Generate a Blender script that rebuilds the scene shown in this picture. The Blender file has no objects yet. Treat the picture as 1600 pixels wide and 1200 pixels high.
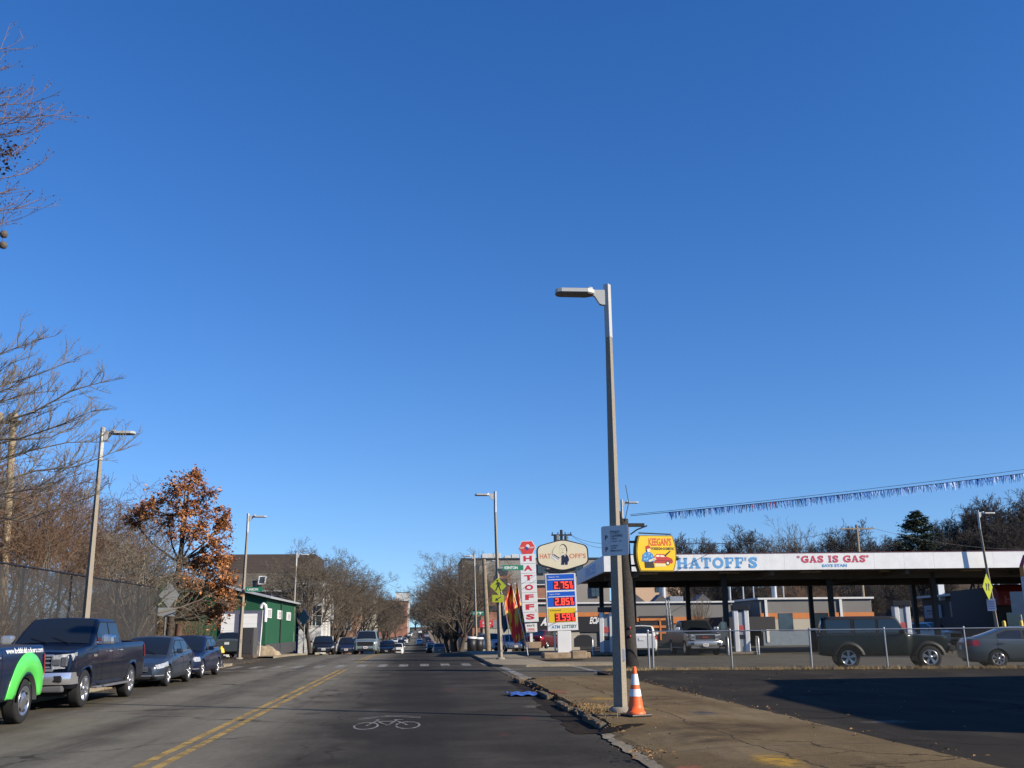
import bpy, bmesh, math, random
from mathutils import Vector, Matrix
R_ = math.radians
S = bpy.context.scene
COL = S.collection
# ------------------------------------------------------------------ camera
F_PX = 1550.0; EYE = 1.6
_p = math.atan(383.3/F_PX); _a = math.atan(145*math.cos(_p)/F_PX); _r = R_(0.65)
_fw = Vector((math.sin(_a)*math.cos(_p), math.cos(_a)*math.cos(_p), math.sin(_p)))
_rt = Vector((math.cos(_a), -math.sin(_a), 0)); _up = _rt.cross(_fw)
_R = math.cos(_r)*_rt - math.sin(_r)*_up; _U = math.cos(_r)*_up + math.sin(_r)*_rt
CAM = Vector((0, 0, EYE))
cd = bpy.data.cameras.new("camera"); cam = bpy.data.objects.new("camera", cd); COL.objects.link(cam)
cd.sensor_width = 36; cd.lens = 36*F_PX/1600; cd.clip_start = 0.1; cd.clip_end = 6000
cam.matrix_world = Matrix(((_R.x, _U.x, -_fw.x, 0), (_R.y, _U.y, -_fw.y, 0), (_R.z, _U.z, -_fw.z, EYE), (0, 0, 0, 1)))
S.camera = cam
# ------------------------------------------------------------------ light
SUN_EL = R_(27.0); SUN_AZ = math.atan2(0.862, -0.507)      # azimuth from +Y towards +X
w = bpy.data.worlds.new("World"); S.world = w; w.use_nodes = True
nt = w.node_tree; bg = nt.nodes["Background"]
sky = nt.nodes.new("ShaderNodeTexSky"); sky.sky_type = 'NISHITA'; sky.sun_disc = False
sky.sun_elevation = SUN_EL; sky.sun_rotation = SUN_AZ
sky.altitude = 0; sky.air_density = 1.0; sky.dust_density = 0.0; sky.ozone_density = 3.0
_tc = nt.nodes.new("ShaderNodeTexCoord"); _vm = nt.nodes.new("ShaderNodeVectorMath"); _vm.operation = 'MULTIPLY_ADD'
_vm.inputs[1].default_value = (1, 1, 0.85); _vm.inputs[2].default_value = (0, 0, 0.085)      # clear winter air: hardly any pale band at the horizon
_vn = nt.nodes.new("ShaderNodeVectorMath"); _vn.operation = 'NORMALIZE'
nt.links.new(_tc.outputs["Generated"], _vm.inputs[0]); nt.links.new(_vm.outputs[0], _vn.inputs[0]); nt.links.new(_vn.outputs[0], sky.inputs[0])
hs = nt.nodes.new("ShaderNodeHueSaturation"); hs.inputs["Saturation"].default_value = 1.31; hs.inputs["Hue"].default_value = 0.5135
nt.links.new(sky.outputs[0], hs.inputs["Color"]); nt.links.new(hs.outputs[0], bg.inputs[0])
bg.inputs[1].default_value = 0.118
sd = bpy.data.lights.new("sun", 'SUN'); sd.energy = 5.0; sd.angle = R_(0.5); sd.color = (1.0, 0.89, 0.72)
so = bpy.data.objects.new("sun", sd); COL.objects.link(so)
_sv = Vector((math.sin(SUN_AZ)*math.cos(SUN_EL), math.cos(SUN_AZ)*math.cos(SUN_EL), math.sin(SUN_EL)))
so.rotation_euler = _sv.to_track_quat('Z', 'Y').to_euler()
S.view_settings.view_transform = 'Standard'; S.view_settings.look = 'None'
S.view_settings.exposure = 0.5; S.view_settings.gamma = 1.0
S.cycles.max_bounces = 6; S.cycles.transparent_max_bounces = 24; S.cycles.caustics_reflective = False
# ------------------------------------------------------------------ placing
def ray(x, y): return _fw + _R*((x-800)/F_PX) + _U*((600-y)/F_PX)
def G(x, y, z=0.0):
    d = ray(x, y); return CAM + d*((z-EYE)/d.z)
def atY(x, y, Y):
    d = ray(x, y); return CAM + d*(Y/d.y)
def sm(t): t = max(0.0, min(1.0, t)); return t*t*(3-2*t)
def g(Y):                                    # height of the street: level, a dip, then a long climb
    if Y < 62: return 0.0
    if Y < 175: return -2.2*sm((Y-62)/113)
    if Y < 320: return -2.2
    return -2.2 + 3.8*sm((Y-320)/300) + max(0, (Y-600))*0.004
def terrain(X, Y):
    h = g(Y) - 0.07
    h += 15*sm((Y-105)/130)*sm((X-32)/70)
    return h
# ------------------------------------------------------------------ materials
MATS = {}
def nodes_of(name):
    m = bpy.data.materials.new(name); m.use_nodes = True
    t = m.node_tree; b = t.nodes["Principled BSDF"]
    return m, t, b
def mat(name, col, rough=0.6, metal=0.0, var=0.12, scale=3.0, bump=0.0, bscale=40.0, spec=0.5, coat=0.0, emit=None, alpha=None):
    if name in MATS: return MATS[name]
    m, t, b = nodes_of(name); N = t.nodes.new; L = t.links.new
    b.inputs["Roughness"].default_value = rough; b.inputs["Metallic"].default_value = metal
    b.inputs["Specular IOR Level"].default_value = spec
    b.inputs["Coat Weight"].default_value = coat; b.inputs["Coat Roughness"].default_value = 0.06
    tc = N("ShaderNodeTexCoord")
    nz = N("ShaderNodeTexNoise"); nz.inputs["Scale"].default_value = scale; nz.inputs["Detail"].default_value = 6; nz.inputs["Roughness"].default_value = 0.65
    L(tc.outputs["Object"], nz.inputs["Vector"])
    mr = N("ShaderNodeMapRange"); mr.inputs["From Min"].default_value = 0.25; mr.inputs["From Max"].default_value = 0.75
    mr.inputs["To Min"].default_value = 1-var; mr.inputs["To Max"].default_value = 1+var
    L(nz.outputs["Fac"], mr.inputs["Value"])
    vm = N("ShaderNodeVectorMath"); vm.operation = 'SCALE'; vm.inputs[0].default_value = col[:3]
    L(mr.outputs[0], vm.inputs["Scale"]); L(vm.outputs[0], b.inputs["Base Color"])
    if bump > 0:
        n2 = N("ShaderNodeTexNoise"); n2.inputs["Scale"].default_value = bscale; n2.inputs["Detail"].default_value = 4
        L(tc.outputs["Object"], n2.inputs["Vector"])
        bp = N("ShaderNodeBump"); bp.inputs["Strength"].default_value = bump; bp.inputs["Distance"].default_value = 0.02
        L(n2.outputs["Fac"], bp.inputs["Height"]); L(bp.outputs[0], b.inputs["Normal"])
    if emit:
        b.inputs["Emission Color"].default_value = (*col[:3], 1); b.inputs["Emission Strength"].default_value = emit
    if alpha is not None: b.inputs["Alpha"].default_value = alpha
    MATS[name] = m
    return m

def blend_chain(t, base_socket, items):
    """items: list of (factor socket, colour) mixed one over the other"""
    cur = base_socket
    for fac, col in items:
        mx = t.nodes.new("ShaderNodeMix"); mx.data_type = 'RGBA'
        t.links.new(fac, mx.inputs[0]); t.links.new(cur, mx.inputs[6])
        if isinstance(col, tuple): mx.inputs[7].default_value = (*col, 1)
        else: t.links.new(col, mx.inputs[7])
        cur = mx.outputs[2]
    return cur
def noise(t, vec, scale, detail=5, lo=0.4, hi=0.6, a=0.0, b=1.0, rough=0.6, dist=0.0):
    n = t.nodes.new("ShaderNodeTexNoise"); n.inputs["Scale"].default_value = scale; n.inputs["Detail"].default_value = detail
    n.inputs["Roughness"].default_value = rough; n.inputs["Distortion"].default_value = dist
    t.links.new(vec, n.inputs["Vector"])
    r = t.nodes.new("ShaderNodeMapRange"); r.inputs["From Min"].default_value = lo; r.inputs["From Max"].default_value = hi
    r.inputs["To Min"].default_value = a; r.inputs["To Max"].default_value = b
    t.links.new(n.outputs["Fac"], r.inputs["Value"])
    return r.outputs[0]
def math_node(t, op, a, b=None):
    n = t.nodes.new("ShaderNodeMath"); n.operation = op
    for i, v in enumerate((a, b)):
        if v is None: continue
        if isinstance(v, (int, float)): n.inputs[i].default_value = v
        else: t.links.new(v, n.inputs[i])
    return n.outputs[0]
def ramp01(t, val, lo, hi):
    r = t.nodes.new("ShaderNodeMapRange"); r.inputs["From Min"].default_value = lo; r.inputs["From Max"].default_value = hi
    t.links.new(val, r.inputs["Value"]); return r.outputs[0]
def scaled(t, vec, s):
    v = t.nodes.new("ShaderNodeVectorMath"); v.operation = 'MULTIPLY'; v.inputs[1].default_value = s
    t.links.new(vec, v.inputs[0]); return v.outputs[0]
def blot(t, vec, c, r, nscale=6.0):
    """a soft-edged patch of paint or dirt round point c, torn up by noise"""
    d = t.nodes.new("ShaderNodeVectorMath"); d.operation = 'SUBTRACT'; d.inputs[1].default_value = c
    t.links.new(vec, d.inputs[0])
    s = t.nodes.new("ShaderNodeVectorMath"); s.operation = 'DIVIDE'; s.inputs[1].default_value = r
    t.links.new(d.outputs[0], s.inputs[0])
    l = t.nodes.new("ShaderNodeVectorMath"); l.operation = 'LENGTH'; t.links.new(s.outputs[0], l.inputs[0])
    f = ramp01(t, l.outputs["Value"], 1.0, 0.5)
    return math_node(t, 'MULTIPLY', f, noise(t, vec, nscale, 6, 0.35, 0.62, 0.0, 1.0))
def cracks(t, vec, scale, width):
    v = t.nodes.new("ShaderNodeTexVoronoi"); v.feature = 'DISTANCE_TO_EDGE'; v.inputs["Scale"].default_value = scale
    nn = t.nodes.new("ShaderNodeTexNoise"); nn.inputs["Scale"].default_value = 1.3; nn.inputs["Detail"].default_value = 5
    t.links.new(vec, nn.inputs["Vector"])
    ad = t.nodes.new("ShaderNodeVectorMath"); ad.operation = 'MULTIPLY_ADD'; ad.inputs[1].default_value = (1.6, 1.6, 0)
    t.links.new(nn.outputs["Color"], ad.inputs[0]); t.links.new(vec, ad.inputs[2])
    t.links.new(ad.outputs[0], v.inputs["Vector"])
    c = ramp01(t, v.outputs["Distance"], width, width*0.25)
    return math_node(t, 'MULTIPLY', c, noise(t, vec, 0.25, 3, 0.45, 0.6))
def ground_mat(name, base, dark, light, rough=0.9, grain=0.25, crack=None, extra=None, bump=0.4):
    m, t, b = nodes_of(name); L = t.links.new
    tc = t.nodes.new("ShaderNodeTexCoord"); v = tc.outputs["Object"]
    rgb = t.nodes.new("ShaderNodeRGB"); rgb.outputs[0].default_value = (*base, 1)
    items = [(noise(t, v, 0.35, 6, 0.42, 0.72, 0, 0.9), dark), (noise(t, scaled(t, v, (1.0, 0.35, 1)), 0.9, 6, 0.5, 0.75, 0, 0.85), light),
             (noise(t, scaled(t, v, (1.2, 0.12, 1)), 1.7, 5, 0.5, 0.8, 0, 0.5), dark)]
    if crack: items.append((cracks(t, v, crack[0], crack[1]), tuple(c*0.35 for c in dark)))
    if extra: items += extra(t, v)
    cur = blend_chain(t, rgb.outputs[0], items)
    gr = noise(t, v, 55, 3, 0.25, 0.75, 1-grain, 1+grain)
    gr2 = noise(t, v, 9, 5, 0.3, 0.7, 1-grain*0.5, 1+grain*0.5)
    sc = t.nodes.new("ShaderNodeVectorMath"); sc.operation = 'SCALE'; L(cur, sc.inputs[0]); L(math_node(t, 'MULTIPLY', gr, gr2), sc.inputs["Scale"])
    L(sc.outputs[0], b.inputs["Base Color"]); b.inputs["Roughness"].default_value = rough; b.inputs["Specular IOR Level"].default_value = 0.06
    bp = t.nodes.new("ShaderNodeBump"); bp.inputs["Strength"].default_value = bump; bp.inputs["Distance"].default_value = 0.015
    L(noise(t, v, 45, 4, 0.2, 0.8), bp.inputs["Height"]); L(bp.outputs[0], b.inputs["Normal"])
    MATS[name] = m
    return m
def brick_mat(name, c1, c2, mortar, scale=1.0):
    m, t, b = nodes_of(name); L = t.links.new
    tc = t.nodes.new("ShaderNodeTexCoord")
    # walls stand along X or along Y: sum both so the courses run on either
    sp = t.nodes.new("ShaderNodeSeparateXYZ"); L(tc.outputs["Object"], sp.inputs[0])
    cb = t.nodes.new("ShaderNodeCombineXYZ"); L(math_node(t, 'ADD', sp.outputs[0], sp.outputs[1]), cb.inputs[0]); L(sp.outputs[2], cb.inputs[1])
    br = t.nodes.new("ShaderNodeTexBrick"); br.inputs["Scale"].default_value = scale
    br.inputs["Brick Width"].default_value = 0.22; br.inputs["Row Height"].default_value = 0.075; br.inputs["Mortar Size"].default_value = 0.008
    br.inputs["Color1"].default_value = (*c1, 1); br.inputs["Color2"].default_value = (*c2, 1); br.inputs["Mortar"].default_value = (*mortar, 1)
    L(cb.outputs[0], br.inputs["Vector"])
    f = noise(t, tc.outputs["Object"], 0.6, 6, 0.3, 0.7, 0.75, 1.2)
    sc = t.nodes.new("ShaderNodeVectorMath"); sc.operation = 'SCALE'; L(br.outputs["Color"], sc.inputs[0]); L(f, sc.inputs["Scale"])
    L(sc.outputs[0], b.inputs["Base Color"]); b.inputs["Roughness"].default_value = 0.9
    MATS[name] = m
    return m
def stripe_mat(name, c1, c2, axis, scale, rough=0.8, bump=0.3):
    """boards or corrugation: bands along one axis of the object"""
    m, t, b = nodes_of(name); L = t.links.new
    tc = t.nodes.new("ShaderNodeTexCoord"); sp = t.nodes.new("ShaderNodeSeparateXYZ"); L(tc.outputs["Object"], sp.inputs[0])
    v = sp.outputs[axis] if axis < 3 else math_node(t, 'ADD', sp.outputs[0], sp.outputs[1])
    fr = math_node(t, 'FRACT', math_node(t, 'MULTIPLY', v, scale))
    f = ramp01(t, fr, 0.82, 0.95)
    rgb = t.nodes.new("ShaderNodeRGB"); rgb.outputs[0].default_value = (*c1, 1)
    cur = blend_chain(t, rgb.outputs[0], [(noise(t, tc.outputs["Object"], 0.8, 6, 0.4, 0.75, 0, 0.5), c2), (f, c2)])
    L(cur, b.inputs["Base Color"]); b.inputs["Roughness"].default_value = rough
    bp = t.nodes.new("ShaderNodeBump"); bp.inputs["Strength"].default_value = bump; bp.inputs["Distance"].default_value = 0.03
    L(fr, bp.inputs["Height"]); L(bp.outputs[0], b.inputs["Normal"])
    MATS[name] = m
    return m
# ------------------------------------------------------------------ mesh building
class MB:
    def __init__(s): s.v = []; s.f = []; s.mi = []; s.sm = []
    def add(s, vs, fs, mi=0, M=None, smooth=False):
        o = len(s.v)
        if M is not None: vs = [M @ Vector(p) for p in vs]
        s.v.extend([tuple(p) for p in vs])
        for f in fs: s.f.append([i+o for i in f]); s.mi.append(mi); s.sm.append(smooth)
        return s
    def box(s, c, d, mi=0, M=None, bev=0.0):
        x, y, z = d[0]/2, d[1]/2, d[2]/2
        if bev <= 0:
            vs = [(c[0]+i*x, c[1]+j*y, c[2]+k*z) for i in (-1, 1) for j in (-1, 1) for k in (-1, 1)]
            return s.add(vs, [(0, 1, 3, 2), (4, 6, 7, 5), (0, 4, 5, 1), (2, 3, 7, 6), (0, 2, 6, 4), (1, 5, 7, 3)], mi, M)
        bm = bmesh.new(); bmesh.ops.create_cube(bm, size=1)
        for v in bm.verts: v.co = Vector((v.co.x*d[0], v.co.y*d[1], v.co.z*d[2]))
        bmesh.ops.bevel(bm, geom=bm.edges[:], offset=min(bev, 0.45*min(d)), segments=2, affect='EDGES', profile=0.6)
        bm.verts.index_update()
        vs = [(v.co.x+c[0], v.co.y+c[1], v.co.z+c[2]) for v in bm.verts]; fs = [[v.index for v in f.verts] for f in bm.faces]
        bm.free(); return s.add(vs, fs, mi, M)
    def tube(s, pts, rad, n=8, mi=0, M=None, cap=True, smooth=True):
        pts = [Vector(p) for p in pts]; k = len(pts)
        if not isinstance(rad, (list, tuple)): rad = [rad]*k
        vs = []; fs = []
        d0 = (pts[1]-pts[0]).normalized()
        ref = Vector((0, 0, 1)) if abs(d0.z) < 0.9 else Vector((1, 0, 0))
        u = d0.cross(ref).normalized()
        for i in range(k):
            d = (pts[min(i+1, k-1)]-pts[max(i-1, 0)])
            d = d.normalized() if d.length > 1e-9 else d0
            u = (u - d*u.dot(d)); u = u.normalized() if u.length > 1e-6 else d.orthogonal().normalized()
            w_ = d.cross(u)
            for j in range(n):
                a = 2*math.pi*j/n
                vs.append(pts[i] + (u*math.cos(a)+w_*math.sin(a))*rad[i])
        for i in range(k-1):
            for j in range(n):
                fs.append((i*n+j, i*n+(j+1) % n, (i+1)*n+(j+1) % n, (i+1)*n+j))
        s.add(vs, fs, mi, M, smooth)
        if cap: s.add(vs[:n], [list(range(n))[::-1]], mi, M); s.add(vs[-n:], [list(range(n))], mi, M)
        return s
    def lathe(s, prof, n=24, mi=0, M=None, smooth=True, axis='Z'):
        vs = []; fs = []; k = len(prof)
        for j in range(n):
            a = 2*math.pi*j/n; c, q = math.cos(a), math.sin(a)
            for r, z in prof:
                vs.append((r*c, r*q, z) if axis == 'Z' else (r*c, z, r*q))
        for j in range(n):
            for i in range(k-1):
                fs.append((j*k+i, ((j+1) % n)*k+i, ((j+1) % n)*k+i+1, j*k+i+1))
        return s.add(vs, fs, mi, M, smooth)
    def prism(s, poly, y0, y1, mi=0, M=None, plane='XZ'):
        """polygon (a,b) drawn in a plane and given thickness along the third axis"""
        n = len(poly)
        def P(a, b, h): return (a, h, b) if plane == 'XZ' else ((a, b, h) if plane == 'XY' else (h, a, b))
        vs = [P(a, b, y0) for a, b in poly] + [P(a, b, y1) for a, b in poly]
        fs = [list(range(n)), list(range(n, 2*n))[::-1]] + [(i, i+n, (i+1) % n+n, (i+1) % n) for i in range(n)]
        return s.add(vs, fs, mi, M)
    def grid(s, fn, nu, nv, mi=0, M=None, smooth=True):
        vs = [fn(i/nu, j/nv) for i in range(nu+1) for j in range(nv+1)]
        fs = [(i*(nv+1)+j, (i+1)*(nv+1)+j, (i+1)*(nv+1)+j+1, i*(nv+1)+j+1) for i in range(nu) for j in range(nv)]
        return s.add(vs, fs, mi, M, smooth)
    def build(s, name, mats, parent=None, loc=None, fix=True):
        me = bpy.data.meshes.new(name)
        me.from_pydata(s.v, [], s.f)
        for m in (mats if isinstance(mats, (list, tuple)) else [mats]): me.materials.append(m)
        me.polygons.foreach_set("material_index", s.mi); me.polygons.foreach_set("use_smooth", s.sm)
        if fix and len(s.f) < 6000:
            bm = bmesh.new(); bm.from_mesh(me); bmesh.ops.recalc_face_normals(bm, faces=bm.faces[:]); bm.to_mesh(me); bm.free()
        me.update()
        o = bpy.data.objects.new(name, me); COL.objects.link(o)
        if parent is not None: o.parent = parent
        if loc is not None: o.location = loc
        return o
def tag(o, label=None, cat=None, group=None, kind=None):
    if label: o["label"] = label
    if cat: o["category"] = cat
    if group: o["group"] = group
    if kind: o["kind"] = kind
    return o
def thing(name, label, cat, loc=(0, 0, 0), rz=0.0, group=None):
    o = bpy.data.objects.new(name, None); o.empty_display_size = 0.2; COL.objects.link(o)
    o.location = loc; o.rotation_euler = (0, 0, rz)
    return tag(o, label, cat, group)
def dup(root, loc, rz, label=None, group=None, scale=1.0):
    r = root.copy(); COL.objects.link(r); r.location = loc; r.rotation_euler = (0, 0, rz); r.scale = (scale,)*3
    if label: r["label"] = label
    if group: r["group"] = group
    for ch in list(root.children):
        c = ch.copy(); COL.objects.link(c); c.parent = r
        for q in ch.children:
            d = q.copy(); COL.objects.link(d); d.parent = c
    return r
# lettering -----------------------------------------------------------
_tx = {}
def text_geo(s, bold=0.0):
    k = (s, bold)
    if k in _tx: return _tx[k]
    cu = bpy.data.curves.new("lettering", 'FONT'); cu.body = s; cu.size = 1.0; cu.offset = bold; cu.resolution_u = 3
    o = bpy.data.objects.new("lettering", cu); COL.objects.link(o); bpy.context.view_layer.update()
    me = bpy.data.meshes.new_from_object(o.evaluated_get(bpy.context.evaluated_depsgraph_get()))
    vs = [(v.co.x, v.co.y) for v in me.vertices]; fs = [list(p.vertices) for p in me.polygons]
    bpy.data.objects.remove(o); bpy.data.curves.remove(cu); bpy.data.meshes.remove(me)
    x0 = min(v[0] for v in vs); x1 = max(v[0] for v in vs); y0 = min(v[1] for v in vs); y1 = max(v[1] for v in vs)
    vs = [((x-x0)/(x1-x0), (y-y0)/(y1-y0)) for x, y in vs]
    _tx[k] = (vs, fs, (x1-x0)/(y1-y0)); return _tx[k]
def text(mb, s, x0, z0, h, width=None, y=0.0, bold=0.012, mi=0, M=None, centre=False, skew=0.0):
    """words standing in the XZ plane, read from -Y, lower left at x0,z0"""
    vs, fs, asp = text_geo(s, bold)
    W = width if width else asp*h
    if centre: x0 -= W/2
    mb.add([(x0+a*W+skew*b*h, y, z0+b*h) for a, b in vs], fs, mi, M)
    return W
SEG = {'0': 'abcdef', '1': 'bc', '2': 'abged', '3': 'abgcd', '4': 'fgbc', '5': 'afgcd', '6': 'afgedc', '7': 'abc', '8': 'abcdefg', '9': 'abcdfg'}
def seven(mb, ch, x, z, w_, h, t, y, mi=0):
    def hb(zz): mb.box((x+w_/2, y, zz), (w_-t*0.6, 0.012, t), mi)
    def vb(xx, zz): mb.box((xx, y, zz), (t, 0.012, h/2-t*0.5), mi)
    for q in SEG[ch]:
        if q == 'a': hb(z+h-t/2)
        if q == 'g': hb(z+h/2)
        if q == 'd': hb(z+t/2)
        if q == 'b': vb(x+w_-t/2, z+h*0.75)
        if q == 'c': vb(x+w_-t/2, z+h*0.25)
        if q == 'f': vb(x+t/2, z+h*0.75)
        if q == 'e': vb(x+t/2, z+h*0.25)
def slab_text(mb, s, x, z, h, adv, y, mi=0, xdir=1.0):
    """heavy slab-serif capitals built from bars (the lettering of the canopy)"""
    st = 0.24*h; se = 0.16*h
    def bx(a, b, c, d): mb.add([(x+a*h, y, z+b*h), (x+c*h, y, z+b*h), (x+c*h, y, z+d*h), (x+a*h, y, z+d*h)], [(0, 1, 2, 3)], mi)
    def pg(pts): mb.add([(x+a*h, y, z+b*h) for a, b in pts], [list(range(len(pts)))], mi)
    for ch in s:
        if ch == ' ': x += adv*0.55*h; continue
        if ch == 'H':
            for q in (0.06, 0.62): bx(q+.06, 0, q+.3, 1); bx(q, 0, q+.36, .14); bx(q, .86, q+.36, 1)
            bx(.36, .42, .68, .58); wd = 1.0
        elif ch == 'A':
            pg([(.1, .1), (.3, .1), (.52, .86), (.42, 1)]); pg([(.42, 1), (.62, 1), (.94, .1), (.66, .1)]); bx(.28, .28, .72, .42)
            bx(0, 0, .38, .14); bx(.58, 0, 1.02, .14); wd = 1.02
        elif ch == 'T':
            bx(.3, 0, .56, 1); bx(.2, 0, .66, .14); bx(0, .84, .86, 1); bx(0, .62, .13, .84); bx(.73, .62, .86, .84); wd = .88
        elif ch == 'F':
            bx(.1, 0, .36, 1); bx(0, 0, .5, .14); bx(0, .86, .78, 1); bx(.66, .64, .78, .86); bx(.36, .44, .6, .58); bx(.52, .36, .62, .66); wd = .8
        elif ch == 'I':
            bx(.1, 0, .36, 1); bx(0, 0, .46, .14); bx(0, .86, .46, 1); wd = .48
        elif ch in "'\"":
            for q in ((0,) if ch == "'" else (0, .22)): pg([(q, .62), (q+.1, .68), (q+.16, 1), (q+.0, 1)])
            wd = .2 if ch == "'" else .42
        else:
            vs, fs, asp = text_geo(ch, 0.045); W = {'O': .98, 'S': .78, 'G': 1.0}.get(ch, asp*1.1)
            mb.add([(x+a*W*h, y, z+(b*1.04-.02)*h) for a, b in vs], fs, mi)
            if ch == 'S': bx(.66, .64, .76, .98); bx(.02, .02, .12, .36)
            if ch == 'G': bx(.84, .64, .94, .98); bx(.6, .36, 1.04, .48)
            wd = W
        x += (wd+0.1)*h
    return x
# ------------------------------------------------------------------ vehicles
GLASS = mat("car_glass", (0.012, 0.015, 0.018), rough=0.04, var=0.02, spec=0.9)
TYRE = mat("tyre_rubber", (0.02, 0.02, 0.021), rough=0.85, var=0.2, scale=12, spec=0.3)
RIM = mat("alloy_rim", (0.55, 0.56, 0.58), rough=0.28, metal=0.9, var=0.08)
RIMDARK = mat("dark_rim", (0.03, 0.03, 0.033), rough=0.5, var=0.1)
TRIM = mat("black_trim", (0.009, 0.009, 0.010), rough=0.6, var=0.15)
CHROME = mat("chrome", (0.74, 0.75, 0.76), rough=0.22, metal=0.8, var=0.04)
LAMP = mat("headlamp_lens", (0.36, 0.38, 0.40), rough=0.08, var=0.5, scale=14, spec=0.8, coat=0.6)
RED = mat("tail_lens", (0.42, 0.01, 0.012), rough=0.15, var=0.2, scale=20, coat=0.6)
PLATE = mat("licence_plate_white", (0.72, 0.73, 0.72), rough=0.5, var=0.05)
SEAM = mat("panel_gap", (0.006, 0.006, 0.007), rough=0.9, var=0.0)
BLACKW = mat("wiper_black", (.008, .008, .008), rough=.6)
def paint(name, col, metal=0.25): return mat(name, col, rough=0.3, metal=metal, var=0.03, scale=2, coat=0.5, spec=0.3)
def lerp_list(L, x):
    """piecewise linear through (x, value), x falling"""
    if x >= L[0][0]: return L[0][1]
    for (a, p), (b, q) in zip(L, L[1:]):
        if x >= b: return p + (q-p)*(a-x)/(a-b) if a != b else q
    return L[-1][1]
def smooth_list(L, x):
    if x >= L[0][0]: return L[0][1]
    for (a, p), (b, q) in zip(L, L[1:]):
        if x >= b:
            t = (a-x)/(a-b) if a != b else 1
            return p + (q-p)*(0.35*t+0.65*sm(t))
    return L[-1][1]
def make_wheel(root, x, y, R, wid, side, style='five', mesh_cache={}):
    key = (R, wid, style)
    if key not in mesh_cache:
        t = MB(); h = wid/2
        t.lathe([(R*0.62, -h*0.9), (R*0.7, -h), (R*0.93, -h*0.95), (R*0.985, -h*0.8), (R, -h*0.5), (R, h*0.5), (R*0.985, h*0.8), (R*0.93, h*0.95), (R*0.7, h), (R*0.62, h*0.9)], 32, 0, None, True, 'Y')
        tyre = t.build("wheel", TYRE); r = MB()
        r.lathe([(R*0.66, h*0.92), (R*0.66, h*1.01), (R*0.60, h*0.96), (R*0.585, h*0.3), (R*0.02, h*0.3)], 32, 0, None, True, 'Y')
        if style == 'steel':
            r.lathe([(R*0.60, h*0.95), (R*0.5, h*0.7), (R*0.34, h*0.95), (R*0.2, h*1.05), (0.001, h*1.1)], 24, 0, None, True, 'Y')
            for k in range(6):
                a = k*math.pi/3+0.2; M = Matrix.Rotation(-a, 4, 'Y') @ Matrix.Translation((R*0.46, h*0.88, 0))
                r.box((0, 0, 0), (R*0.07, h*0.25, R*0.2), 1, M, 0.006)
        else:
            ns = {'five': 5, 'six': 6, 'twist': 7, 'star': 5}[style]
            for k in range(ns):
                for off in ((-0.13, 0.13) if style in ('five', 'star') else ((0.0,) if style == 'six' else (-0.08, 0.1))):
                    a = 2*math.pi*k/ns + 0.3; b2 = a + off; tw = 0.25 if style == 'twist' else 0
                    p0 = (R*0.12*math.cos(a), R*0.12*math.sin(a)); p1 = (R*0.6*math.cos(b2+tw), R*0.6*math.sin(b2+tw))
                    wv = R*(0.1 if style == 'six' else 0.06); dx, dz = p1[0]-p0[0], p1[1]-p0[1]; l = math.hypot(dx, dz); nx, nz = -dz/l*wv, dx/l*wv
                    vs = [(p0[0]+nx, h*.9, p0[1]+nz), (p0[0]-nx, h*.9, p0[1]-nz), (p1[0]-nx, h*.97, p1[1]-nz), (p1[0]+nx, h*.97, p1[1]+nz)]
                    vs += [(a_, h*.55, c_) for a_, b_, c_ in vs]
                    r.add(vs, [(0, 1, 2, 3), (0, 4, 5, 1), (1, 5, 6, 2), (2, 6, 7, 3), (3, 7, 4, 0)], 0)
            r.lathe([(R*0.17, h*0.5), (R*0.17, h*0.95), (R*0.1, h*1.02), (0.001, h*1.02)], 16, 0, None, True, 'Y')
            r.lathe([(R*0.57, h*0.35), (0.001, h*0.35)], 24, 1, None, True, 'Y')
        rim = r.build("rim", [RIM, RIMDARK], tyre)
        mesh_cache[key] = (tyre, rim); first = True
    else: first = False
    ty, ri = mesh_cache[key]
    if first: a, b = ty, ri
    else:
        a = ty.copy(); COL.objects.link(a); b = ri.copy(); COL.objects.link(b); b.parent = a
    a.parent = root; a.location = (x, y, R); a.rotation_euler = (0, 0, 0 if side > 0 else math.pi)
    return a
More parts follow.
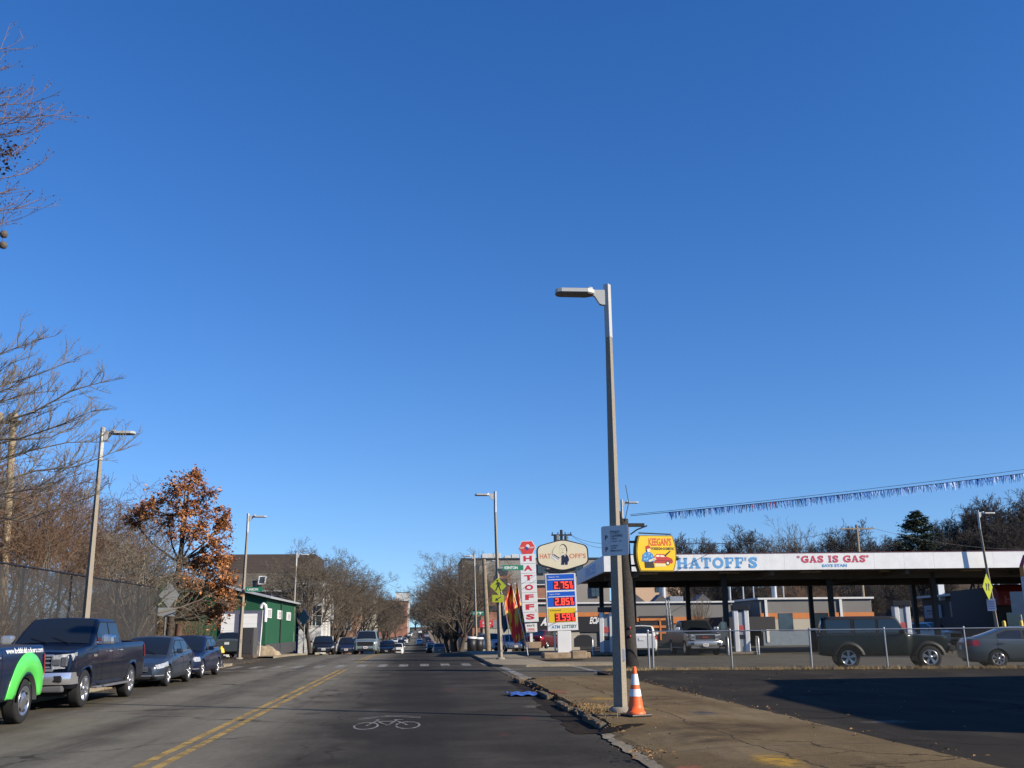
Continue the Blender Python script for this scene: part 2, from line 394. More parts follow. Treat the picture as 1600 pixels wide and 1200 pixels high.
def make_car(name, label, cat, sp, loc, rz, pm, group=None, full=True):
    """front towards local +X; every panel is fitted to the same side surface"""
    root = thing(name, label, cat, loc, rz, group)
    L, W, H = sp['L'], sp['W'], sp['H']; zb = sp.get('zb', 0.22); belt = sp['belt']; plan = sp['plan']
    cab = sp['cab']; rw = sp.get('roofw', 0.74); R = sp['R']; wx = sp['wx']; arch = R*sp.get('arch', 1.13)
    nose = sp.get('nose', [(L/2, 0.12), (L/2-0.25, 0.0)]); tail = sp.get('tail', [(-L/2+0.3, 0.0), (-L/2, 0.14)])
    zt = lambda x: smooth_list(belt, x)
    hw = lambda x: smooth_list(plan, x)*W/2
    def zlow(x): return zb + (lerp_list(nose, x) if x > 0 else lerp_list(tail, x))
    prof = sp.get('prof', [(0, 0.9), (0.14, 0.965), (0.45, 1.0), (0.72, 0.985), (0.9, 0.955), (1.0, 0.9)])
    def ysl(x, z):
        f = (z-zb)/max(0.05, zt(x)-zb); v = prof[-1][1]
        for (a, p), (b, q) in zip(prof, prof[1:]):
            if f <= b: v = p+(q-p)*max(0, (f-a))/(b-a); break
        return hw(x)*v
    def zarch(x):
        best = 0
        for c in wx:
            if abs(x-c) < arch: best = max(best, R*0.96 + math.sqrt(arch*arch-(x-c)**2))
        return best
    xs = [L/2 - L*i/44 for i in range(45)] + [L/2-0.03, L/2-0.08, -L/2+0.03, -L/2+0.08]
    for c in wx:
        for k in range(-8, 9): xs.append(c + arch*math.sin(k*math.pi/16)*0.9999)
        xs += [c+arch+0.001, c-arch-0.001]
    xs = sorted(set(round(x, 4) for x in xs if abs(x) <= L/2), reverse=True)
    m = MB(); rows = []
    for x in xs:
        top = zt(x); lo = zlow(x); za = zarch(x); pts = []
        h = top-lo
        zz = [lo, lo+0.02, lo+.14*h, lo+.35*h, lo+.55*h, lo+.72*h, lo+.86*h, lo+.94*h, top]
        zz = [max(z, min(za, top-0.06)) for z in zz]
        pts.append((0, max(lo, min(za, top-0.06))))
        pts.append((ysl(x, zz[0])*0.9, zz[0]))
        for z in zz[1:]: pts.append((ysl(x, min(z, top)), z))
        ye = ysl(x, top)
        crown = sp.get('crown', 0.04)
        pts.append((ye*0.94, top+crown*0.25)); pts.append((ye*0.7, top+crown*0.6)); pts.append((ye*0.35, top+crown*0.9)); pts.append((0, top+crown))
        rows.append([(x, y, z) for y, z in pts])
    k = len(rows[0])
    for s_ in (1, -1):
        vs = [(x, y*s_, z) for r in rows for x, y, z in r]
        fs = [(i*k+j, i*k+j+1, (i+1)*k+j+1, (i+1)*k+j) for i in range(len(rows)-1) for j in range(k-1)]
        m.add(vs, fs, 0, None, True)
        for e in (0, len(rows)-1): m.add([(x, y*s_, z) for x, y, z in rows[e]], [list(range(k))])
    # greenhouse
    xf0, xf1, xr1, xr0 = cab
    def ztop(x):
        if x >= xf1: t = (xf0-x)/max(1e-6, xf0-xf1); e = sp.get('fbow', 0.0); return zt(xf0)+(H-zt(xf0))*(t+e*math.sin(math.pi*t))
        if x >= xr1: t = (xf1-x)/(xf1-xr1); return H + sp.get('bow', 0.03)*math.sin(math.pi*t) - sp.get('roofdrop', 0.0)*t
        t = (xr1-x)/max(1e-6, xr1-xr0); e = sp.get('rbow', 0.0); h1 = H-sp.get('roofdrop', 0.0); return h1+(zt(xr0)-h1)*(t-e*math.sin(math.pi*t))
    def ysc(x, z):
        b = zt(x); yb = min(hw(x)*0.9, W/2*0.9); f = (z-b)/(H-b)
        return yb + (W/2*rw-yb)*(f if f < 0 else f**1.15)
    gx = sorted(set([round(v, 4) for v in [xf0+(xf1-xf0)*i/8 for i in range(9)]+[xf1+(xr1-xf1)*i/12 for i in range(13)]+[xr1+(xr0-xr1)*i/8 for i in range(9)]]), reverse=True)
    rows = []; rc = sp.get('rcrown', 0.035); rd = sp.get('redge', 0.06)
    for x in gx:
        b = zt(x)-0.03; top = max(ztop(x), b+0.02); d = min(rd, (top-b)*0.45); pts = [(ysc(x, b), b), (ysc(x, (b+top)/2), (b+top)/2), (ysc(x, top-d), top-d)]
        ye = ysc(x, top)
        pts += [(ye-d*0.35, top-d*0.35), (ye-d, top)]
        for f in (.66, .33, 0): pts.append(((ye-d)*f, top+rc*(1-f*f)))
        rows.append([(x, y, z) for y, z in pts])
    k2 = len(rows[0])
    for s_ in (1, -1):
        vs = [(x, y*s_, z) for r in rows for x, y, z in r]
        fs = [(i*k2+j, i*k2+j+1, (i+1)*k2+j+1, (i+1)*k2+j) for i in range(len(rows)-1) for j in range(k2-1)]
        m.add(vs, fs, 1 if sp.get('hardtop') else 0, None, True)
    body = m.build("body", [pm, TRIM], root)
    u = MB(); u.box((0, 0, zb+0.16), (L*0.93, W*0.74, 0.3)); 
    for c in wx: u.box((c, 0, R+0.1), (R*1.9, W*0.72, R*1.2))
    u.build("underbody", TRIM, root)
    def patch(mb, x0, x1, lo, hi, off=0.008, n=8, mm=4, sides=(1, -1), mi=0, fn=ysl):
        for s_ in sides:
            def P(a, b):
                x = x0+(x1-x0)*a; l_ = lo(x) if callable(lo) else lo; h_ = hi(x) if callable(hi) else hi
                z = l_+(h_-l_)*b; e = 0.02
                dy = (fn(x-e, z)-fn(x+e, z))/(2*e)
                q = off/math.sqrt(1+dy*dy)
                return (x+q*dy, s_*(fn(x, z)+q), z)
            mb.grid(P, n, mm, mi)
    root_tools = dict(patch=patch, ysl=ysl, ysc=ysc, zt=zt, hw=hw, ztop=ztop)
    # glass
    ws = MB()
    def sheet(x0, x1, a0, a1, inset):
        def P(u_, v_):
            v = a0+(a1-a0)*v_; x = x0+(x1-x0)*v; z = ztop(x); yy = (ysc(x, z)-inset)*(2*u_-1)
            sgn = 1 if x0 > x1 else -1
            fz = 1-(2*u_-1)**2
            return (x+0.012*sgn, yy, z+rc*fz+0.012)
        return P
    ws.grid(sheet(xf0, xf1, 0.07, 0.94, 0.09), 10, 6); ws.build("windshield", GLASS, root)
    if not sp.get('norear'):
        rwm = MB(); rwm.grid(sheet(xr0, xr1, sp.get('rw0', 0.1), 0.92, 0.11), 10, 6); rwm.build("rear_window", GLASS, root)
    for s_ in (1, -1):
        for (a, b, lo_, hi_) in sp['windows']:
            sw = MB()
            def lo(x): return zt(x)+lo_
            def hi(x): return max(zt(x)+lo_+0.01, min(ztop(x)-hi_, H-hi_))
            patch(sw, a, b, lo, hi, 0.01, 10, 3, (s_,), 0, ysc)
            sw.build("side_window", GLASS, root)
    # black pillars and belt line round the side glass
    a_, b_ = sp['windows'][0][0]+.05, sp['windows'][-1][1]-.04
    lo_, hi_ = sp['windows'][0][2], sp['windows'][0][3]
    q = MB(); patch(q, b_, a_, lambda x: zt(x)+lo_-.028, lambda x: max(zt(x)+lo_, min(ztop(x)-hi_+.03, H-hi_+.03)), 0.004, 26, 3, (1, -1), 0, ysc); q.build("window_surround", TRIM, root)
    if 'trimline' in sp:
        q = MB(); patch(q, b_, a_, lambda x: zt(x)+lo_-.03, lambda x: zt(x)+lo_-.012, 0.012, 26, 1, (1, -1), 0, ysc); q.build("belt_moulding", CHROME, root)
    if full:
        q = MB()
        for s_ in (1, -1):
            for c in wx:
                def AP(u_, v_):
                    an = R_(4)+R_(172)*u_; rr = arch*(1.0+.045*v_); x = c+rr*math.cos(an); z = max(zb+.03, R*0.96+rr*math.sin(an)); y = ysl(max(-L/2+.02, min(L/2-.02, x)), min(z, zt(x)-.02))
                    return (x, s_*(y+.006-.05*(1-v_)), z)
                q.grid(AP, 22, 2)
        q.build("wheel_arch_lip", TRIM, root, None, False)
        if 'chin' in sp:
            x1, z0, z1 = sp['chin']; q = MB(); patch(q, x1, L/2-.03, z0, z1, .012, 10, 1); q.box((L/2+.012, 0, (z0+z1)/2), (.03, 2*hw(L/2-.02)*.9, z1-z0), 0, None, .008); q.build("bumper_trim", CHROME, root)
            q = MB(); patch(q, -L/2+.1, L/2-.08, zb+.03, zb+.10, .006, 30, 1) if False else None
        wm = MB()
        for y0, y1 in ((-.08, -.52), (.42, -.02)):
            p = []
            for v, yy in ((.02, y0), (.10, (y0*.6+y1*.4)), (.22, y1)):
                x = xf0+(xf1-xf0)*v; p.append((x+.03, yy, ztop(x)+rc*(1-(yy/.7)**2)+.035))
            wm.tube(p, .009, 5)
        wm.build("wiper", BLACKW, root)
    # lamps
    for s_ in (1, -1):
        if 'head' in sp:
            a, b, lo, hi = sp['head']; h = MB(); patch(h, a, b, lo, hi, 0.014, 10, 4, (s_,)); 
            h.build("headlight", LAMP, root)
        if 'taillamp' in sp:
            a, b, lo, hi = sp['taillamp']; h = MB(); patch(h, a, b, lo, hi, 0.014, 8, 4, (s_,)); h.build("taillight", RED, root)
    xe = L/2
    if 'grille' in sp:
        w_, lo, hi, bars, gm = sp['grille']; q = MB(); q.box((xe+0.0, 0, (lo+hi)/2), (0.05, w_, hi-lo), 0, None, 0.02)
        for i in range(bars): q.box((xe+0.03, 0, lo+(hi-lo)*(i+0.5)/bars), (0.025, w_*0.96, (hi-lo)/bars*0.4), 1, None, 0.006)
        q.build("grille", [TRIM, gm], root)
    if 'bumper' in sp:
        lo, hi, w_, bmat_ = sp['bumper']; q = MB()
        def BP(a, b):
            yv = (2*a-1)*w_/2; xx = xe+0.10-0.13*abs(2*a-1)**4; z = lo+(hi-lo)*b
            return (xx+0.03*math.sin(math.pi*b), yv, z)
        q.grid(BP, 16, 5); 
        q.grid(lambda a, b: (BP(a, 1)[0]-0.16*b, BP(a, 1)[1], BP(a, 1)[2]), 16, 1); q.grid(lambda a, b: (BP(a, 0)[0]-0.16*b, BP(a, 0)[1], BP(a, 0)[2]), 16, 1)
        for e in (0, 1): q.grid(lambda a, b: (BP(e, b)[0]-0.5*a, BP(e, b)[1], BP(e, b)[2]), 2, 5)
        q.build("front_bumper", bmat_, root, None, False)
    if 'intake' in sp:
        w_, lo, hi = sp['intake']; q = MB(); q.box((xe+0.0, 0, (lo+hi)/2), (0.04, w_, hi-lo), 0, None, 0.015); q.build("air_intake", TRIM, root)
    if sp.get('plate', True):
        q = MB(); zc = sp.get('platez', 0.45); q.box((xe+sp.get('plateo', 0.04), 0, zc), (0.012, 0.31, 0.155), 0, None, 0.004)
        q.box((xe+sp.get('plateo', 0.04)+0.007, 0, zc), (0.004, 0.22, 0.06), 1); q.build("licence_plate", [PLATE, mat("plate_numerals", (0.2, 0.05, 0.06), var=0.3, scale=60)], root)
        q = MB(); zc = sp.get('rplatez', 0.75); q.box((-xe-0.015, 0, zc), (0.012, 0.31, 0.155), 0, None, 0.004); q.build("licence_plate", PLATE, root)
    for s_ in (1, -1):
        for c in wx: make_wheel(root, c, s_*(W/2-sp.get('tw', 0.22)/2-0.025), R, sp.get('tw', 0.22), s_, sp.get('rim', 'five'))
        mx = sp.get('mirror', (cab[0]-0.35)); zm = zt(mx)+0.08; ms = sp.get('ms', 1.0)
        q = MB(); q.box((mx, s_*(hw(mx)*0.95+0.13*ms), zm+0.03*ms), (0.13*ms, 0.2*ms, 0.15*ms), 0, None, 0.045*ms)
        q.box((mx, s_*(hw(mx)*0.93), zm-0.02), (0.06, 0.14, 0.04)); q.build("mirror", sp.get('mm', pm), root)
    if full:
        q = MB()
        for sx in sp.get('seams', []): patch(q, sx-0.009, sx+0.009, zb+0.13, lambda x: zt(x)-0.02, 0.004, 1, 8)
        if sp.get('seams'): 
            a, b = max(sp['seams']), min(sp['seams']); patch(q, b, a, zb+0.125, zb+0.137, 0.004, 14, 1)
            q.build("door_gap", SEAM, root)
        for s_ in (1, -1):
            for hx in sp.get('handles', []):
                q = MB(); z = zt(hx)-sp.get('hz', 0.13); q.box((hx, s_*(ysl(hx, z)+0.018), z), (0.2, 0.03, 0.035), 0, None, 0.012); q.build("door_handle", sp.get('hm', pm), root)
        if 'flare' in sp:
            w_, fm = sp['flare']
            for s_ in (1, -1):
                for c in wx:
                    q = MB()
                    a0, a1 = R_(-8), R_(188)
                    def FP(u_, v_):
                        an = a0+(a1-a0)*u_; rr = arch*0.985 + w_[0]*min(1, v_*1.4); x = c+rr*math.cos(an); z = R*0.96+rr*math.sin(an)
                        z = max(z, zb+0.05); y = ysl(max(-L/2+.02, min(L/2-.02, x)), min(z, zt(x)-0.02))
                        bulge = w_[1]*(1-max(0, (v_-0.3))/0.7) if v_ > 0.3 else w_[1]
                        if v_ == 0: y -= 0.12
                        return (x, s_*(y+max(0.006, bulge)), z)
                    q.grid(FP, 24, 6); q.build("wheel_arch_flare", fm, root)
    return root, root_tools
SEDAN = dict(chin=(1.95, .335, .365), trimline=True, L=4.85, W=1.84, H=1.46, R=0.325, wx=(1.5, -1.3), zb=0.2, tw=0.22,
    belt=[(2.43, .58), (2.36, .65), (2.2, .71), (1.7, .82), (1.0, .92), (0.4, .96), (-0.8, 1.03), (-1.7, 1.05), (-2.25, 1.03), (-2.38, .98), (-2.43, .86)],
    plan=[(2.43, .66), (2.38, .78), (2.25, .87), (2.0, .945), (1.5, .985), (.5, 1), (-1, 1), (-1.7, .97), (-2.2, .9), (-2.36, .82), (-2.43, .7)],
    cab=(1.25, .25, -1.0, -1.95), fbow=.06, rbow=-.06, windows=[(.62, -.28, .03, .1), (-.36, -1.12, .03, .1), (-1.18, -1.5, .05, .12)],
    head=(2.35, 1.62, lambda x: .54+.10*(2.4-x), lambda x: .655+.13*(2.4-x)), taillamp=(-2.02, -2.38, .76, .95), grille=(1.0, .47, .62, 4, CHROME), intake=(1.1, .25, .37),
    seams=[.98, -.3, -1.32], handles=[-.12, -1.1], platez=.46, rplatez=.72, rim='five', mirror=.72)
SUV = dict(L=4.7, W=1.87, H=1.69, R=0.36, wx=(1.42, -1.3), zb=0.26, tw=0.24,
    belt=[(2.35, .88), (2.3, .98), (2.1, 1.03), (1.3, 1.09), (.7, 1.13), (-1, 1.17), (-2.2, 1.2), (-2.35, 1.1)],
    plan=[(2.35, .76), (2.28, .86), (2.05, .95), (1.4, .99), (0, 1), (-1.5, .99), (-2.1, .94), (-2.35, .84)],
    cab=(1.0, .3, -1.75, -2.25), fbow=.05, windows=[(.6, -.32, .03, .1), (-.4, -1.22, .03, .1), (-1.32, -1.85, .06, .13)],
    head=(2.27, 1.75, .84, .97), taillamp=(-1.98, -2.31, .92, 1.14), grille=(1.1, .62, .9, 4, TRIM), intake=(1.2, .33, .48), seams=[.95, -.36, -1.3], handles=[-.15, -1.1], platez=.55, plateo=.05, rplatez=.95, rim='five', mirror=.6, tail=[(-2.0, 0), (-2.35, .2)])
PICKUP = dict(L=5.89, W=2.03, H=1.955, R=0.41, wx=(1.93, -1.75), zb=0.42, tw=0.27, arch=1.16,
    belt=[(2.945, 1.10), (2.90, 1.2), (2.7, 1.24), (1.5, 1.33), (1.1, 1.35), (-.8, 1.37), (-.86, 1.38), (-2.9, 1.39), (-2.945, 1.37)],
    plan=[(2.945, .90), (2.88, .95), (2.6, .985), (1.9, 1), (-2.8, 1), (-2.945, .975)],
    cab=(1.45, .62, -.68, -.92), rcrown=.03, roofw=.76, fbow=.03, prof=[(0, .93), (.12, .975), (.5, 1), (.8, .985), (.93, .965), (1, .93)],
    windows=[(.98, .12, .02, .09), (.02, -.72, .02, .09)], taillamp=(-2.78, -2.94, 1.0, 1.34), crown=.03,
    seams=[1.2, .08, -.84], handles=[.28, -.62], hz=.16, platez=.58, plateo=.14, rplatez=.7, rim='six', mirror=1.0, ms=1.5, bow=.015, hm=CHROME, mm=CHROME,
    nose=[(2.945, .06), (2.7, 0)], tail=[(-2.7, 0), (-2.945, .05)])
JEEP = dict(L=4.5, W=1.7, H=1.83, R=0.41, wx=(1.42, -1.52), zb=0.46, tw=0.28, arch=1.12,
    belt=[(2.25, 1.10), (2.2, 1.15), (1.9, 1.17), (.95, 1.21), (.8, 1.22), (-2.2, 1.22), (-2.25, 1.2)],
    plan=[(2.25, .78), (2.2, .80), (1.06, .84), (.92, .97), (.8, 1), (-2.2, 1), (-2.25, .97)], cab=(.92, .55, -2.0, -2.22), roofw=.86, rcrown=.02, fbow=0, bow=.01, redge=.05,
    prof=[(0, .96), (.2, 1), (.8, 1), (1, .97)], windows=[(.68, -.1, .03, .1), (-.2, -.95, .03, .1), (-1.1, -1.98, .03, .1)], grille=(1.0, .72, 1.08, 1, TRIM),
    seams=[.78, -.16, -1.02], handles=[0.05, -.85], platez=.6, plateo=.3, rplatez=.9, rim='star', mirror=.72, flare=((.15, .15), TRIM), hardtop=True, nose=[(2.25, .1), (2.0, 0)], tail=[(-2, 0), (-2.25, .06)], crown=.03)
CIVIC = dict(SEDAN, L=4.65, W=1.8, H=1.42, R=.33, wx=(1.42, -1.28), rim='twist', cab=(1.05, .25, -.85, -2.05), windows=[(.58, -.3, .03, .09), (-.38, -1.2, .03, .09)],
    belt=[(2.325, .62), (2.2, .74), (1.7, .86), (1.0, .95), (-.8, 1.0), (-1.8, 1.04), (-2.2, 1.04), (-2.325, .88)],
    plan=[(2.325, .66), (2.2, .86), (1.9, .95), (1.4, .99), (.5, 1), (-1, 1), (-1.7, .97), (-2.1, .9), (-2.325, .72)], taillamp=(-1.85, -2.28, .78, .98), head=(2.22, 1.7, .6, .78), seams=[.9, -.3, -1.25])
# ------------------------------------------------------------------ ground, road, pavements
ROAD_L, ROAD_R = -9.35, 3.0
def patch_mask(t, v, x0, x1, y0, y1):
    sp = t.nodes.new("ShaderNodeSeparateXYZ"); t.links.new(v, sp.inputs[0]); w_ = noise(t, v, 3, 3, .3, .7, -.05, .05)
    X = math_node(t, 'ADD', sp.outputs[0], w_); Y = math_node(t, 'ADD', sp.outputs[1], w_)
    fx = ramp01(t, math_node(t, 'ABSOLUTE', math_node(t, 'SUBTRACT', X, (x0+x1)/2)), (x1-x0)/2+.02, (x1-x0)/2-.02)
    fy = ramp01(t, math_node(t, 'ABSOLUTE', math_node(t, 'SUBTRACT', Y, (y0+y1)/2)), (y1-y0)/2+.04, (y1-y0)/2-.04)
    return math_node(t, 'MULTIPLY', math_node(t, 'MULTIPLY', fx, fy), noise(t, v, 2.5, 5, .3, .6, .35, .85))
def seal_lines(t, v):
    sp = t.nodes.new("ShaderNodeSeparateXYZ"); t.links.new(v, sp.inputs[0]); X, Y = sp.outputs[0], sp.outputs[1]
    wx = math_node(t, 'ADD', X, noise(t, scaled(t, v, (0, .5, 0)), 1.0, 5, .2, .8, -.5, .5)); wy = math_node(t, 'ADD', Y, noise(t, scaled(t, v, (.5, 0, 0)), 1.0, 5, .2, .8, -1.2, 1.2))
    f = None
    for c in (-1.55,): 
        q = ramp01(t, math_node(t, 'ABSOLUTE', math_node(t, 'SUBTRACT', wx, c)), .035, .012); f = q if f is None else math_node(t, 'MAXIMUM', f, q)
    return math_node(t, 'MULTIPLY', f, noise(t, v, .35, 3, .42, .55))
def street_extra(t, v):
    sp = t.nodes.new("ShaderNodeSeparateXYZ"); t.links.new(v, sp.inputs[0]); X = sp.outputs[0]
    wob = math_node(t, 'ADD', X, noise(t, v, 0.5, 4, 0.3, 0.7, -0.35, 0.35))
    def band(a, b): return ramp01(t, wob, a, b)
    track = math_node(t, 'MULTIPLY', ramp01(t, math_node(t, 'ABSOLUTE', math_node(t, 'SUBTRACT', wob, -0.1)), 1.0, 0.5), 0.6)
    track2 = math_node(t, 'MULTIPLY', ramp01(t, math_node(t, 'ABSOLUTE', math_node(t, 'SUBTRACT', wob, -5.2)), 0.7, 0.2), 0.45)
    return [(math_node(t, 'MULTIPLY', band(-2.9, -1.4), noise(t, v, 0.4, 5, 0.3, 0.6, 0.7, 1.0)), (0.035, 0.0315, 0.0265)),
            (track, (0.025, 0.0228, 0.0205)), (track2, (0.06, 0.057, 0.05)),
            (math_node(t, 'MULTIPLY', band(-6.7, -7.8), 0.8), (0.058, 0.050, 0.036)),
            (math_node(t, 'MULTIPLY', band(2.4, 3.0), 0.8), (0.075, 0.064, 0.048)),
            (math_node(t, 'MULTIPLY', ramp01(t, math_node(t, 'ABSOLUTE', math_node(t, 'SUBTRACT', wob, -1.75)), .42, .1), noise(t, scaled(t, v, (1, .18, 1)), 1.4, 5, .42, .62, 0, .75)), (.082, .074, .060)),
            (math_node(t, 'MULTIPLY', ramp01(t, math_node(t, 'ABSOLUTE', math_node(t, 'SUBTRACT', wob, -5.35)), .45, .1), noise(t, scaled(t, v, (1.3, .12, 1)), 1.6, 6, .48, .62, 0, .7)), (.062, .056, .045)),
            (noise(t, scaled(t, v, (2.6, .05, 1)), 1.0, 4, .52, .8, 0, .5), (.05, .045, .037)), (math_node(t, 'MULTIPLY', seal_lines(t, v), .5), (.02, .018, .016)), (noise(t, v, 14, 3, .66, .74, 0, .5), (.13, .12, .10)),
            (blot(t, v, (1.9, 19.2, 0), (.25, .5, 1)), (.085, .04, .036)), (blot(t, v, (1.3, 16.4, 0), (.12, .3, 1)), (.085, .04, .036)),
            (blot(t, v, (.8, 28.5, 0), (.35, .9, 1)), (.07, .04, .037)), (blot(t, v, (2.4, 22.0, 0), (.3, .5, 1)), (.14, .125, .10))]
ASPH = ground_mat("street_asphalt", (0.168, 0.154, 0.122), (0.122, 0.111, 0.087), (0.205, 0.190, 0.153), crack=(0.16, 0.012), extra=street_extra)
LOT = ground_mat("old_lot_asphalt", (0.038, 0.033, 0.0255), (0.023, 0.0200, 0.016), (0.068, 0.058, 0.043), crack=(0.3, 0.02),
    extra=lambda t, v: [(blot(t, v, (9.2, 13.4, 0), (.9, .5, 1), 3), (.09, .14, .30)), (blot(t, v, (7.4, 16.0, 0), (.5, .3, 1)), (.16, .145, .12))])
FORE = ground_mat("forecourt_asphalt", (0.105, 0.094, 0.072), (0.074, 0.066, 0.051), (0.135, 0.122, 0.094), crack=(0.15, 0.01))
def walk_extra(t, v):
    sp = t.nodes.new("ShaderNodeSeparateXYZ"); t.links.new(v, sp.inputs[0])
    X, Y = sp.outputs[0], sp.outputs[1]
    wob = math_node(t, 'ADD', X, noise(t, v, 0.8, 5, 0.3, 0.7, -0.12, 0.12))
    seam = ramp01(t, math_node(t, 'ABSOLUTE', math_node(t, 'SUBTRACT', wob, 4.3)), 0.026, 0.010)
    fy = math_node(t, 'ABSOLUTE', math_node(t, 'SUBTRACT', math_node(t, 'FRACT', math_node(t, 'MULTIPLY', Y, 0.42)), 0.5))
    joint = ramp01(t, fy, 0.012, 0.005)
    return [(joint, (.09, .07, .05)), (seam, (.05, .04, .03)),
            (blot(t, v, (4.05, 11.7, 0), (.3, .75, 1), 5), (.40, .24, .04)), (blot(t, v, (4.1, 19.4, 0), (.3, .5, 1), 5), (.36, .22, .04)), (blot(t, v, (3.9, 22.3, 0), (.35, .6, 1), 5), (.34, .21, .04)),
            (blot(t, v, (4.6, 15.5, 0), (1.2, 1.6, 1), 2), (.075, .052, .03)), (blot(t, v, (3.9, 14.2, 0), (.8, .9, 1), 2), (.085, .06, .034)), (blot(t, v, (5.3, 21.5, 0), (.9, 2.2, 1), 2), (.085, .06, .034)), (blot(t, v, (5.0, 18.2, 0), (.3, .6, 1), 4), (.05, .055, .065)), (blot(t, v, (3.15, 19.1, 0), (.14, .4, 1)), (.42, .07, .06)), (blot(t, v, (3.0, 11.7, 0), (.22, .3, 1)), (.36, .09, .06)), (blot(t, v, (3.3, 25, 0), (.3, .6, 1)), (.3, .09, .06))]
WALK = ground_mat("brown_concrete", (0.165, 0.120, 0.062), (0.100, 0.071, 0.038), (0.235, 0.182, 0.108), crack=(0.22, 0.006), extra=walk_extra)
CONC = ground_mat("pale_concrete", (0.27, 0.23, 0.165), (0.19, 0.158, 0.112), (0.35, 0.305, 0.225), crack=(0.2, 0.006))
KERB = ground_mat("granite_kerb", (0.15, 0.125, 0.09), (0.09, 0.07, 0.05), (0.24, 0.21, 0.165), grain=0.35)
DIRT = ground_mat("leafy_dirt", (0.13, 0.092, 0.052), (0.075, 0.052, 0.03), (0.23, 0.165, 0.09), grain=0.5)
HILL = ground_mat("hillside_ground", (0.085, 0.062, 0.04), (0.05, 0.038, 0.026), (0.13, 0.10, 0.06), grain=0.4)
def structure(name, mb, m): o = mb.build(name, m, None, None, False); o["kind"] = "structure"; return o
mb = MB()
gx = [-900, -500, -250] + [-150+10*i for i in range(31)] + [250, 500, 900]
gy = [-200, -60] + [-30+10*i for i in range(78)] + [850, 1100, 1600, 2600]
vs = [(x, y, terrain(x, y)) for x in gx for y in gy]; k = len(gy)
mb.add(vs, [(i*k+j, (i+1)*k+j, (i+1)*k+j+1, i*k+j+1) for i in range(len(gx)-1) for j in range(k-1)], 0, None, True)
structure("ground", mb, HILL)
def strip(x0, x1, ys, dz, mb, dx=lambda y: 0):
    vs = []
    for y in ys: vs += [(x0+dx(y), y, g(y)+dz), (x1+dx(y), y, g(y)+dz)]
    mb.add(vs, [(2*i, 2*i+1, 2*i+3, 2*i+2) for i in range(len(ys)-1)])
YS = [-40+4*i for i in range(61)] + [204+12*i for i in range(60)]
mb = MB(); strip(ROAD_L, ROAD_R+0.5, YS, 0.0, mb); structure("road", mb, ASPH)
def slab(poly, z0, z1, mb):
    mb.prism(poly, z0, z1, 0, None, 'XY')
random.seed(3)
# near pavement on the right: driveway apron, then a raised block whose edge is broken
mb = MB(); ys = [-30, -10, 4]+[6+0.35*i for i in range(31)]
vs = []
for y in ys:
    j = random.uniform(-.05, .05) if y > 5 else 0
    vs += [(2.72+j+max(0, (y-12))*0.02, y, 0.006), (2.95+j, y, 0.045), (3.9, y, 0.118), (6.15+random.uniform(-.03, .03), y, 0.122), (6.2, y, 0.0)]
mb.add(vs, [(5*i+j, 5*i+j+1, 5*i+j+6, 5*i+j+5) for i in range(len(ys)-1) for j in range(4)])
yl = ys[-1]
ys2 = [yl+0.02+0.4*i for i in range(42)]
poly = [(6.2+random.uniform(-.04, .04), y) for y in ys2] + [(3.05+0.012*(y-yl)+random.uniform(-.04, .04)+(0.25 if y > 31 else 0), y) for y in ys2[::-1]]
slab(poly, -0.05, 0.12, mb)
structure("sidewalk", mb, WALK)
YN = ys2[-1]
mb = MB()
for i in range(9):
    y0 = yl+0.25+i*1.8
    if i in (3, 5, 6): continue
    mb.box((2.98+0.012*(y0-yl), y0+0.86, 0.04+random.uniform(-.015, .01)), (0.14, 1.78, 0.14), 0, Matrix.Rotation(random.uniform(-.006, .006), 4, 'Z'), 0.02)
structure("kerb", mb, KERB)
SHADESOIL = ground_mat("gutter_shade_soil", (0.028, 0.022, 0.016), (0.014, 0.011, 0.009), (0.06, 0.046, 0.03), grain=0.5)  # near-black colour paints the kerb's shadow into the gutter soil
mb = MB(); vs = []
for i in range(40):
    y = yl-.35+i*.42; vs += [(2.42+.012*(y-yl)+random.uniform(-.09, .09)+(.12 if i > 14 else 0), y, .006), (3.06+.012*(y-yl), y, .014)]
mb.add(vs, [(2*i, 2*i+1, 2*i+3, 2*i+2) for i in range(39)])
mb.add([(2.75, yl-.55, .03), (3.0, yl-.62, .05), (3.35, yl-.2, .092), (3.62, yl+.0, .112), (3.3, yl+.03, .112), (2.9, yl+.03, .05)], [(0, 1, 2, 3, 4, 5)])  # dark patch: soil with the shade of the broken hollow put into its colour
structure("kerb_shade_and_soil", mb, SHADESOIL)
mb = MB(); vs = []
for i in range(60):
    y = 6.2+i*(yl-6.5)/59; w_ = random.uniform(.03, .13); vs += [(2.66+max(0, (y-12))*0.02+random.uniform(-.03, .03), y, .016), (2.72+w_+max(0, (y-12))*.02, y, .034)]
mb.add(vs, [(2*i, 2*i+1, 2*i+3, 2*i+2) for i in range(59)])
structure("broken_kerb_edge", mb, CONC)
mb = MB(); mb.box((4.75, YN+0.5, 0.02), (3.4, 1.0, 0.09), 0, None, 0.02); structure("sidewalk_ramp", mb, CONC)
# lot behind the near pavement
mb = MB(); slab([(6.17, -30), (60, -30), (60, 31.8), (20.9, 33.9), (8.2, 36.9), (6.2, 36.2)], -0.05, 0.108, mb); structure("parking_lot", mb, LOT)
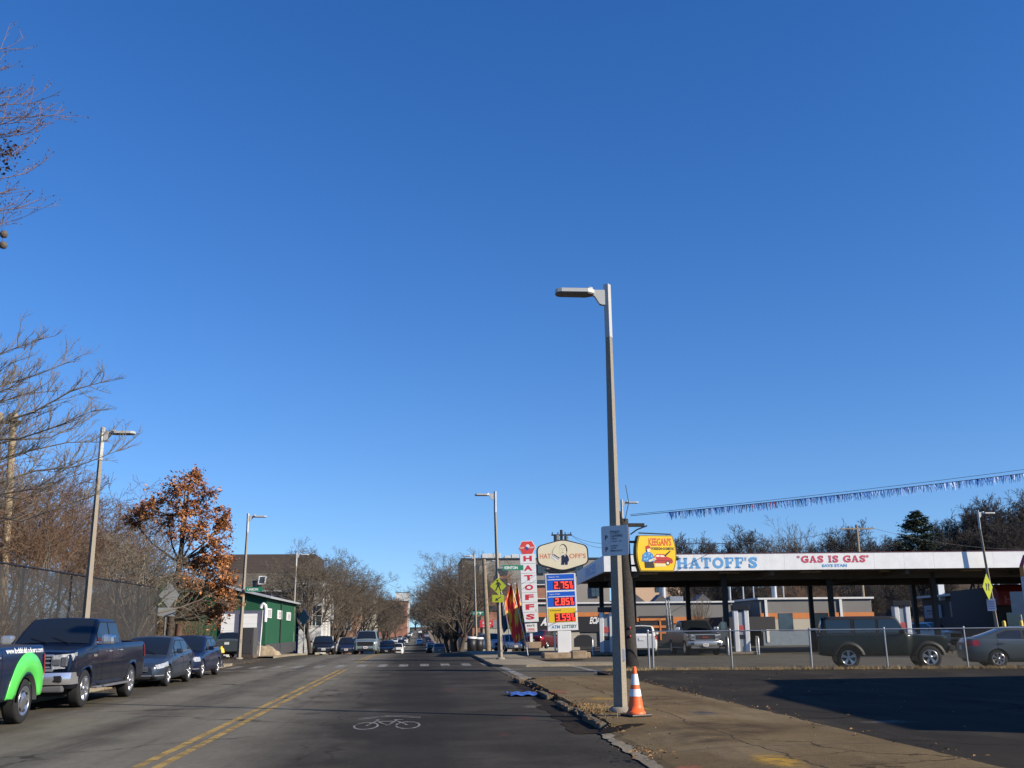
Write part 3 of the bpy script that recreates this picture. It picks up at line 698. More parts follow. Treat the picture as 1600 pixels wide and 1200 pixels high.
# side street and forecourt
mb = MB()
vs = []
ysf = [YN+0.9+1.5*i for i in range(20)]+[64+4*i for i in range(24)]
for y in ysf: vs += [(3.05, y, g(y)+0.012), (6, y, g(y)+0.02), (30, y, g(y)*0.35+0.03), (75, y, 0.03)]
mb.add(vs, [(4*i+j, 4*i+j+1, 4*i+j+5, 4*i+j+4) for i in range(len(ysf)-1) for j in range(3)])
structure("forecourt", mb, FORE)
mb = MB()
slab([(3.15, 45.5), (3.5, 44.6), (4.5, 44.2), (9.0, 44.6), (9.2, 46.4), (5.8, 47.2), (5.6, 74), (3.15, 74)], -0.05, 0.115, mb)
structure("corner_sidewalk", mb, CONC)
mb = MB(); strip(3.15, 5.6, [74+5*i for i in range(100)], 0.115, mb); strip(3.15, 3.151, [74+5*i for i in range(2)], 0.11, mb)
for i in range(100):
    y = 74+5*i; mb.add([(3.15, y, g(y)-.05), (3.15, y+5, g(y+5)-.05), (3.15, y+5, g(y+5)+.115), (3.15, y, g(y)+.115)], [(0, 1, 2, 3)])
structure("far_sidewalk", mb, CONC)
# left pavement
mb = MB()
for (a, b) in ((-40, 52), (66, 400)):
    ys = [a+(b-a)*i/60 for i in range(61)]
    strip(-11.6, ROAD_L+.02, ys, 0.12, mb)
    mb.add([p for y in ys for p in ((ROAD_L+.02, y, g(y)-.03), (ROAD_L+.02, y, g(y)+.12))], [(2*i, 2*i+1, 2*i+3, 2*i+2) for i in range(60)])
structure("left_sidewalk", mb, CONC)
mb = MB(); strip(-30, ROAD_L, [52, 58, 66], 0.006, mb); structure("side_street", mb, FORE)
mb = MB(); strip(-40, -11.6, [-40+6*i for i in range(16)], 0.03, mb); structure("leaf_strewn_verge", mb, DIRT)
# painted markings
def worn(name, col, lo, hi):
    m, t, b = nodes_of(name); tc = t.nodes.new("ShaderNodeTexCoord"); v = tc.outputs["Object"]
    b.inputs["Base Color"].default_value = (*col, 1); b.inputs["Roughness"].default_value = 0.8
    t.links.new(math_node(t, 'MULTIPLY', noise(t, v, 3.0, 7, lo, hi), noise(t, v, 22, 3, .3, .5, .55, 1)), b.inputs["Alpha"]); MATS[name] = m; return m
YEL = worn("worn_yellow_paint", (0.40, 0.26, 0.065), 0.26, 0.58)
WHT = worn("worn_white_paint", (0.36, 0.35, 0.32), 0.34, 0.68)
WHT2 = worn("faint_white_paint", (0.33, 0.32, 0.30), 0.30, 0.66)
mb = MB()
for dx in (-.13, .13):
    for a, b in ((-30, 45), (55, 130)):
        ys = [a+(b-a)*i/30 for i in range(31)]; strip(-3.35+dx-.065, -3.35+dx+.065, ys, 0.005, mb)
structure("yellow_centre_line", mb, YEL)
mb = MB()
for i in range(13):
    x = -8.9+i*0.98; mb.add([(x, 47.4, .005), (x+.42, 47.4, .005), (x+.42, 50.6, .005), (x, 50.6, .005)], [(0, 1, 2, 3)])
mb.add([(-3.2, 44.4, .005), (-9.2, 44.4, .005), (-9.2, 44.75, .005), (-3.2, 44.75, .005)], [(0, 1, 2, 3)])
for x in (3.3, 6.4): mb.add([(x, YN+1.1, .03), (x+.3, YN+1.1, .03), (x+.3, 44.2, .03), (x, 44.2, .03)], [(0, 1, 2, 3)])
structure("crosswalk_marking", mb, WHT)
# shared-lane bicycle symbol: drawn in its own plane on the road
def bike(u, v):      # u across 0..1, v along 0..1
    return (-1.17+1.16*u, 17.5+2.55*v-0.55*(1-u)*0.0, 0.005)
mb = MB()
def stroke(pts, wd):
    for (a, b), (c, d) in zip(pts, pts[1:]):
        ax, ay, _ = bike(a, b); cx, cy, _ = bike(c, d); l = math.hypot(cx-ax, (cy-ay)); nx, ny = -(cy-ay)/l*wd, (cx-ax)/l*wd*2.2
        mb.add([(ax+nx, ay+ny, .005), (ax-nx, ay-ny, .005), (cx-nx, cy-ny, .005), (cx+nx, cy+ny, .005)], [(0, 1, 2, 3)])
for cx in (.19, .81):
    n = 28; vs = []
    for i in range(n):
        a = 2*math.pi*i/n
        for rr in (1, .84): vs.append(bike(cx+.19*rr*math.cos(a), .3+.27*rr*math.sin(a)))
    mb.add(vs, [(2*i, 2*i+1, (2*i+3) % (2*n), (2*i+2) % (2*n)) for i in range(n)])
stroke([(.19, .3), (.33, .72), (.30, .78), (.38, .78)], .018); stroke([(.33, .62), (.58, .62), (.52, .3), (.35, .58)], .018)
stroke([(.52, .3), (.62, .72)], .018); stroke([(.58, .74), (.72, .74)], .018); stroke([(.62, .66), (.81, .3)], .016)
stroke([(0, .8), (.4, 1.02), (.6, 1.02), (1, .84)], .018); stroke([(0, .9), (.4, 1.12), (.6, 1.12), (1, .94)], .014)
structure("bicycle_lane_marking", mb, WHT2)
# ------------------------------------------------------------------ street furniture on the right
CONCPOLE = mat("cast_concrete_pole", (0.27, 0.235, 0.185), rough=0.9, var=0.45, scale=60, bump=0.5, bscale=90)
LAMPGREY = mat("lamp_housing", (0.43, 0.43, 0.415), rough=0.45, var=0.05)
LENS = mat("lamp_underside", (0.03, 0.032, 0.036), rough=0.3, var=0.2)
GALV = mat("galvanised_steel", (0.42, 0.43, 0.44), rough=0.42, metal=0.7, var=0.2, scale=14)
WHITE = mat("white_sign_board", (0.72, 0.72, 0.7), rough=0.45, var=0.06, scale=1.5)
BLACK = mat("black_paint", (0.015, 0.015, 0.018), rough=0.5, var=0.1)
WOOD = mat("dark_utility_wood", (0.03, 0.026, 0.022), rough=0.9, var=0.5, scale=8, bump=0.6, bscale=20)
PALEWOOD = mat("pale_utility_wood", (0.24, 0.19, 0.125), rough=0.9, var=0.35, scale=5, bump=0.5, bscale=20)
SIGNRED = mat("sign_red", (0.55, 0.03, 0.05), rough=0.45, var=0.06)
SIGNBACK = mat("sign_back_aluminium", (0.30, 0.31, 0.31), rough=0.5, metal=0.4, var=0.12)
def taper_pole(mb, h, r0, r1, n=4, rot=math.pi/4, lean=(0, 0), mi=0, z0=0.0):
    vs = []
    for i, z in enumerate((z0, z0+h)):
        r = (r0, r1)[i]
        for j in range(n):
            a = rot+2*math.pi*j/n; f = 1.0
            vs.append((r*math.cos(a)+lean[0]*i, r*math.sin(a)+lean[1]*i, z))
    mb.add(vs, [(j, (j+1) % n, n+(j+1) % n, n+j) for j in range(n)]+[list(range(n, 2*n))], mi)
def street_lamp(label, x, y, h, dirx, lean=0.0, group="concrete street lamps with flat heads", z=None):
    """square concrete pole turned 45 degrees, steel top and a flat LED head on a short bracket"""
    t = thing("street_lamp", label, "street lamp", (x, y, g(y)+(0.12 if z is None else z)), 0.0, group)
    p = MB(); hh = h-1.05; lx = lean
    taper_pole(p, hh, 0.132, 0.070, 4, 0.08, (lx*hh/h, 0))
    p.build("pole", CONCPOLE, t)
    k_ = MB(); k_.box((.06, -.075, 1.0), (.09, .015, .22), 0, Matrix.Rotation(.0, 4, "Z"), .01); k_.build("hand_hole_cover", GALV, t)
    b = MB(); b.lathe([(0.24, 0), (0.24, 0.05), (0.17, 0.09)], 8); b.build("footing", CONCPOLE, t)
    c = MB(); r = 0.11
    M = Matrix.Translation((lx*hh/h, 0, hh)) 
    c.box((0, 0, 0.5), (0.112, 0.112, 1.12), 0, M @ Matrix.Rotation(math.pi/4+0.08, 4, 'Z'), 0.008)
    c.build("steel_top", LAMPGREY, t)
    a = MB(); s = dirx; Mh = Matrix.Translation((lx, 0, h))
    prof = [(0.06, -.12), (0.3, -.12), (.34, -.16), (.35, -.19), (.26, -.26), (.2, -.36), (.17, -.41), (.12, -.43), (.06, -.43)]
    a.prism([(s*q, z_) for q, z_ in prof], -.045, .045, 0, Mh)
    a.build("bracket", LAMPGREY, t)
    hd = MB()
    pl = [(.28, .08), (.34, .12), (.42, .17), (.95, .165), (1.03, .13), (1.06, .06)]
    full = [(s*q, v) for q, v in pl]+[(s*q, -v) for q, v in pl[::-1]]
    hd.prism(full, -.205, -.13, 0, Mh, 'XY')
    hd.lathe([(.07, -.13), (.065, -.07), (0.001, -.06)], 12, 0, Mh @ Matrix.Translation((s*.36, 0, 0)))
    lp = [(s*(q*0.97+.018), v*0.9) for q, v in pl]+[(s*(q*0.97+.018), -v*0.9) for q, v in pl[::-1]]
    hh_ = hd.build("lamp_head", LAMPGREY, t)
    le = MB(); le.prism(lp, -.225, -.204, 0, Mh, 'XY'); le.build("lamp_lens", LENS, hh_)
    return t
P = G(970, 1112, .12)
street_lamp("tall concrete street lamp beside the orange cone, nearest on the right pavement", P.x, P.y, 8.22, -1, 0.03)
P2 = G(782, 1030, .115)
street_lamp("street lamp carrying the yellow crossing sign and KENTON plate", P2.x, P2.y, 8.65, -1, -0.25, z=.115)
q = atY(744.5, 1018, 95); street_lamp("thin street lamp beyond the crossing sign, left of the tan wooden pole", q.x, q.y, 8.9, -1, -.2, z=.1)
q = atY(732, 1000, 128); street_lamp("farther street lamp just left of another lamp before the brick apartments", q.x, q.y, 8.9, -1, -.2, z=.1)
q = atY(987, 1020, 60); street_lamp("street lamp standing behind the dark wooden post of the yellow garage sign", q.x, q.y, 9.2, 1, -.3, z=.05)
q = atY(1562, 1000, 56); street_lamp("leaning street lamp before the canopy, holding a yellow diamond sign", q.x, q.y, 8.1, 1, -.42, z=.02)
RL = q.copy()
q = atY(134, 968, 33.5); street_lamp("street lamp behind the dark blue pickup on the left", q.x, q.y, 8.15, 1, 0.0)
L2 = atY(373, 1030, 60); street_lamp("street lamp carrying the green UNION plate by the green garage", L2.x, L2.y, 8.3, 1, .12)
q = atY(455.5, 1022, 89); street_lamp("street lamp past the green garage, before the row of bare street trees", q.x, q.y, 8.5, 1, .1)
# parking sign on the near lamp
def parking_sign():
    t = thing("parking_sign", "grey-backed street cleaning parking sign strapped to the near lamp pole", "sign", (P.x, P.y, 0), R_(-36))
    z0 = 2.92; pl = MB(); w_, h_ = .56, .56
    pts = []
    for cx, cz, a0 in ((w_/2-.04, h_/2-.04, 0), (-w_/2+.04, h_/2-.04, 90), (-w_/2+.04, -h_/2+.04, 180), (w_/2-.04, -h_/2+.04, 270)):
        for k in range(4): a = R_(a0+30*k); pts.append((cx+.04*math.cos(a), cz+.04*math.sin(a)))
    pl.prism(pts, -.165, -.16, 0, Matrix.Translation((.08+.0, 0, z0+h_/2)))
    pl.build("plate", mat("dull_sign_face", (0.62, 0.63, 0.64), rough=0.6, var=0.06), t)
    tx = MB(); y = -.168; x0 = -.20
    text(tx, "P", x0+.08, z0+.30, .085, .055, y, .03); text(tx, "P", x0+.08, z0+.08, .085, .055, y, .03)
    for i, (s_, h) in enumerate((("STREET", .052), ("CLEANING", .052))): text(tx, s_, x0+.19, z0+.41-i*.066, h, .20 if i == 0 else .25, y, .015)
    text(tx, "TUESDAY", x0+.19, z0+.30, .028, .14, y); text(tx, "12 NOON - 4 PM", x0+.19, z0+.255, .022, .23, y)
    text(tx, "DURING", x0+.19, z0+.17, .03, .15, y, .01); text(tx, "SNOW", x0+.19, z0+.125, .03, .12, y, .01); text(tx, "EMERGENCY", x0+.19, z0+.075, .03, .25, y, .01)
    tx.build("lettering", mat("sign_black", (0.04, 0.04, 0.05), rough=0.6), t)
    st = MB()
    for zz in (.1, .46): st.box((0, -.135, z0+zz), (.05, .06, .02))
    st.build("strap", GALV, t)
parking_sign()
# traffic cone
def cone(x, y):
    t = thing("traffic_cone", "orange traffic cone with two white bands beside the lamp pole", "traffic cone", (x, y, .122), R_(20))
    OR = mat("cone_orange", (0.85, 0.13, 0.025), rough=0.5, var=0.08, scale=9)
    b = MB(); b.box((0, 0, .02), (.40, .40, .04), 0, None, .015); b.build("base", BLACK, t)
    H = .82
    def rr(z): return .155-.125*(z/H)**.95
    def seg(nm, a, b_, m, off=0.0):
        q = MB(); q.lathe([(rr(a+(b_-a)*i/6)+off, a+(b_-a)*i/6) for i in range(7)], 28); return q.build(nm, m, t)
    q = MB(); q.lathe([(.17, .04), (.168, .06), (rr(.1), .1)]+[(rr(.1+.7*i/8), .1+.7*i/8) for i in range(9)]+[(.03, .82), (.02, .825), (0.001, .825)], 28); q.build("body", OR, t)
    W_ = mat("reflective_band", (0.75, 0.75, 0.77), rough=0.35, var=0.08, scale=18)
    seg("reflective_band", .33, .45, W_, .004); seg("reflective_band", .52, .70, W_, .004)
cone(3.70, 17.75)
# litter
q = G(815, 1087, 0); mb = MB()
random.seed(8)
mb.grid(lambda a, b: (-.32+.64*a+.05*math.sin(5*b), -.45+.9*b, .02+.035*math.sin(7*a+2*b)**2+.03*math.sin(9*b)**2), 14, 14)
tag(mb.build("litter_sheet", mat("blue_plastic", (0.06, 0.13, 0.42), rough=0.35, var=0.3), None, (q.x, q.y, .005)), "crumpled blue plastic sheet lying in the gutter", "litter")
# chain-link fence -----------------------------------------------------
def chain(mb, Lx, H, s, r, z0=0.05):
    def wire(x0, za, x1, zb_):
        d = Vector((x1-x0, 0, zb_-za)).normalized(); n = Vector((-d.z, 0, d.x))*r
        a = Vector((x0, 0, za)); b = Vector((x1, 0, zb_)); o = Vector((0, r, 0))
        mb.add([a+n, a-n*.5+o, a-n*.5-o, b+n, b-n*.5+o, b-n*.5-o], [(0, 1, 4, 3), (1, 2, 5, 4), (2, 0, 3, 5)])
    k = -H
    while k < Lx:
        x0, x1 = max(k, 0), min(k+H, Lx)
        if x1-x0 > .02: wire(x0, z0+(x0-k), x1, z0+(x1-k)); wire(x0, z0+H-(x0-k), x1, z0+H-(x1-k))
        k += s
def low_fence():
    a = G(1015, 1047, .1); b = G(1600, 1044, .1); d = (b-a); d.z = 0; ang = math.atan2(d.y, d.x); Lx = 22.0
    t = thing("chain_link_fence", "low galvanised chain-link fence along the far edge of the parking lot", "fence", (a.x, a.y, .1), ang)
    H = 1.36; m = MB(); chain(m, Lx, H-.1, .085, .0024); m.build("wire_mesh", mat("weathered_wire", (.045, .05, .047), rough=.6, metal=.5, var=.2), t)
    r = MB(); r.tube([(0, 0, H), (Lx, 0, H)], .021, 8); r.build("top_rail", GALV, t)
    r = MB(); r.tube([(0, 0, .06), (Lx, 0, .06)], .006, 5); r.build("tension_wire", GALV, t)
    xs = [0, .14]+[(G(px, 1046, .1)-a).length for px in (1144, 1270, 1392, 1523)]+[16.2, 19, 22]
    for i, x in enumerate(xs):
        p = MB(); lean = random.uniform(-.02, .02); rad = .036 if i in (0, 1, 3) else .028
        p.tube([(x, .01, 0), (x+lean, .01, H+.03)], rad, 10); p.lathe([(rad*1.2, 0), (rad*1.1, .03), (.001, .05)], 10, 0, Matrix.Translation((x+lean, .01, H+.03))); p.build("post", GALV, t)
    g_ = MB(); gx = xs[3]; g_.box((gx+.14, 0, H+.02), (.3, .07, .06), 0, None, .01); g_.build("gate_bracket", GALV, t)
    return a, ang
FA, FANG = low_fence()
# dry grass along fence, dry leaves on the pavement ---------------------------
def scatter(name, label, spots, m, smin, smax, up=0.3):
    mb = MB()
    for (x, y, z) in spots:
        s = random.uniform(smin, smax); a = random.uniform(0, 6.28); t = random.uniform(-up, up)
        M = Matrix.Translation((x, y, z)) @ Matrix.Rotation(a, 4, 'Z') @ Matrix.Rotation(t, 4, 'X')
        mb.add([(-s, 0, 0), (0, -s*.45, .012), (s, 0, .006), (0, s*.45, .02)], [(0, 1, 2, 3)], 0, M)
    o = mb.build(name, m, None, None, False); return tag(o, label, None, None, "stuff")
LEAF = mat("dry_leaf", (0.24, 0.135, 0.055), rough=0.85, var=0.6, scale=4)
STRAW = mat("dry_grass", (0.33, 0.235, 0.105), rough=0.9, var=0.4, scale=5)
random.seed(5)
sp = []
for i in range(240):
    u = random.random(); x = 2.75+abs(random.gauss(0, .28)); y = random.uniform(14.5, 34); sp.append((x, y, .135))
for i in range(330): sp.append((random.gauss(3.25, .22), random.gauss(19.6, .8), .135))
for i in range(160): sp.append((random.uniform(6.0, 6.5), random.uniform(11, 36), .135))
for i in range(110): sp.append((random.uniform(2.5, 12), random.uniform(12, 36), .13))
for i in range(600): sp.append((random.gauss(-9.2, .3), random.uniform(12, 60), .03))
for i in range(1400): sp.append((random.uniform(-14, -9.6), random.uniform(40, 70), .14))
_c = G(1000, 1176, .1)
for i in range(80): sp.append((random.gauss(_c.x, .17), random.gauss(_c.y, .35), .12))
scatter("fallen_leaves", "dry brown leaves along the pavement edge and kerb", sp, LEAF, .015, .042)
mb = MB()
dirv = Vector((math.cos(FANG), math.sin(FANG), 0))
for i in range(7000):
    u = random.uniform(-1.6, 22); o = random.gauss(-.12, .18) if u > 0 else random.gauss(-.3, .35)
    p = FA+dirv*u+Vector((dirv.y, -dirv.x, 0))*(-o if o < 0 else -o*.4); h = random.uniform(.04, .17); a = random.uniform(0, 6.28); q = random.uniform(-.09, .09)
    dx, dy = .008*math.cos(a), .008*math.sin(a)
    mb.add([(p.x-dx, p.y-dy, .1), (p.x+dx, p.y+dy, .1), (p.x+q, p.y+random.uniform(-.09, .09), .1+h)], [(0, 1, 2)])
for i in range(170):
    x, y = random.gauss(3.3, .18), random.gauss(19.2, .4); h = random.uniform(.04, .13); dx = random.uniform(-.1, .1)
    mb.add([(x-.007, y, .11), (x+.007, y, .11), (x+dx, y, .11+h)], [(0, 1, 2)])
tag(mb.build("dry_grass", STRAW, None, None, False), "pale dry grass along the foot of the chain-link fence", None, None, "stuff")
# dark wooden post, garage sign ------------------------------------------------
q = G(985, 1046, .1)
t = thing("utility_post", "thick dark wooden post with two red reflectors left of the chain-link fence", "utility pole", (q.x, q.y, .08))
mb = MB(); mb.tube([(0, 0, 0), (-.02, 0, .4), (-.08, 0, 3.2), (-.14, 0, 5.6)], [.36, .30, .285, .27], 14); mb.build("pole", WOOD, t)
for z in (1.52, 1.22):
    r = MB(); r.lathe([(.05, 0), (.05, .02), (.001, .022)], 8, 0, Matrix.Translation((-.03, -.30, z)) @ Matrix.Rotation(math.pi/2, 4, 'X')); r.build("reflector", mat("reflector_red", (.25, .012, .02), rough=.4), t)
b = MB(); b.box((.45, 0, 5.42), (.9, .12, .14), 0, Matrix.Translation((-.2, -.1, 0)) @ Matrix.Rotation(R_(-20), 4, 'Y') @ Matrix.Translation((.9, 0, 1.6)) if False else Matrix.Translation((-.15, -.05, -.05)), .02); b.build("bracket", WOOD, t)
mb = MB()
for k in range(5): mb.tube([(-.12+.05*k, -.27, .4), (-.2+.03*k, -.24, 5.2), (-.25+.02*k, -.1, 5.9)], .012, 5)
mb.tube([(-.05, -.26, 5.5), (.12, -.3, 6.2), (.05, -.2, 6.9)], .015, 5); mb.tube([(-.25, 0, 5.4), (-.28, 0, 7.4)], .05, 8)
mb.build("conduit", BLACK, t)
def garage_sign():
    c = atY(1023, 865, q.y-.1)
    t = thing("garage_sign", "yellow barrel-shaped garage sign with mechanic and red car on the dark post", "sign", (c.x, c.y, c.z), R_(8))
    W_, H_ = 1.62, 1.36; D = .34
    def outline(s):
        pts = []
        n = 12
        for i in range(n+1):
            v = -1+2*i/n; pts.append((s*(W_/2-.13*v*v), v*H_/2*s))
        for i in range(n+1):
            v = 1-2*i/n; pts.append((-s*(W_/2-.13*v*v), v*H_/2*s))
        return pts
    YB = mat("sign_yellow", (0.80, 0.52, 0.012), rough=0.4, var=0.05, coat=0.3); YD = mat("sign_frame_ochre", (0.25, 0.17, 0.012), rough=0.6, var=0.3)
    m = MB(); m.prism(outline(1.0), -D/2, D/2); m.build("cabinet", YD, t)
    m = MB(); m.prism(outline(.945), -D/2-.012, -D/2); m.build("face", YB, t)
    y = -D/2-.016
    x = MB(); text(x, "KEEGAN'S", -.30, .28, .30, .92, y, .03); x.build("lettering", mat("sign_orange_red", (0.62, 0.09, 0.02), rough=0.5), t)
    K = mat("print_black", (0.02, 0.018, 0.016), rough=0.6)
    x = MB(); text(x, "FOREIGN", -.19, .12, .105, .41, y, .03); text(x, "DOMESTIC", .29, .12, .105, .44, y, .03); x.box((.255, y, .17), (.04, .004, .04)); x.build("lettering", K, t)
    # printed picture: mechanic, red car with its bonnet up
    CR = mat("print_red", (0.45, 0.03, 0.025), rough=0.5); BL = mat("print_blue", (0.05, 0.22, 0.50), rough=0.5, var=0.6, scale=14); SK = mat("print_pale", (0.75, 0.68, 0.5), rough=0.5); LB = mat("print_light_blue", (0.3, .6, .75), rough=.5)
    p = MB()
    def poly(pts, mi, dy=0.0): p.add([(a, y-dy, b) for a, b in pts], [list(range(len(pts)))], mi)
    def disc(cx, cz, r, mi, dy=0.0, sx=1.0): poly([(cx+r*sx*math.cos(k*.393), cz+r*math.sin(k*.393)) for k in range(16)], mi, dy)
    poly([(-.12, -.32), (-.1, -.12), (.02, -.02), (.3, -.03), (.42, -.13), (.62, -.2), (.66, -.3), (.62, -.38), (-.1, -.37)], 0, .001)      # car
    poly([(-.06, -.13), (.02, -.06), (.12, -.06), (.12, -.14)], 2, .002); poly([(.15, -.06), (.27, -.07), (.35, -.14), (.15, -.14)], 2, .002)
    poly([(.3, -.08), (.55, .1), (.58, .07), (.36, -.12)], 1, .002); poly([(-.08, -.26), (.6, -.27), (.6, -.285), (-.08, -.275)], 1, .002)
    disc(.44, -.37, .085, 1, .003); disc(.44, -.37, .05, 2, .004); poly([(-.08, -.38), (.36, -.39), (.36, -.5), (-.08, -.5)], 4, .001)
    poly([(-.6, -.3), (-.56, -.05), (-.42, .06), (-.3, .06), (-.16, -.02), (-.06, -.25), (-.12, -.33), (-.5, -.32)], 3, .005)             # shirt
    poly([(-.5, -.32), (-.14, -.32), (-.1, -.55), (-.48, -.55)], 1, .005); poly([(-.34, -.26), (-.04, -.18), (-.02, -.22), (-.3, -.33)], 4, .007); poly([(-.18, -.2), (-.06, -.16), (-.02, -.24), (-.12, -.28)], 2, .007)
    for (a, b) in ((-.5, -.08), (-.42, -.2), (-.24, -.1), (-.34, -.02), (-.52, -.22)): poly([(a, b), (a+.07, b+.03), (a+.05, b-.05)], 5, .006)
    disc(-.33, .13, .095, 2, .006, .85); poly([(-.42, .14), (-.42, .26), (-.34, .3), (-.26, .26), (-.2, .18), (-.26, .19)], 0, .008); poly([(-.42, .14), (-.38, .14), (-.36, .04), (-.41, .05)], 1, .007)
    p.build("printed_picture", [CR, K, SK, BL, mat("print_cream", (.7, .62, .35), rough=.5), LB], t, None, False)
    m = MB(); m.tube([(-.62, 0, .78), (.66, 0, .74)], .025, 8); m.tube([(-.95, .1, .45), (-.6, 0, .45)], .04, 8); m.tube([(-.95, .1, -.45), (-.6, 0, -.45)], .04, 8)
    m.tube([(-.95, 0, .72), (-.7, -.05, .9), (-.3, -.1, 1.05)], .03, 6); m.build("mounting_arm", BLACK, t)
    m = MB(); m.lathe([(.001, 0), (.08, .03), (.08, .1), (.05, .16)], 10, 0, Matrix.Translation((.82, 0, -.2)) @ Matrix.Rotation(R_(70), 4, 'Y')); m.tube([(.6, 0, -.25), (.86, 0, -.22)], .025, 6); m.build("spotlight", BLACK, t)
garage_sign()
# crossing sign and street plate on the second lamp -------------------------------
FLUO = mat("fluorescent_yellow_green", (0.30, 0.34, 0.015), rough=0.5, var=0.05)
def crossing_sign():
    t = thing("crossing_sign", "yellow-green pedestrian crossing diamond above an arrow plate on a lamp pole", "sign", (P2.x, P2.y, g(P2.y)+.1), R_(2))
    a = .31; zc = 3.70; m = MB()
    m.prism([(0, a*1.4), (a*1.4, 0), (0, -a*1.4), (-a*1.4, 0)], -.235, -.23, 0, Matrix.Translation((-.12, 0, zc))); m.build("diamond_plate", FLUO, t)
    m = MB(); m.box((-.12, -.232, zc-.64), (.62, .006, .38), 0, None); m.build("arrow_plate", FLUO, t)
    k = MB(); y = -.24
    def poly(pts, dx=-.12, dz=zc): k.add([(u*.82+dx, y, v*.82+dz) for u, v in pts], [list(range(len(pts)))])
    poly([(-.045+.06*math.cos(i*.5236), .33+.06*math.sin(i*.5236)) for i in range(12)])
    poly([(-.06, .25), (.07, .25), (.1, .02), (.0, -.05), (-.07, .02)]); poly([(-.06, .25), (-.16, .1), (-.13, .06), (-.02, .19)]); poly([(.05, .24), (.18, .12), (.16, .03), (.12, .05), (.12, .1), (.04, .19)])
    poly([(-.06, .03), (.03, .02), (-.06, -.16), (-.13, -.32), (-.2, -.3), (-.12, -.14)]); poly([(.0, .02), (.09, .02), (.12, -.14), (.21, -.3), (.15, -.33), (.05, -.13)])
    for pts in ([(.17, .13), (.2, .1), (-.06, -.08), (-.1, -.03)], [(-.2, -.14), (.02, -.12), (-.05, -.05), (-.12, .05)]): poly(pts, -.12, zc-.64)
    k.build("symbol", BLACK, t); m = MB(); m.box((-.03, -.2, zc+.1), (.05, .06, .03)); m.box((-.03, -.2, zc-.64), (.05, .06, .03)); m.build("bracket", GALV, t)
crossing_sign()
GREEN = mat("street_sign_green", (0.01, 0.17, 0.10), rough=0.5, var=0.06)
def street_plate(label, words, x, y, z, w_, h_, rz=0.0, x0=0.16):
    t = thing("street_name_sign", label, "street sign", (x, y, z), rz)
    m = MB(); m.box((x0+w_/2, 0, 0), (w_, .012, h_), 0, None, .004); m.build("plate", GREEN, t)
    m = MB(); text(m, words, x0+.12, -h_*.27, h_*.54, w_*.62, -.0085, .03); m.build("lettering", WHITE, t)
    m = MB(); m.box((x0/2, 0, 0), (x0+.1, .03, .05)); m.build("bracket", GALV, t)
c = atY(793, 887, P2.y-.2); street_plate("green KENTON street name plate on the lamp with the crossing sign", "KENTON", P2.x-.1, P2.y-.2, c.z, 1.12, .27, R_(3), .22)
c = atY(390, 921, 59.8); street_plate("green UNION street name plate on the left lamp by the garage", "UNION", L2.x, L2.y-.2, c.z, .98, .26, 0, .2)
m = MB(); 
c = atY(762, 958, 100); street_plate("small green street plate far beyond the crossing sign", "ST", c.x-1.6, 100, c.z, 1.5, .4, 0, .1)
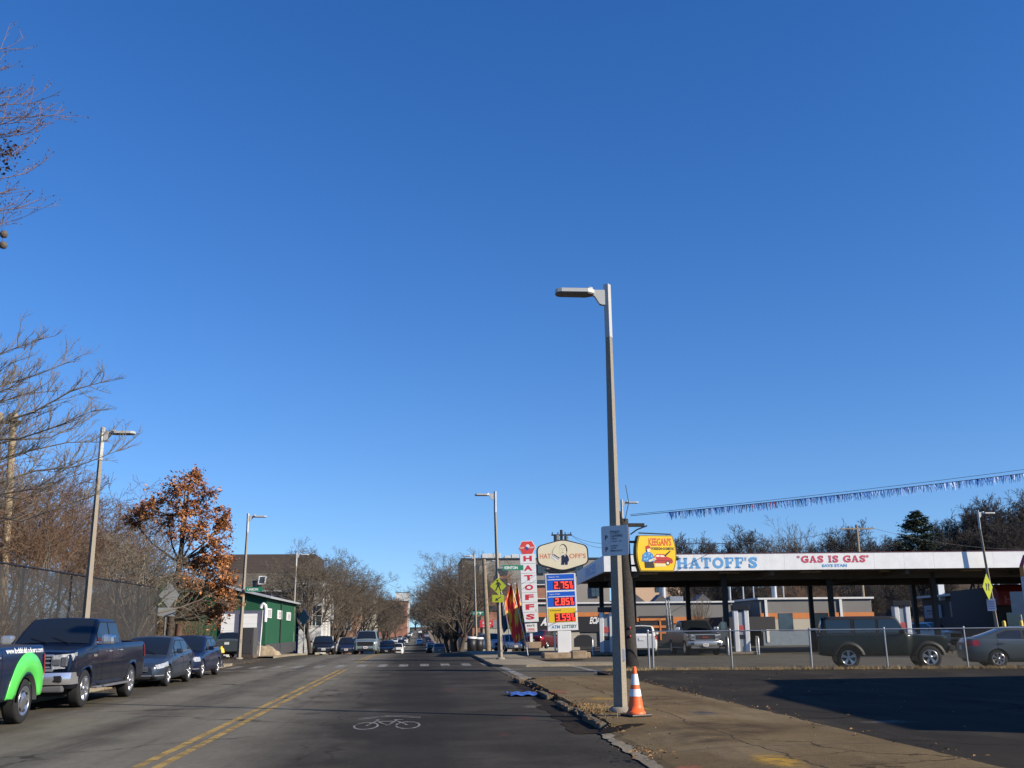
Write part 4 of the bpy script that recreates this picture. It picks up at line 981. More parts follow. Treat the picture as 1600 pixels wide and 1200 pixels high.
# Gas price sign ------------------------------------------------------
BLUE = mat("price_panel_blue", (0.012, 0.10, 0.52), rough=0.4, var=0.05); PYEL = mat("price_panel_yellow", (0.75, 0.50, 0.02), rough=0.4, var=0.05)
LEDB = mat("led_panel", (0.10, 0.008, 0.008), rough=0.4, var=0.1); LED = mat("led_red", (1.0, 0.05, 0.03), rough=0.5, var=0, emit=1.5)
def price_sign():
    b = G(882, 1029, .1); Y = b.y; s_ = Y/F_PX
    t = thing("fuel_price_sign", "white fuel price sign with blue and yellow panels and red digits", "price sign", (b.x, b.y, .1), R_(-4))
    m = MB(); m.box((0, 0, .70), (.70, .50, 1.40), 0, None, .02); m.build("pillar", WHITE, t)
    m = MB(); m.tube([(-.46, .1, 0), (-.46, .1, 1.6)], .05, 8); m.build("support_post", WHITE, t)
    T = Matrix.Translation((-.02, 0, 0)) @ Matrix.Rotation(R_(-1.6), 4, 'Y')
    z0 = 1.40; W_ = 1.60; H_ = 2.93
    m = MB(); m.box((0, 0, z0+H_/2), (W_, .5, H_), 0, T, .02); m.build("cabinet", mat("sign_cabinet_grey", (.45, .46, .5), rough=.4, metal=.3, var=.1), t)
    m = MB(); m.box((.0, -.255, z0+H_/2), (W_*.985, .02, H_*.99), 0, T, .005); m.build("face_frame", WHITE, t)
    pans = [(2.06, .84, BLUE, "2.75"), (1.22, .78, BLUE, "2.85"), (.42, .75, PYEL, "3.59")]
    for zz, hh, pm, pr in pans:
        m = MB(); m.box((0, -.272, z0+zz+hh/2), (W_*.9, .012, hh*.96), 0, T); m.build("price_panel", pm, t)
        d = MB(); x0 = -.36
        d.box((x0+.5, -.281, z0+zz+.26), (1.06, .012, .42), 0, T)
        e = MB(); xx = x0+.02
        for ch in pr:
            if ch == '.': e.box((xx+.02, -.292, z0+zz+.1), (.045, .012, .045)); xx += .09; continue
            seven(e, ch, xx, z0+zz+.085, .185, .35, .048, -.292); xx += .235
        seven(e, '9', xx+.01, z0+zz+.27, .11, .165, .025, -.292); seven(e, '1', xx-.05, z0+zz+.085, .11, .15, .022, -.292); seven(e, '0', xx+.085, z0+zz+.085, .09, .15, .022, -.292)
        pd = d.build("digit_panel", LEDB, t); e.v = [tuple(T @ Vector(v)) for v in e.v]; e.build("price_digits", LED, pd, None, False)
        tx = MB(); text(tx, {"2.75": "Regular Gas", "2.85": "Regular Credit", "3.59": "Diesel"}[pr], -.62, z0+zz+hh*.78, .075, .55, -.281, .01, 0, T)
        if pm is BLUE: tx.box((0, -.28, z0+zz+hh*.66), (W_*.86, .006, .035), 0, T)
        tx.build("lettering", WHITE if pm is BLUE else BLACK, t)
    tx = MB(); text(tx, "ATM", -.60, z0+.12, .17, .44, -.268, .03, 0, T, False, .12); tx.build("lettering", mat("letter_blue", (.04, .2, .45), rough=.5), t)
    tx = MB(); text(tx, "LOTTERY", -.04, z0+.12, .17, .76, -.268, .03, 0, T, False, .06); tx.build("lettering", mat("letter_teal", (.03, .12, .12), rough=.5), t)
    # neck and cream sign on top
    m = MB(); m.lathe([(.62, 0), (.9, .2), (.6, .22)], 20, 0, Matrix.Translation((-.1, 0, z0+H_+.02)) @ Matrix.Diagonal((1, .35, 1, 1))); m.build("neck", mat("neck_brown", (.16, .14, .12), rough=.6, var=.3), t)
    return t, b, T, z0+H_
PT, PB, PTM, PZ = price_sign()
def cream_sign():
    c = atY(878.5, 868, PB.y-.1)
    t = thing("station_sign", "cream six-sided sign with a man lifting his hat, above the fuel prices", "sign", (c.x, c.y, c.z), R_(-4))
    W_, H_ = 2.72, 1.70
    def outline(s, k=.1):
        base = [(-W_/2+.02, -.47), (-W_/2-.02, .47), (-.0, H_/2), (W_/2-.02, .50), (W_/2+.02, -.44), (0, -H_/2)]
        pts = []
        for i, (a, b) in enumerate(base):
            p0 = Vector(base[i-1]); p1 = Vector((a, b)); p2 = Vector(base[(i+1) % 6]); r = .26 if i not in (2, 5) else .35
            e0 = p1+(p0-p1).normalized()*r; e1 = p1+(p2-p1).normalized()*r
            for q in range(6): u = q/5; v = e0*(1-u)**2+p1*2*u*(1-u)+e1*u*u; pts.append((v.x*s, v.y*(s if s == 1 else s-.02)))
        return pts
    m = MB(); m.prism(outline(1.0), -.3, .3); m.build("cabinet", mat("sign_frame_dark", (.028, .028, .032), rough=.4, var=.1), t)
    m = MB(); m.prism(outline(.95), -.315, -.3); m.build("face", mat("sign_cream", (.72, .64, .45), rough=.5, var=.04), t)
    y = -.32; x = MB(); text(x, "HAT", -1.2, -.17, .25, .58, y, .006); text(x, "OFF'S", .36, -.17, .25, .86, y, .006); x.build("lettering", mat("letter_orange_red", (.62, .14, .05), rough=.5), t)
    p = MB()
    def poly(pts, mi, dy=0.0): p.add([(a, y-dy, b) for a, b in pts], [list(range(len(pts)))], mi)
    def ell(cx, cz, a, b, rot, mi, dy=0.0, n=22):
        poly([(cx+a*math.cos(k*6.283/n)*math.cos(rot)-b*math.sin(k*6.283/n)*math.sin(rot), cz+a*math.cos(k*6.283/n)*math.sin(rot)+b*math.sin(k*6.283/n)*math.cos(rot)) for k in range(n)], mi, dy)
    ell(-.22, .20, .30, .42, -.6, 1, .001); ell(-.20, .22, .28, .40, -.6, 2, .002)                       # hat crown
    poly([(-.56, -.02), (-.46, .06), (-.16, -.14), (-.24, -.24)], 0, .004); poly([(-.62, -.06), (-.54, .02), (-.24, -.22), (-.34, -.32)], 3, .003); poly([(-.53, -.02), (-.50, .01), (-.2, -.18), (-.23, -.21)], 3, .005)
    ell(.04, .28, .21, .30, .1, 0, .005); ell(.02, .25, .195, .285, .1, 2, .006)                            # head, hair behind
    poly([(.12, .52), (.22, .42), (.23, .2), (.19, .2), (.18, .38), (.06, .54)], 0, .007)
    for a in (-.05, .07): poly([(a-.03, .33), (a+.03, .34), (a+.03, .32), (a-.03, .315)], 0, .007)
    poly([(-.05, .13), (.06, .14), (.04, .11), (-.02, .105)], 0, .007); poly([(.0, .28), (-.03, .2), (.02, .21)], 1, .007)
    poly([(-.06, -.05), (.02, .0), (.2, .04), (.28, -.06), (.34, -.22), (.3, -.36), (.26, -.3), (.26, -.5), (-.08, -.5), (-.06, -.3)], 4, .006)   # dark suit
    poly([(.08, .0), (.16, .0), (.12, -.1)], 3, .008); poly([(.085, -.4), (.1, -.4), (.1, -.5), (.075, -.5)], 3, .008)
    p.build("printed_figure", [BLACK, mat("print_grey", (.35, .34, .28), rough=.5), MATS["sign_cream"], WHITE, mat("print_navy", (.012, .016, .05), rough=.5)], t, None, False)
cream_sign()
# brick planter under the price sign
BRK = brick_mat("planter_brick", (.30, .17, .10), (.36, .22, .13), (.3, .27, .22))
q = MB(); q.box((0, 0, .17), (2.4, 1.5, .3), 0, None, .05); q.box((.62, -.5, .2), (.75, .6, .38), 0, None, .04)
tag(q.build("planter_base", mat("weathered_kerbstone", (.30, .22, .14), rough=.9, var=.5, scale=4, bump=.5), None, (PB.x+.05, PB.y-.05, .1)), "low stained stone base around the foot of the fuel price sign", "planter")
# vertical HATOFF'S sign ------------------------------------------------------
def tower_sign():
    Y = 82.0; b = atY(831, 1012, Y); top = atY(817, 852, Y); s_ = Y/F_PX
    lean = top.x-b.x+.25
    t = thing("tower_sign", "tall narrow white sign with red letters down it and a red hexagon on top", "sign", (b.x, b.y, b.z), R_(-3))
    ang = math.atan2(lean, top.z-b.z); T = Matrix.Rotation(ang*.75, 4, 'Y')
    h = lambda py: (1012-py)*s_*.995
    W_ = 1.27; z0, z1 = h(974), h(871)
    m = MB(); m.box((0, .1, h(974)/2), (.22, .22, h(974)), 0, T); m.build("post", WHITE, t)
    m = MB(); n = 7; ph = (z1-z0)/n
    for i in range(n): m.box((0, 0, z0+ph*(i+.5)), (W_, .4, ph-.02), 0, T, .015)
    m.build("letter_panel", WHITE, t)
    x = MB()
    for i, ch in enumerate("HATOFFS"): text(x, ch, -.36, z1-ph*(i+1)+.2, .44, .70, -.205, .05, 0, T)
    text(x, "'", .44, z0+ph*1.1, .13, .06, -.205, .02, 0, T); x.build("lettering", SIGNRED, t)
    hz = h(861); m = MB()
    hx = [(-.72, 0), (-.42, .55), (.42, .55), (.72, 0), (.42, -.55), (-.42, -.55)]
    m.prism([(a*1.0, c) for a, c in hx], -.2, .2, 0, T @ Matrix.Translation((0, 0, hz))); m.build("hexagon_frame", WHITE, t)
    m = MB(); m.prism([(a*.92, c*.92) for a, c in hx], -.215, -.2, 0, T @ Matrix.Translation((0, 0, hz))); m.build("hexagon_face", mat("hexagon_red", (.62, .06, .05), rough=.45), t)
    m = MB(); m.lathe([(.001, 0), (.15, 0)], 14, 0, T @ Matrix.Translation((.05, -.22, hz+.12)) @ Matrix.Rotation(math.pi/2, 4, 'X')); text(m, "HAT", -.60, hz-.07, .13, .36, -.222, .03, 0, T); text(m, "OFF'S", .18, hz-.07, .13, .42, -.222, .03, 0, T)
    m.build("emblem", WHITE, t); m = MB(); m.prism([(-.16, .02), (-.04, .1), (.14, -.1), (.02, -.22), (-.1, -.16)], -.226, -.222, 0, T @ Matrix.Translation((0, 0, hz))); m.build("emblem", mat("letter_royal", (.03, .07, .3), rough=.5), t)
    m = MB(); m.box((0, -.08, (h(976)+h(989))/2), (1.0, .06, h(976)-h(989)), 0, T, .01); pb = m.build("notice_board", WHITE, t)
    m = MB(); zz = h(989); text(m, "PAY'S", -.3, zz+.42, .17, .6, -.115, .02, 0, T); m.build("lettering", BLACK, pb)
    m = MB(); m.box((-.02, -.115, zz+.28), (.6, .006, .035), 0, T); m.box((.03, -.115, zz+.2), (.5, .006, .05), 0, T); m.box((0, -.115, zz+.09), (.62, .006, .04), 0, T); m.build("lettering", SIGNRED, pb)
    m = MB(); m.box((.1, 0, .2), (1.25, .8, .5), 0, None, .04); m.build("planter", mat("planter_tan", (.33, .24, .16), rough=.9, var=.25), t)
tower_sign()
# feather flags -----------------------------------------------------------------
def feather(label, px_base, py_base, Y, h, col1, col2, leanx, wid, curl=0.25):
    b = atY(px_base, py_base, Y)
    t = thing("feather_flag", label, "flag", (b.x, b.y, b.z))
    m = MB(); pts = [(leanx*(z/h)**1.15, 0, z) for z in [h*i/12 for i in range(13)]]; pts += [(leanx*1.12-.12, 0, h+.12)]
    m.tube(pts, .025, 6); m.build("pole", WHITE, t)
    f = MB()
    def FP(u, v):
        z = h*.25+(h*.78)*v; x = leanx*(min(z, h)/h)**1.15; w_ = wid*(1-.75*max(0, v-.7)/.3)*(.65+.35*math.sin(2.6*v+.5))
        return (x-u*w_, .13*math.sin(7*u+5*v)+.1*math.sin(11*v), z-curl*u*(1-v)-.12*u)
    f.grid(FP, 12, 24)
    m_, tr, bs = nodes_of("flag_cloth_"+col1[0]); tc = tr.nodes.new("ShaderNodeTexCoord")
    cols = dict(red=(.55, .03, .03), gold=(.62, .40, .04), slate=(.07, .08, .09))
    rgb = tr.nodes.new("ShaderNodeRGB"); rgb.outputs[0].default_value = (*cols[col1[1]], 1)
    sc = scaled(tr, tc.outputs["Object"], (3.2, 0.0, .7))
    cur = blend_chain(tr, rgb.outputs[0], [(noise(tr, sc, 1.6, 1, .50, .54, 0, 1), cols[col2])])
    tr.links.new(cur, bs.inputs["Base Color"]); bs.inputs["Roughness"].default_value = .8
    f.build("cloth", m_, t, None, False)
feather("red and yellow feather flag leaning left of the tall white sign", 825, 1024, 62, 4.15, ("red", "red"), "gold", -.95, .72)
feather("second red and yellow feather flag half hidden behind the first", 826, 1014, 76, 4.7, ("crimson", "red"), "gold", -.8, .42)
feather("furled dark grey feather flag between the crossing sign and the red flags", 797, 1006, 78, 4.6, ("slate", "slate"), "slate", -.75, .4)
# canopy ------------------------------------------------------------------------
def canopy():
    ZT = 5.75; A = G(943, 867.3, ZT); Bp = G(1600, 861, ZT)
    d = (Bp-A).normalized(); ang = math.atan2(d.y, d.x)
    zb = atY(945, 893.2, A.y).z
    Lx = (Bp-A).length+14
    n = Vector((-math.sin(ang), math.cos(ang), 0)); BL = G(901, 893.5, ZT)
    dep = (BL-A).dot(n); sk = (BL-A).dot(d)
    t = thing("station_canopy", "long white fuel station canopy with blue and red lettering", "canopy", (A.x, A.y, 0), ang)
    WF = mat("white_fascia", (0.78, 0.78, 0.76), rough=0.4, var=0.11, scale=1.1)
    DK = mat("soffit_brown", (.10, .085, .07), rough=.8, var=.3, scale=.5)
    H = ZT-zb
    poly = [(0, 0), (Lx, 0), (Lx, dep), (sk, dep)]
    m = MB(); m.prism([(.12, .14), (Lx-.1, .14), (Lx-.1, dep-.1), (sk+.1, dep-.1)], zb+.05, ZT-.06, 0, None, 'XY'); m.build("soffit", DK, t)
    m = MB()
    nseg = 22
    for i in range(nseg): m.box((Lx*(i+.5)/nseg, .06, (ZT+zb)/2), (Lx/nseg-.006, .12, H), 0, None, .006)
    m.build("front_fascia", WF, t)
    m = MB(); v0 = Vector((0, .12, 0)); v1 = Vector((sk, dep, 0)); dd = (v1-v0); l = dd.length; a2 = math.atan2(dd.y, dd.x)
    Ms = Matrix.Translation(v0) @ Matrix.Rotation(a2, 4, 'Z')
    m.box((l/2, -.06, (ZT+zb)/2), (l, .12, H), 0, Ms, .006); m.build("side_fascia", mat("side_fascia_blue_grey", (.5, .56, .6), rough=.5, var=.08), t)
    m = MB(); m.box((Lx/2, .06, ZT+.02), (Lx+.04, .16, .04)); m.build("trim", mat("maroon_trim", (.12, .03, .04), rough=.5), t)
    # lettering
    LB = mat("letter_sky_blue", (.13, .36, .66), rough=.5, var=.03); PK = mat("letter_rose_red", (.55, .07, .12), rough=.5, var=.03)
    def along(px): 
        r = ray(px, 880); k = (A.x*n.x+A.y*n.y)/(r.x*n.x+r.y*n.y); return (Vector((r.x*k, r.y*k, 0))-Vector((A.x, A.y, 0))).dot(d)
    x0, x1 = along(1057), along(1185)
    x = MB(); e = slab_text(x, "HATOFF'S", x0, zb+.13, .62, 1, -.012); sx = (x1-x0)/(e-x0)
    x.v = [((q[0]-x0)*sx+x0, q[1], q[2]) for q in x.v]; x.build("lettering", LB, t, None, False)
    x0, x1 = along(1246), along(1360); x = MB(); e = slab_text(x, '"GAS IS GAS"', x0, zb+.40, .40, 1, -.012); sx = (x1-x0)/(e-x0)
    x.v = [((q[0]-x0)*sx+x0, q[1], q[2]) for q in x.v]; x.build("lettering", PK, t, None, False)
    x = MB(); a_, b_ = along(1284), along(1323); text(x, "SAYS STAN", a_, zb+.14, .17, b_-a_, -.012, .03); x.build("lettering", LB, t)
    x = MB(); text(x, "PRICES", -l*.62, zb+.16, .62, l*.38, 0, .03); x.v = [tuple(Ms @ Vector((-q[0], .012, q[2]))) for q in x.v]; x.build("lettering", LB, t, None, False)
    # columns and beams
    for (cx, cy) in ((along(1148), 3.0), (along(1106)*1.24, 14), (along(1338), 5), (along(1500), 4), (1.4, 14.5), (2.2, 4.0), (along(1338)*1.15, 16), (along(1600), 16)):
        c = MB(); c.box((cx, cy, zb/2), (.30, .30, zb), 0, None, .02); c.build("column", mat("column_black", (.02, .02, .022), rough=.6, var=.2), t)
    b = MB()
    for cy in (4.0, 15): b.box((Lx/2, cy, zb-.15), (Lx-1, .3, .4))
    for cx in (2, 10, 18, 26): b.box((cx, dep/2, zb-.12), (.25, dep-1, .3))
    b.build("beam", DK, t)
    for (cx, cy) in ((3, 3), (8, 3), (13, 3), (18, 3), (23, 3)):
        b = MB(); b.box((cx, cy, zb+.03), (1.2, .6, .1), 0, None, .02); b.build("light_fixture", mat("fixture_tan", (.35, .28, .18), rough=.6), t)
    return A, d, n, zb, along, ang
CA, Cd, Cn, CZB, along, CANG = canopy()
def pump(label, px, py, Y, h=2.9):
    b = atY(px, py, Y); t = thing("fuel_pump", label, "fuel pump", (b.x, b.y, .05), R_(-12), "white fuel pumps under the canopy")
    m = MB(); m.box((0, 0, .08), (1.5, 1.0, .16), 0, None, .04); m.build("island", CONC, t)
    m = MB(); m.box((-.3, 0, .16+h/2), (.26, .7, h), 0, None, .03); m.box((.3, 0, .16+h/2), (.26, .7, h), 0, None, .03); m.build("white_column", WHITE, t)
    m = MB(); m.box((0, 0, .16+h*.48), (.40, .6, h*.94), 0, None, .01); m.build("cabinet", mat("pump_grey", (.3, .32, .34), rough=.4, var=.1), t)
    m = MB(); m.box((0, 0, h+.28), (1.0, .8, .3), 0, None, .03); m.build("header", BLACK, t)
    m = MB(); m.box((0, -.31, h*.62), (.36, .02, .34), 0, None, .01); m.build("label_panel", mat("pump_label_red", (.5, .1, .09), rough=.5, var=.5, scale=12), t)
    m = MB(); m.box((0, -.31, h*.42), (.3, .02, .22)); m.build("display", BLACK, t)
    for x in (-.85, .85):
        r = MB(); r.tube([(x, -.55, 0), (x, -.55, .85), (x, -.45, .98), (x, .45, .98), (x, .55, .85), (x, .55, 0)], .045, 8); r.build("guard_hoop", GALV, t)
pump("white fuel pump right of the grey truck with its door open", 1160, 1009, 57.6, 2.35)
pump("white fuel pump behind the dark green off-roader", 1412, 1000, 55.5, 2.45)
pump("white fuel pump left of the near lamp, under the canopy corner", 949, 1012, 60.5, 2.35)
# pennant fringe and wires ------------------------------------------------------
def pennants():
    a = atY(985, 806, 38.5); s0 = atY(1048, 806.5, 38.2); b = atY(1645, 734, 35.5)
    t = thing("tinsel_bunting", "long string of blue and silver tinsel fringe across the sky", "bunting", tuple(a))
    def pos(u):
        p = a.lerp(b, u); p.z -= 1.0*4*u*(1-u)*.07; return p-a
    m = MB(); m.tube([pos(i/40) for i in range(41)], .012, 5); m.build("cord", BLACK, t)
    u0 = .092; f = [MB() for _ in range(3)]; random.seed(4); n = 760
    for i in range(n):
        u = u0+(1-u0)*i/n
        if random.random() < .12: continue
        p = pos(u); q = random.random(); k = 0 if q < .62 else (1 if q < .95 else 2)
        h = random.uniform(.14, .33); w_ = random.uniform(.006, .02); dx = random.uniform(-.07, .09); dy = random.uniform(-.08, .08)
        f[k].add([(p.x-w_, p.y, p.z), (p.x+w_, p.y, p.z), (p.x+dx+w_*.5, p.y+dy, p.z-h), (p.x+dx-w_*.5, p.y+dy, p.z-h)], [(0, 1, 2, 3)])
    for k, (nm, c, me) in enumerate((("foil_blue", (.035, .12, .36), .5), ("foil_silver", (.6, .65, .75), .9), ("foil_maroon", (.35, .05, .08), .4))):
        o = f[k].build("tinsel_fringe", mat(nm, c, rough=.25, metal=me, var=.4, scale=10), t, None, False); o["kind"] = "stuff"
pennants()
_b = atY(1652, 730, 35.4); t = thing("utility_pole", "wooden pole just outside the right edge holding the tinsel bunting", "utility pole", (_b.x, _b.y, .02)); m = MB(); m.tube([(0, 0, 0), (0, 0, _b.z+.5)], [.18, .12], 10); m.build("pole", WOOD, t)
def wire(label, pts, r=.012, sag=.4):
    a, b = Vector(pts[0]), Vector(pts[1]); m = MB()
    m.tube([a.lerp(b, i/24)-Vector((0, 0, sag*4*(i/24)*(1-i/24))) for i in range(25)], r, 5)
    tag(m.build("overhead_wire", BLACK), label, "wire")
wire("thin wire running just above the tinsel bunting", (atY(985, 804, 40), atY(1650, 727, 37)), .009, .08)
def utility_pole(label, pxb, pyt, Y, r, arm=1.2, trans=False, m=WOOD, lean=0.0, base_z=None):
    top = atY(pxb, pyt, Y); z0 = terrain(top.x, Y) if base_z is None else base_z
    t = thing("utility_pole", label, "utility pole", (top.x, Y, z0)); h = top.z-z0
    q = MB(); q.tube([(-lean, 0, 0), (0, 0, h)], [r*1.25, r*.85], 10); q.build("pole", m, t)
    if arm:
        q = MB(); q.box((0, -.12, h-.5), (arm*2, .12, .14))
        for k in (-.9, -.35, .35, .9): q.tube([(arm*k, -.12, h-.43), (arm*k, -.12, h-.22)], .05, 6)
        q.build("crossarm", m, t)
    if trans:
        q = MB(); q.tube([(-.5, -.1, h-1.5), (-.5, -.1, h-.5)], .28, 12); q.tube([(.45, -.1, h-1.3), (.45, -.1, h-.6)], .2, 10); q.build("transformer", mat("transformer_grey", (.09, .1, .11), rough=.5), t)
    return top
u1 = utility_pole("utility pole with transformers rising behind the cream sign", 877, 828, 96, .16, 1.0, True)
u2 = utility_pole("pale utility pole with crossarm behind the canopy", 1338, 820, 120, .2, 2.2, False, PALEWOOD)
u3 = utility_pole("tan wooden utility pole before the brick apartments", 756, 874, 88, .2, 0, False, PALEWOOD, -.35, g(88))
q = MB(); q.tube([(0, 0, -.2), (.9, 0, .05)], .04, 6); q.box((1.0, 0, .04), (.6, .3, .1), 0, None, .03); tag(q.build("pole_lamp", LAMPGREY, None, (u3.x, u3.y-.2, u3.z-.2)), "small street light on the tan wooden utility pole", "street light")
wire("upper service wire from the transformer pole towards the right", (u1+Vector((.6, -.1, -.3)), atY(985, 845, 60)), .014, .5)
wire("lower service wire from the transformer pole towards the right", (u1+Vector((.9, -.1, -.5)), atY(985, 852, 60)), .014, .6)
wire("wire from the garage sign post to the far utility pole", (atY(985, 848, 40), u2+Vector((-2, 0, -.5))), .02, .6)
wire("wire leaving the far utility pole to the right", (u2+Vector((2, 0, -.4)), atY(1700, 850, 130)), .02, 1.5)
# signs on the leaning right lamp and beyond ------------------------------------------
c = atY(1543, 917, RL.y-.4)
t = thing("warning_sign", "yellow diamond warning sign seen almost edge-on on the leaning lamp", "sign", (c.x, c.y, c.z), R_(38))
m = MB(); m.prism([(0, .75), (.7, 0), (0, -.75), (-.7, 0)], -.01, .01); m.build("diamond_plate", FLUO, t); m = MB()
for a in (-.2, .12): m.box((a, -.014, .0), (.12, .006, .42)); m.box((a+.08, -.014, .1), (.1, .006, .1))
m.build("symbol", BLACK, t)
c = atY(1549, 945, RL.y-.4); t = thing("parking_notice", "small pale blue notice under the yellow diamond on the leaning lamp", "sign", (c.x, c.y, c.z), R_(-25))
m = MB(); m.box((0, 0, 0), (.46, .015, .68), 0, None, .02); m.build("plate", mat("notice_blue", (.30, .36, .5), rough=.5, var=.1), t)
m = MB()
for k in range(5): m.box((0, -.011, .2-.1*k), (.34, .004, .03))
m.build("lettering", mat("notice_ink", (.1, .14, .3)), t)
c = atY(1588, 947, 52); z1 = atY(1588, 927, 52).z
t = thing("sign_post", "grey metal sign seen from behind on a post at the right edge", "sign", (c.x+.2, 52, .03), R_(-35)); m = MB(); m.tube([(.1, 0, 0), (-.1, 0, z1)], .05, 8); m.build("post", SIGNBACK, t)
m = MB(); m.box((-.08, -.07, z1-.55), (.66, .02, 1.2), 0, None, .03); m.build("plate", SIGNBACK, t)
for px, Y, lab in ((1570, 50, "yellow bollard right of the leaning lamp"), (1597, 50, "yellow bollard at the right edge behind the grey hatchback")):
    c = atY(px, 985, Y); m = MB(); m.lathe([(.09, 0), (.09, 1.65), (.06, 1.72), (.001, 1.73)], 12)
    tag(m.build("bollard", mat("bollard_yellow", (.62, .45, .06), rough=.5, var=.15), None, (c.x, c.y, .03)), lab, "bollard", "yellow bollards by the station")
b = atY(1608, 1000, 47); t = thing("price_board", "edge of a second price board with an orange band at the right border", "price sign", (b.x+.86, b.y, .03), R_(8))
m = MB(); m.box((0, .15, 1.1), (.4, .3, 2.2)); m.build("post", WHITE, t)
zz = atY(1600, 945, 47).z; z2 = atY(1600, 902, 47).z; m = MB(); m.box((0, 0, (zz+z2)/2), (1.7, .3, z2-zz), 0, None, .02); m.build("board", mat("board_pale_blue", (.42, .46, .5), rough=.5), t)
m = MB(); m.box((0, 0, z2+.25), (1.7, .29, .5), 0, None, .02); m.build("orange_band", mat("band_orange", (.55, .2, .03), rough=.5), t)
m = MB(); m.prism([(-.85, 0), (.85, 0), (.85, .7), (-.55, .55)], -.14, .14, 0, Matrix.Translation((0, 0, z2+.5))); m.build("red_top", SIGNRED, t)
m = MB(); text(m, "2", -.72, zz+.15, .4, .3, -.156, .02); text(m, "8", -.34, zz+.15, .4, .3, -.156, .02); m.build("lettering", mat("board_ink", (.06, .12, .25)), t)
# ------------------------------------------------------------------ trees
BARK = mat("grey_bark", (.135, .115, .092), rough=.95, var=.45, scale=7, bump=.6, bscale=25)
BARKD = mat("dark_bark", (.062, .05, .04), rough=.95, var=.4, scale=7, bump=.5, bscale=25)
TWIG = mat("grey_brown_twigs", (.115, .092, .068), rough=.95, var=.35, scale=1.2)
TWIGR = mat("reddish_twigs", (.155, .095, .058), rough=.95, var=.4, scale=.8)
TWIGD = mat("dark_twigs", (.046, .038, .032), rough=.95, var=.35, scale=1.0)
PALETWIG = mat("pale_twigs", (.25, .22, .17), rough=.95, var=.4, scale=3)
def bare_tree(seed, h, trunk_h, r, limbs, kids, spread, up, lens, bend=.22, tipr=.008, lean=(0, 0), droop=0.0):
    rng = random.Random(seed); tr = MB(); cr = MB(); tips = []
    def branch(p, d, L, r0, r1, lvl):
        n = (5, 5, 4, 3, 3, 2)[lvl]; pts = [p]; rad = [r0]; cur = p; dd = d.normalized()
        for i in range(n):
            dd = (dd + Vector((rng.gauss(0, bend), rng.gauss(0, bend), rng.gauss(0, bend*.6)+up[min(lvl, len(up)-1)]))).normalized()
            cur = cur + dd*(L/n); pts.append(cur); rad.append(r0+(r1-r0)*(i+1)/n)
        (tr if lvl <= 1 else cr).tube(pts, rad, (9, 6, 5, 3, 3, 3)[lvl], 0, None, False)
        return pts, rad
    def along(pts, f):
        k = f*(len(pts)-1); i = min(int(k), len(pts)-2); return pts[i].lerp(pts[i+1], k-i), (pts[i+1]-pts[i]).normalized()
    def rec(pts, rad, L, lvl):
        if lvl > len(kids): tips.append(pts[-1]); return
        n = kids[lvl-1]
        n = max(1, int(n*rng.uniform(.75, 1.25)+.5))
        for i in range(n):
            f = (.35+.65*(i+rng.random())/n) if lvl > 1 else (.25+.75*(i+rng.random())/n)
            f = min(f, 1.0); q, dd = along(pts, f); rr = (rad[0]+(rad[-1]-rad[0])*f)
            ax = dd.orthogonal(); ax.rotate(Matrix.Rotation(rng.uniform(0, 6.283), 3, dd))
            nd = dd.copy(); nd.rotate(Matrix.Rotation(rng.uniform(.6, 1.15)*spread, 3, ax))
            if droop and lvl >= 3: nd.z -= droop
            l2 = L*lens[min(lvl-1, len(lens)-1)]*rng.uniform(.7, 1.25)*(1.15-.45*f)
            r0 = max(tipr*1.2, rr*.62); r1 = max(tipr*.7, r0*.35)
            a, b = branch(q, nd, l2, r0, r1, min(lvl+1, 5)); rec(a, b, l2, lvl+1)
    pts, rad = branch(Vector((0, 0, -.15)), Vector((lean[0], lean[1], 1)), trunk_h+.15, r, r*.72, 0)
    top = pts[-1]; L1 = h-trunk_h
    for i in range(limbs):
        a = 6.283*(i+rng.uniform(-.25, .25))/limbs; t = rng.uniform(.3, .75)*spread if i else .1
        d = Vector((math.sin(t)*math.cos(a), math.sin(t)*math.sin(a), math.cos(t)))
        p, rd = branch(top-Vector((0, 0, rng.uniform(0, .25*trunk_h))), d, L1*rng.uniform(.72, .95), r*.55, r*.14, 1)
        rec(p, rd, L1, 1)
    return tr, cr, tips
PROTO = {}
def proto(key, name, label, args, tm, cm, leaves=None):
    tr, cr, tips = bare_tree(**args)
    t = thing(name, label, "tree", (0, 0, -500))
    tr.build("trunk", tm, t, None, False); cr.build("crown", cm, t, None, False)
    if leaves: leaves(t, tips)
    PROTO[key] = [t, False]
    return t
def plant(key, label, X, Y, rz, scale=1.0, group=None, z=None):
    t, used = PROTO[key]; loc = (X, Y, terrain(X, Y)+.05 if z is None else z)
    if not used:
        t.location = loc; t.rotation_euler = (0, 0, rz); t.scale = (scale,)*3; t["label"] = label
        if group: t["group"] = group
        PROTO[key][1] = True; return t
    return dup(t, loc, rz, label, group, scale)
proto("street", "bare_street_tree", "bare street tree", dict(seed=11, bend=.12, h=10, trunk_h=2.4, r=.27, limbs=5, kids=(8, 7, 6, 3), spread=1.0, up=(.02, .10, .10, .08, .05), lens=(.55, .5, .5, .6), tipr=.010), BARKD, mat("street_twigs", (.115, .093, .067), rough=.95, var=.35, scale=1.2))
proto("far", "bare_street_tree", "bare street tree", dict(seed=12, bend=.13, h=10, trunk_h=2.2, r=.3, limbs=6, kids=(8, 7, 6), spread=.9, up=(.02, .10, .10, .08), lens=(.55, .52, .5), tipr=.032), BARKD, TWIG)
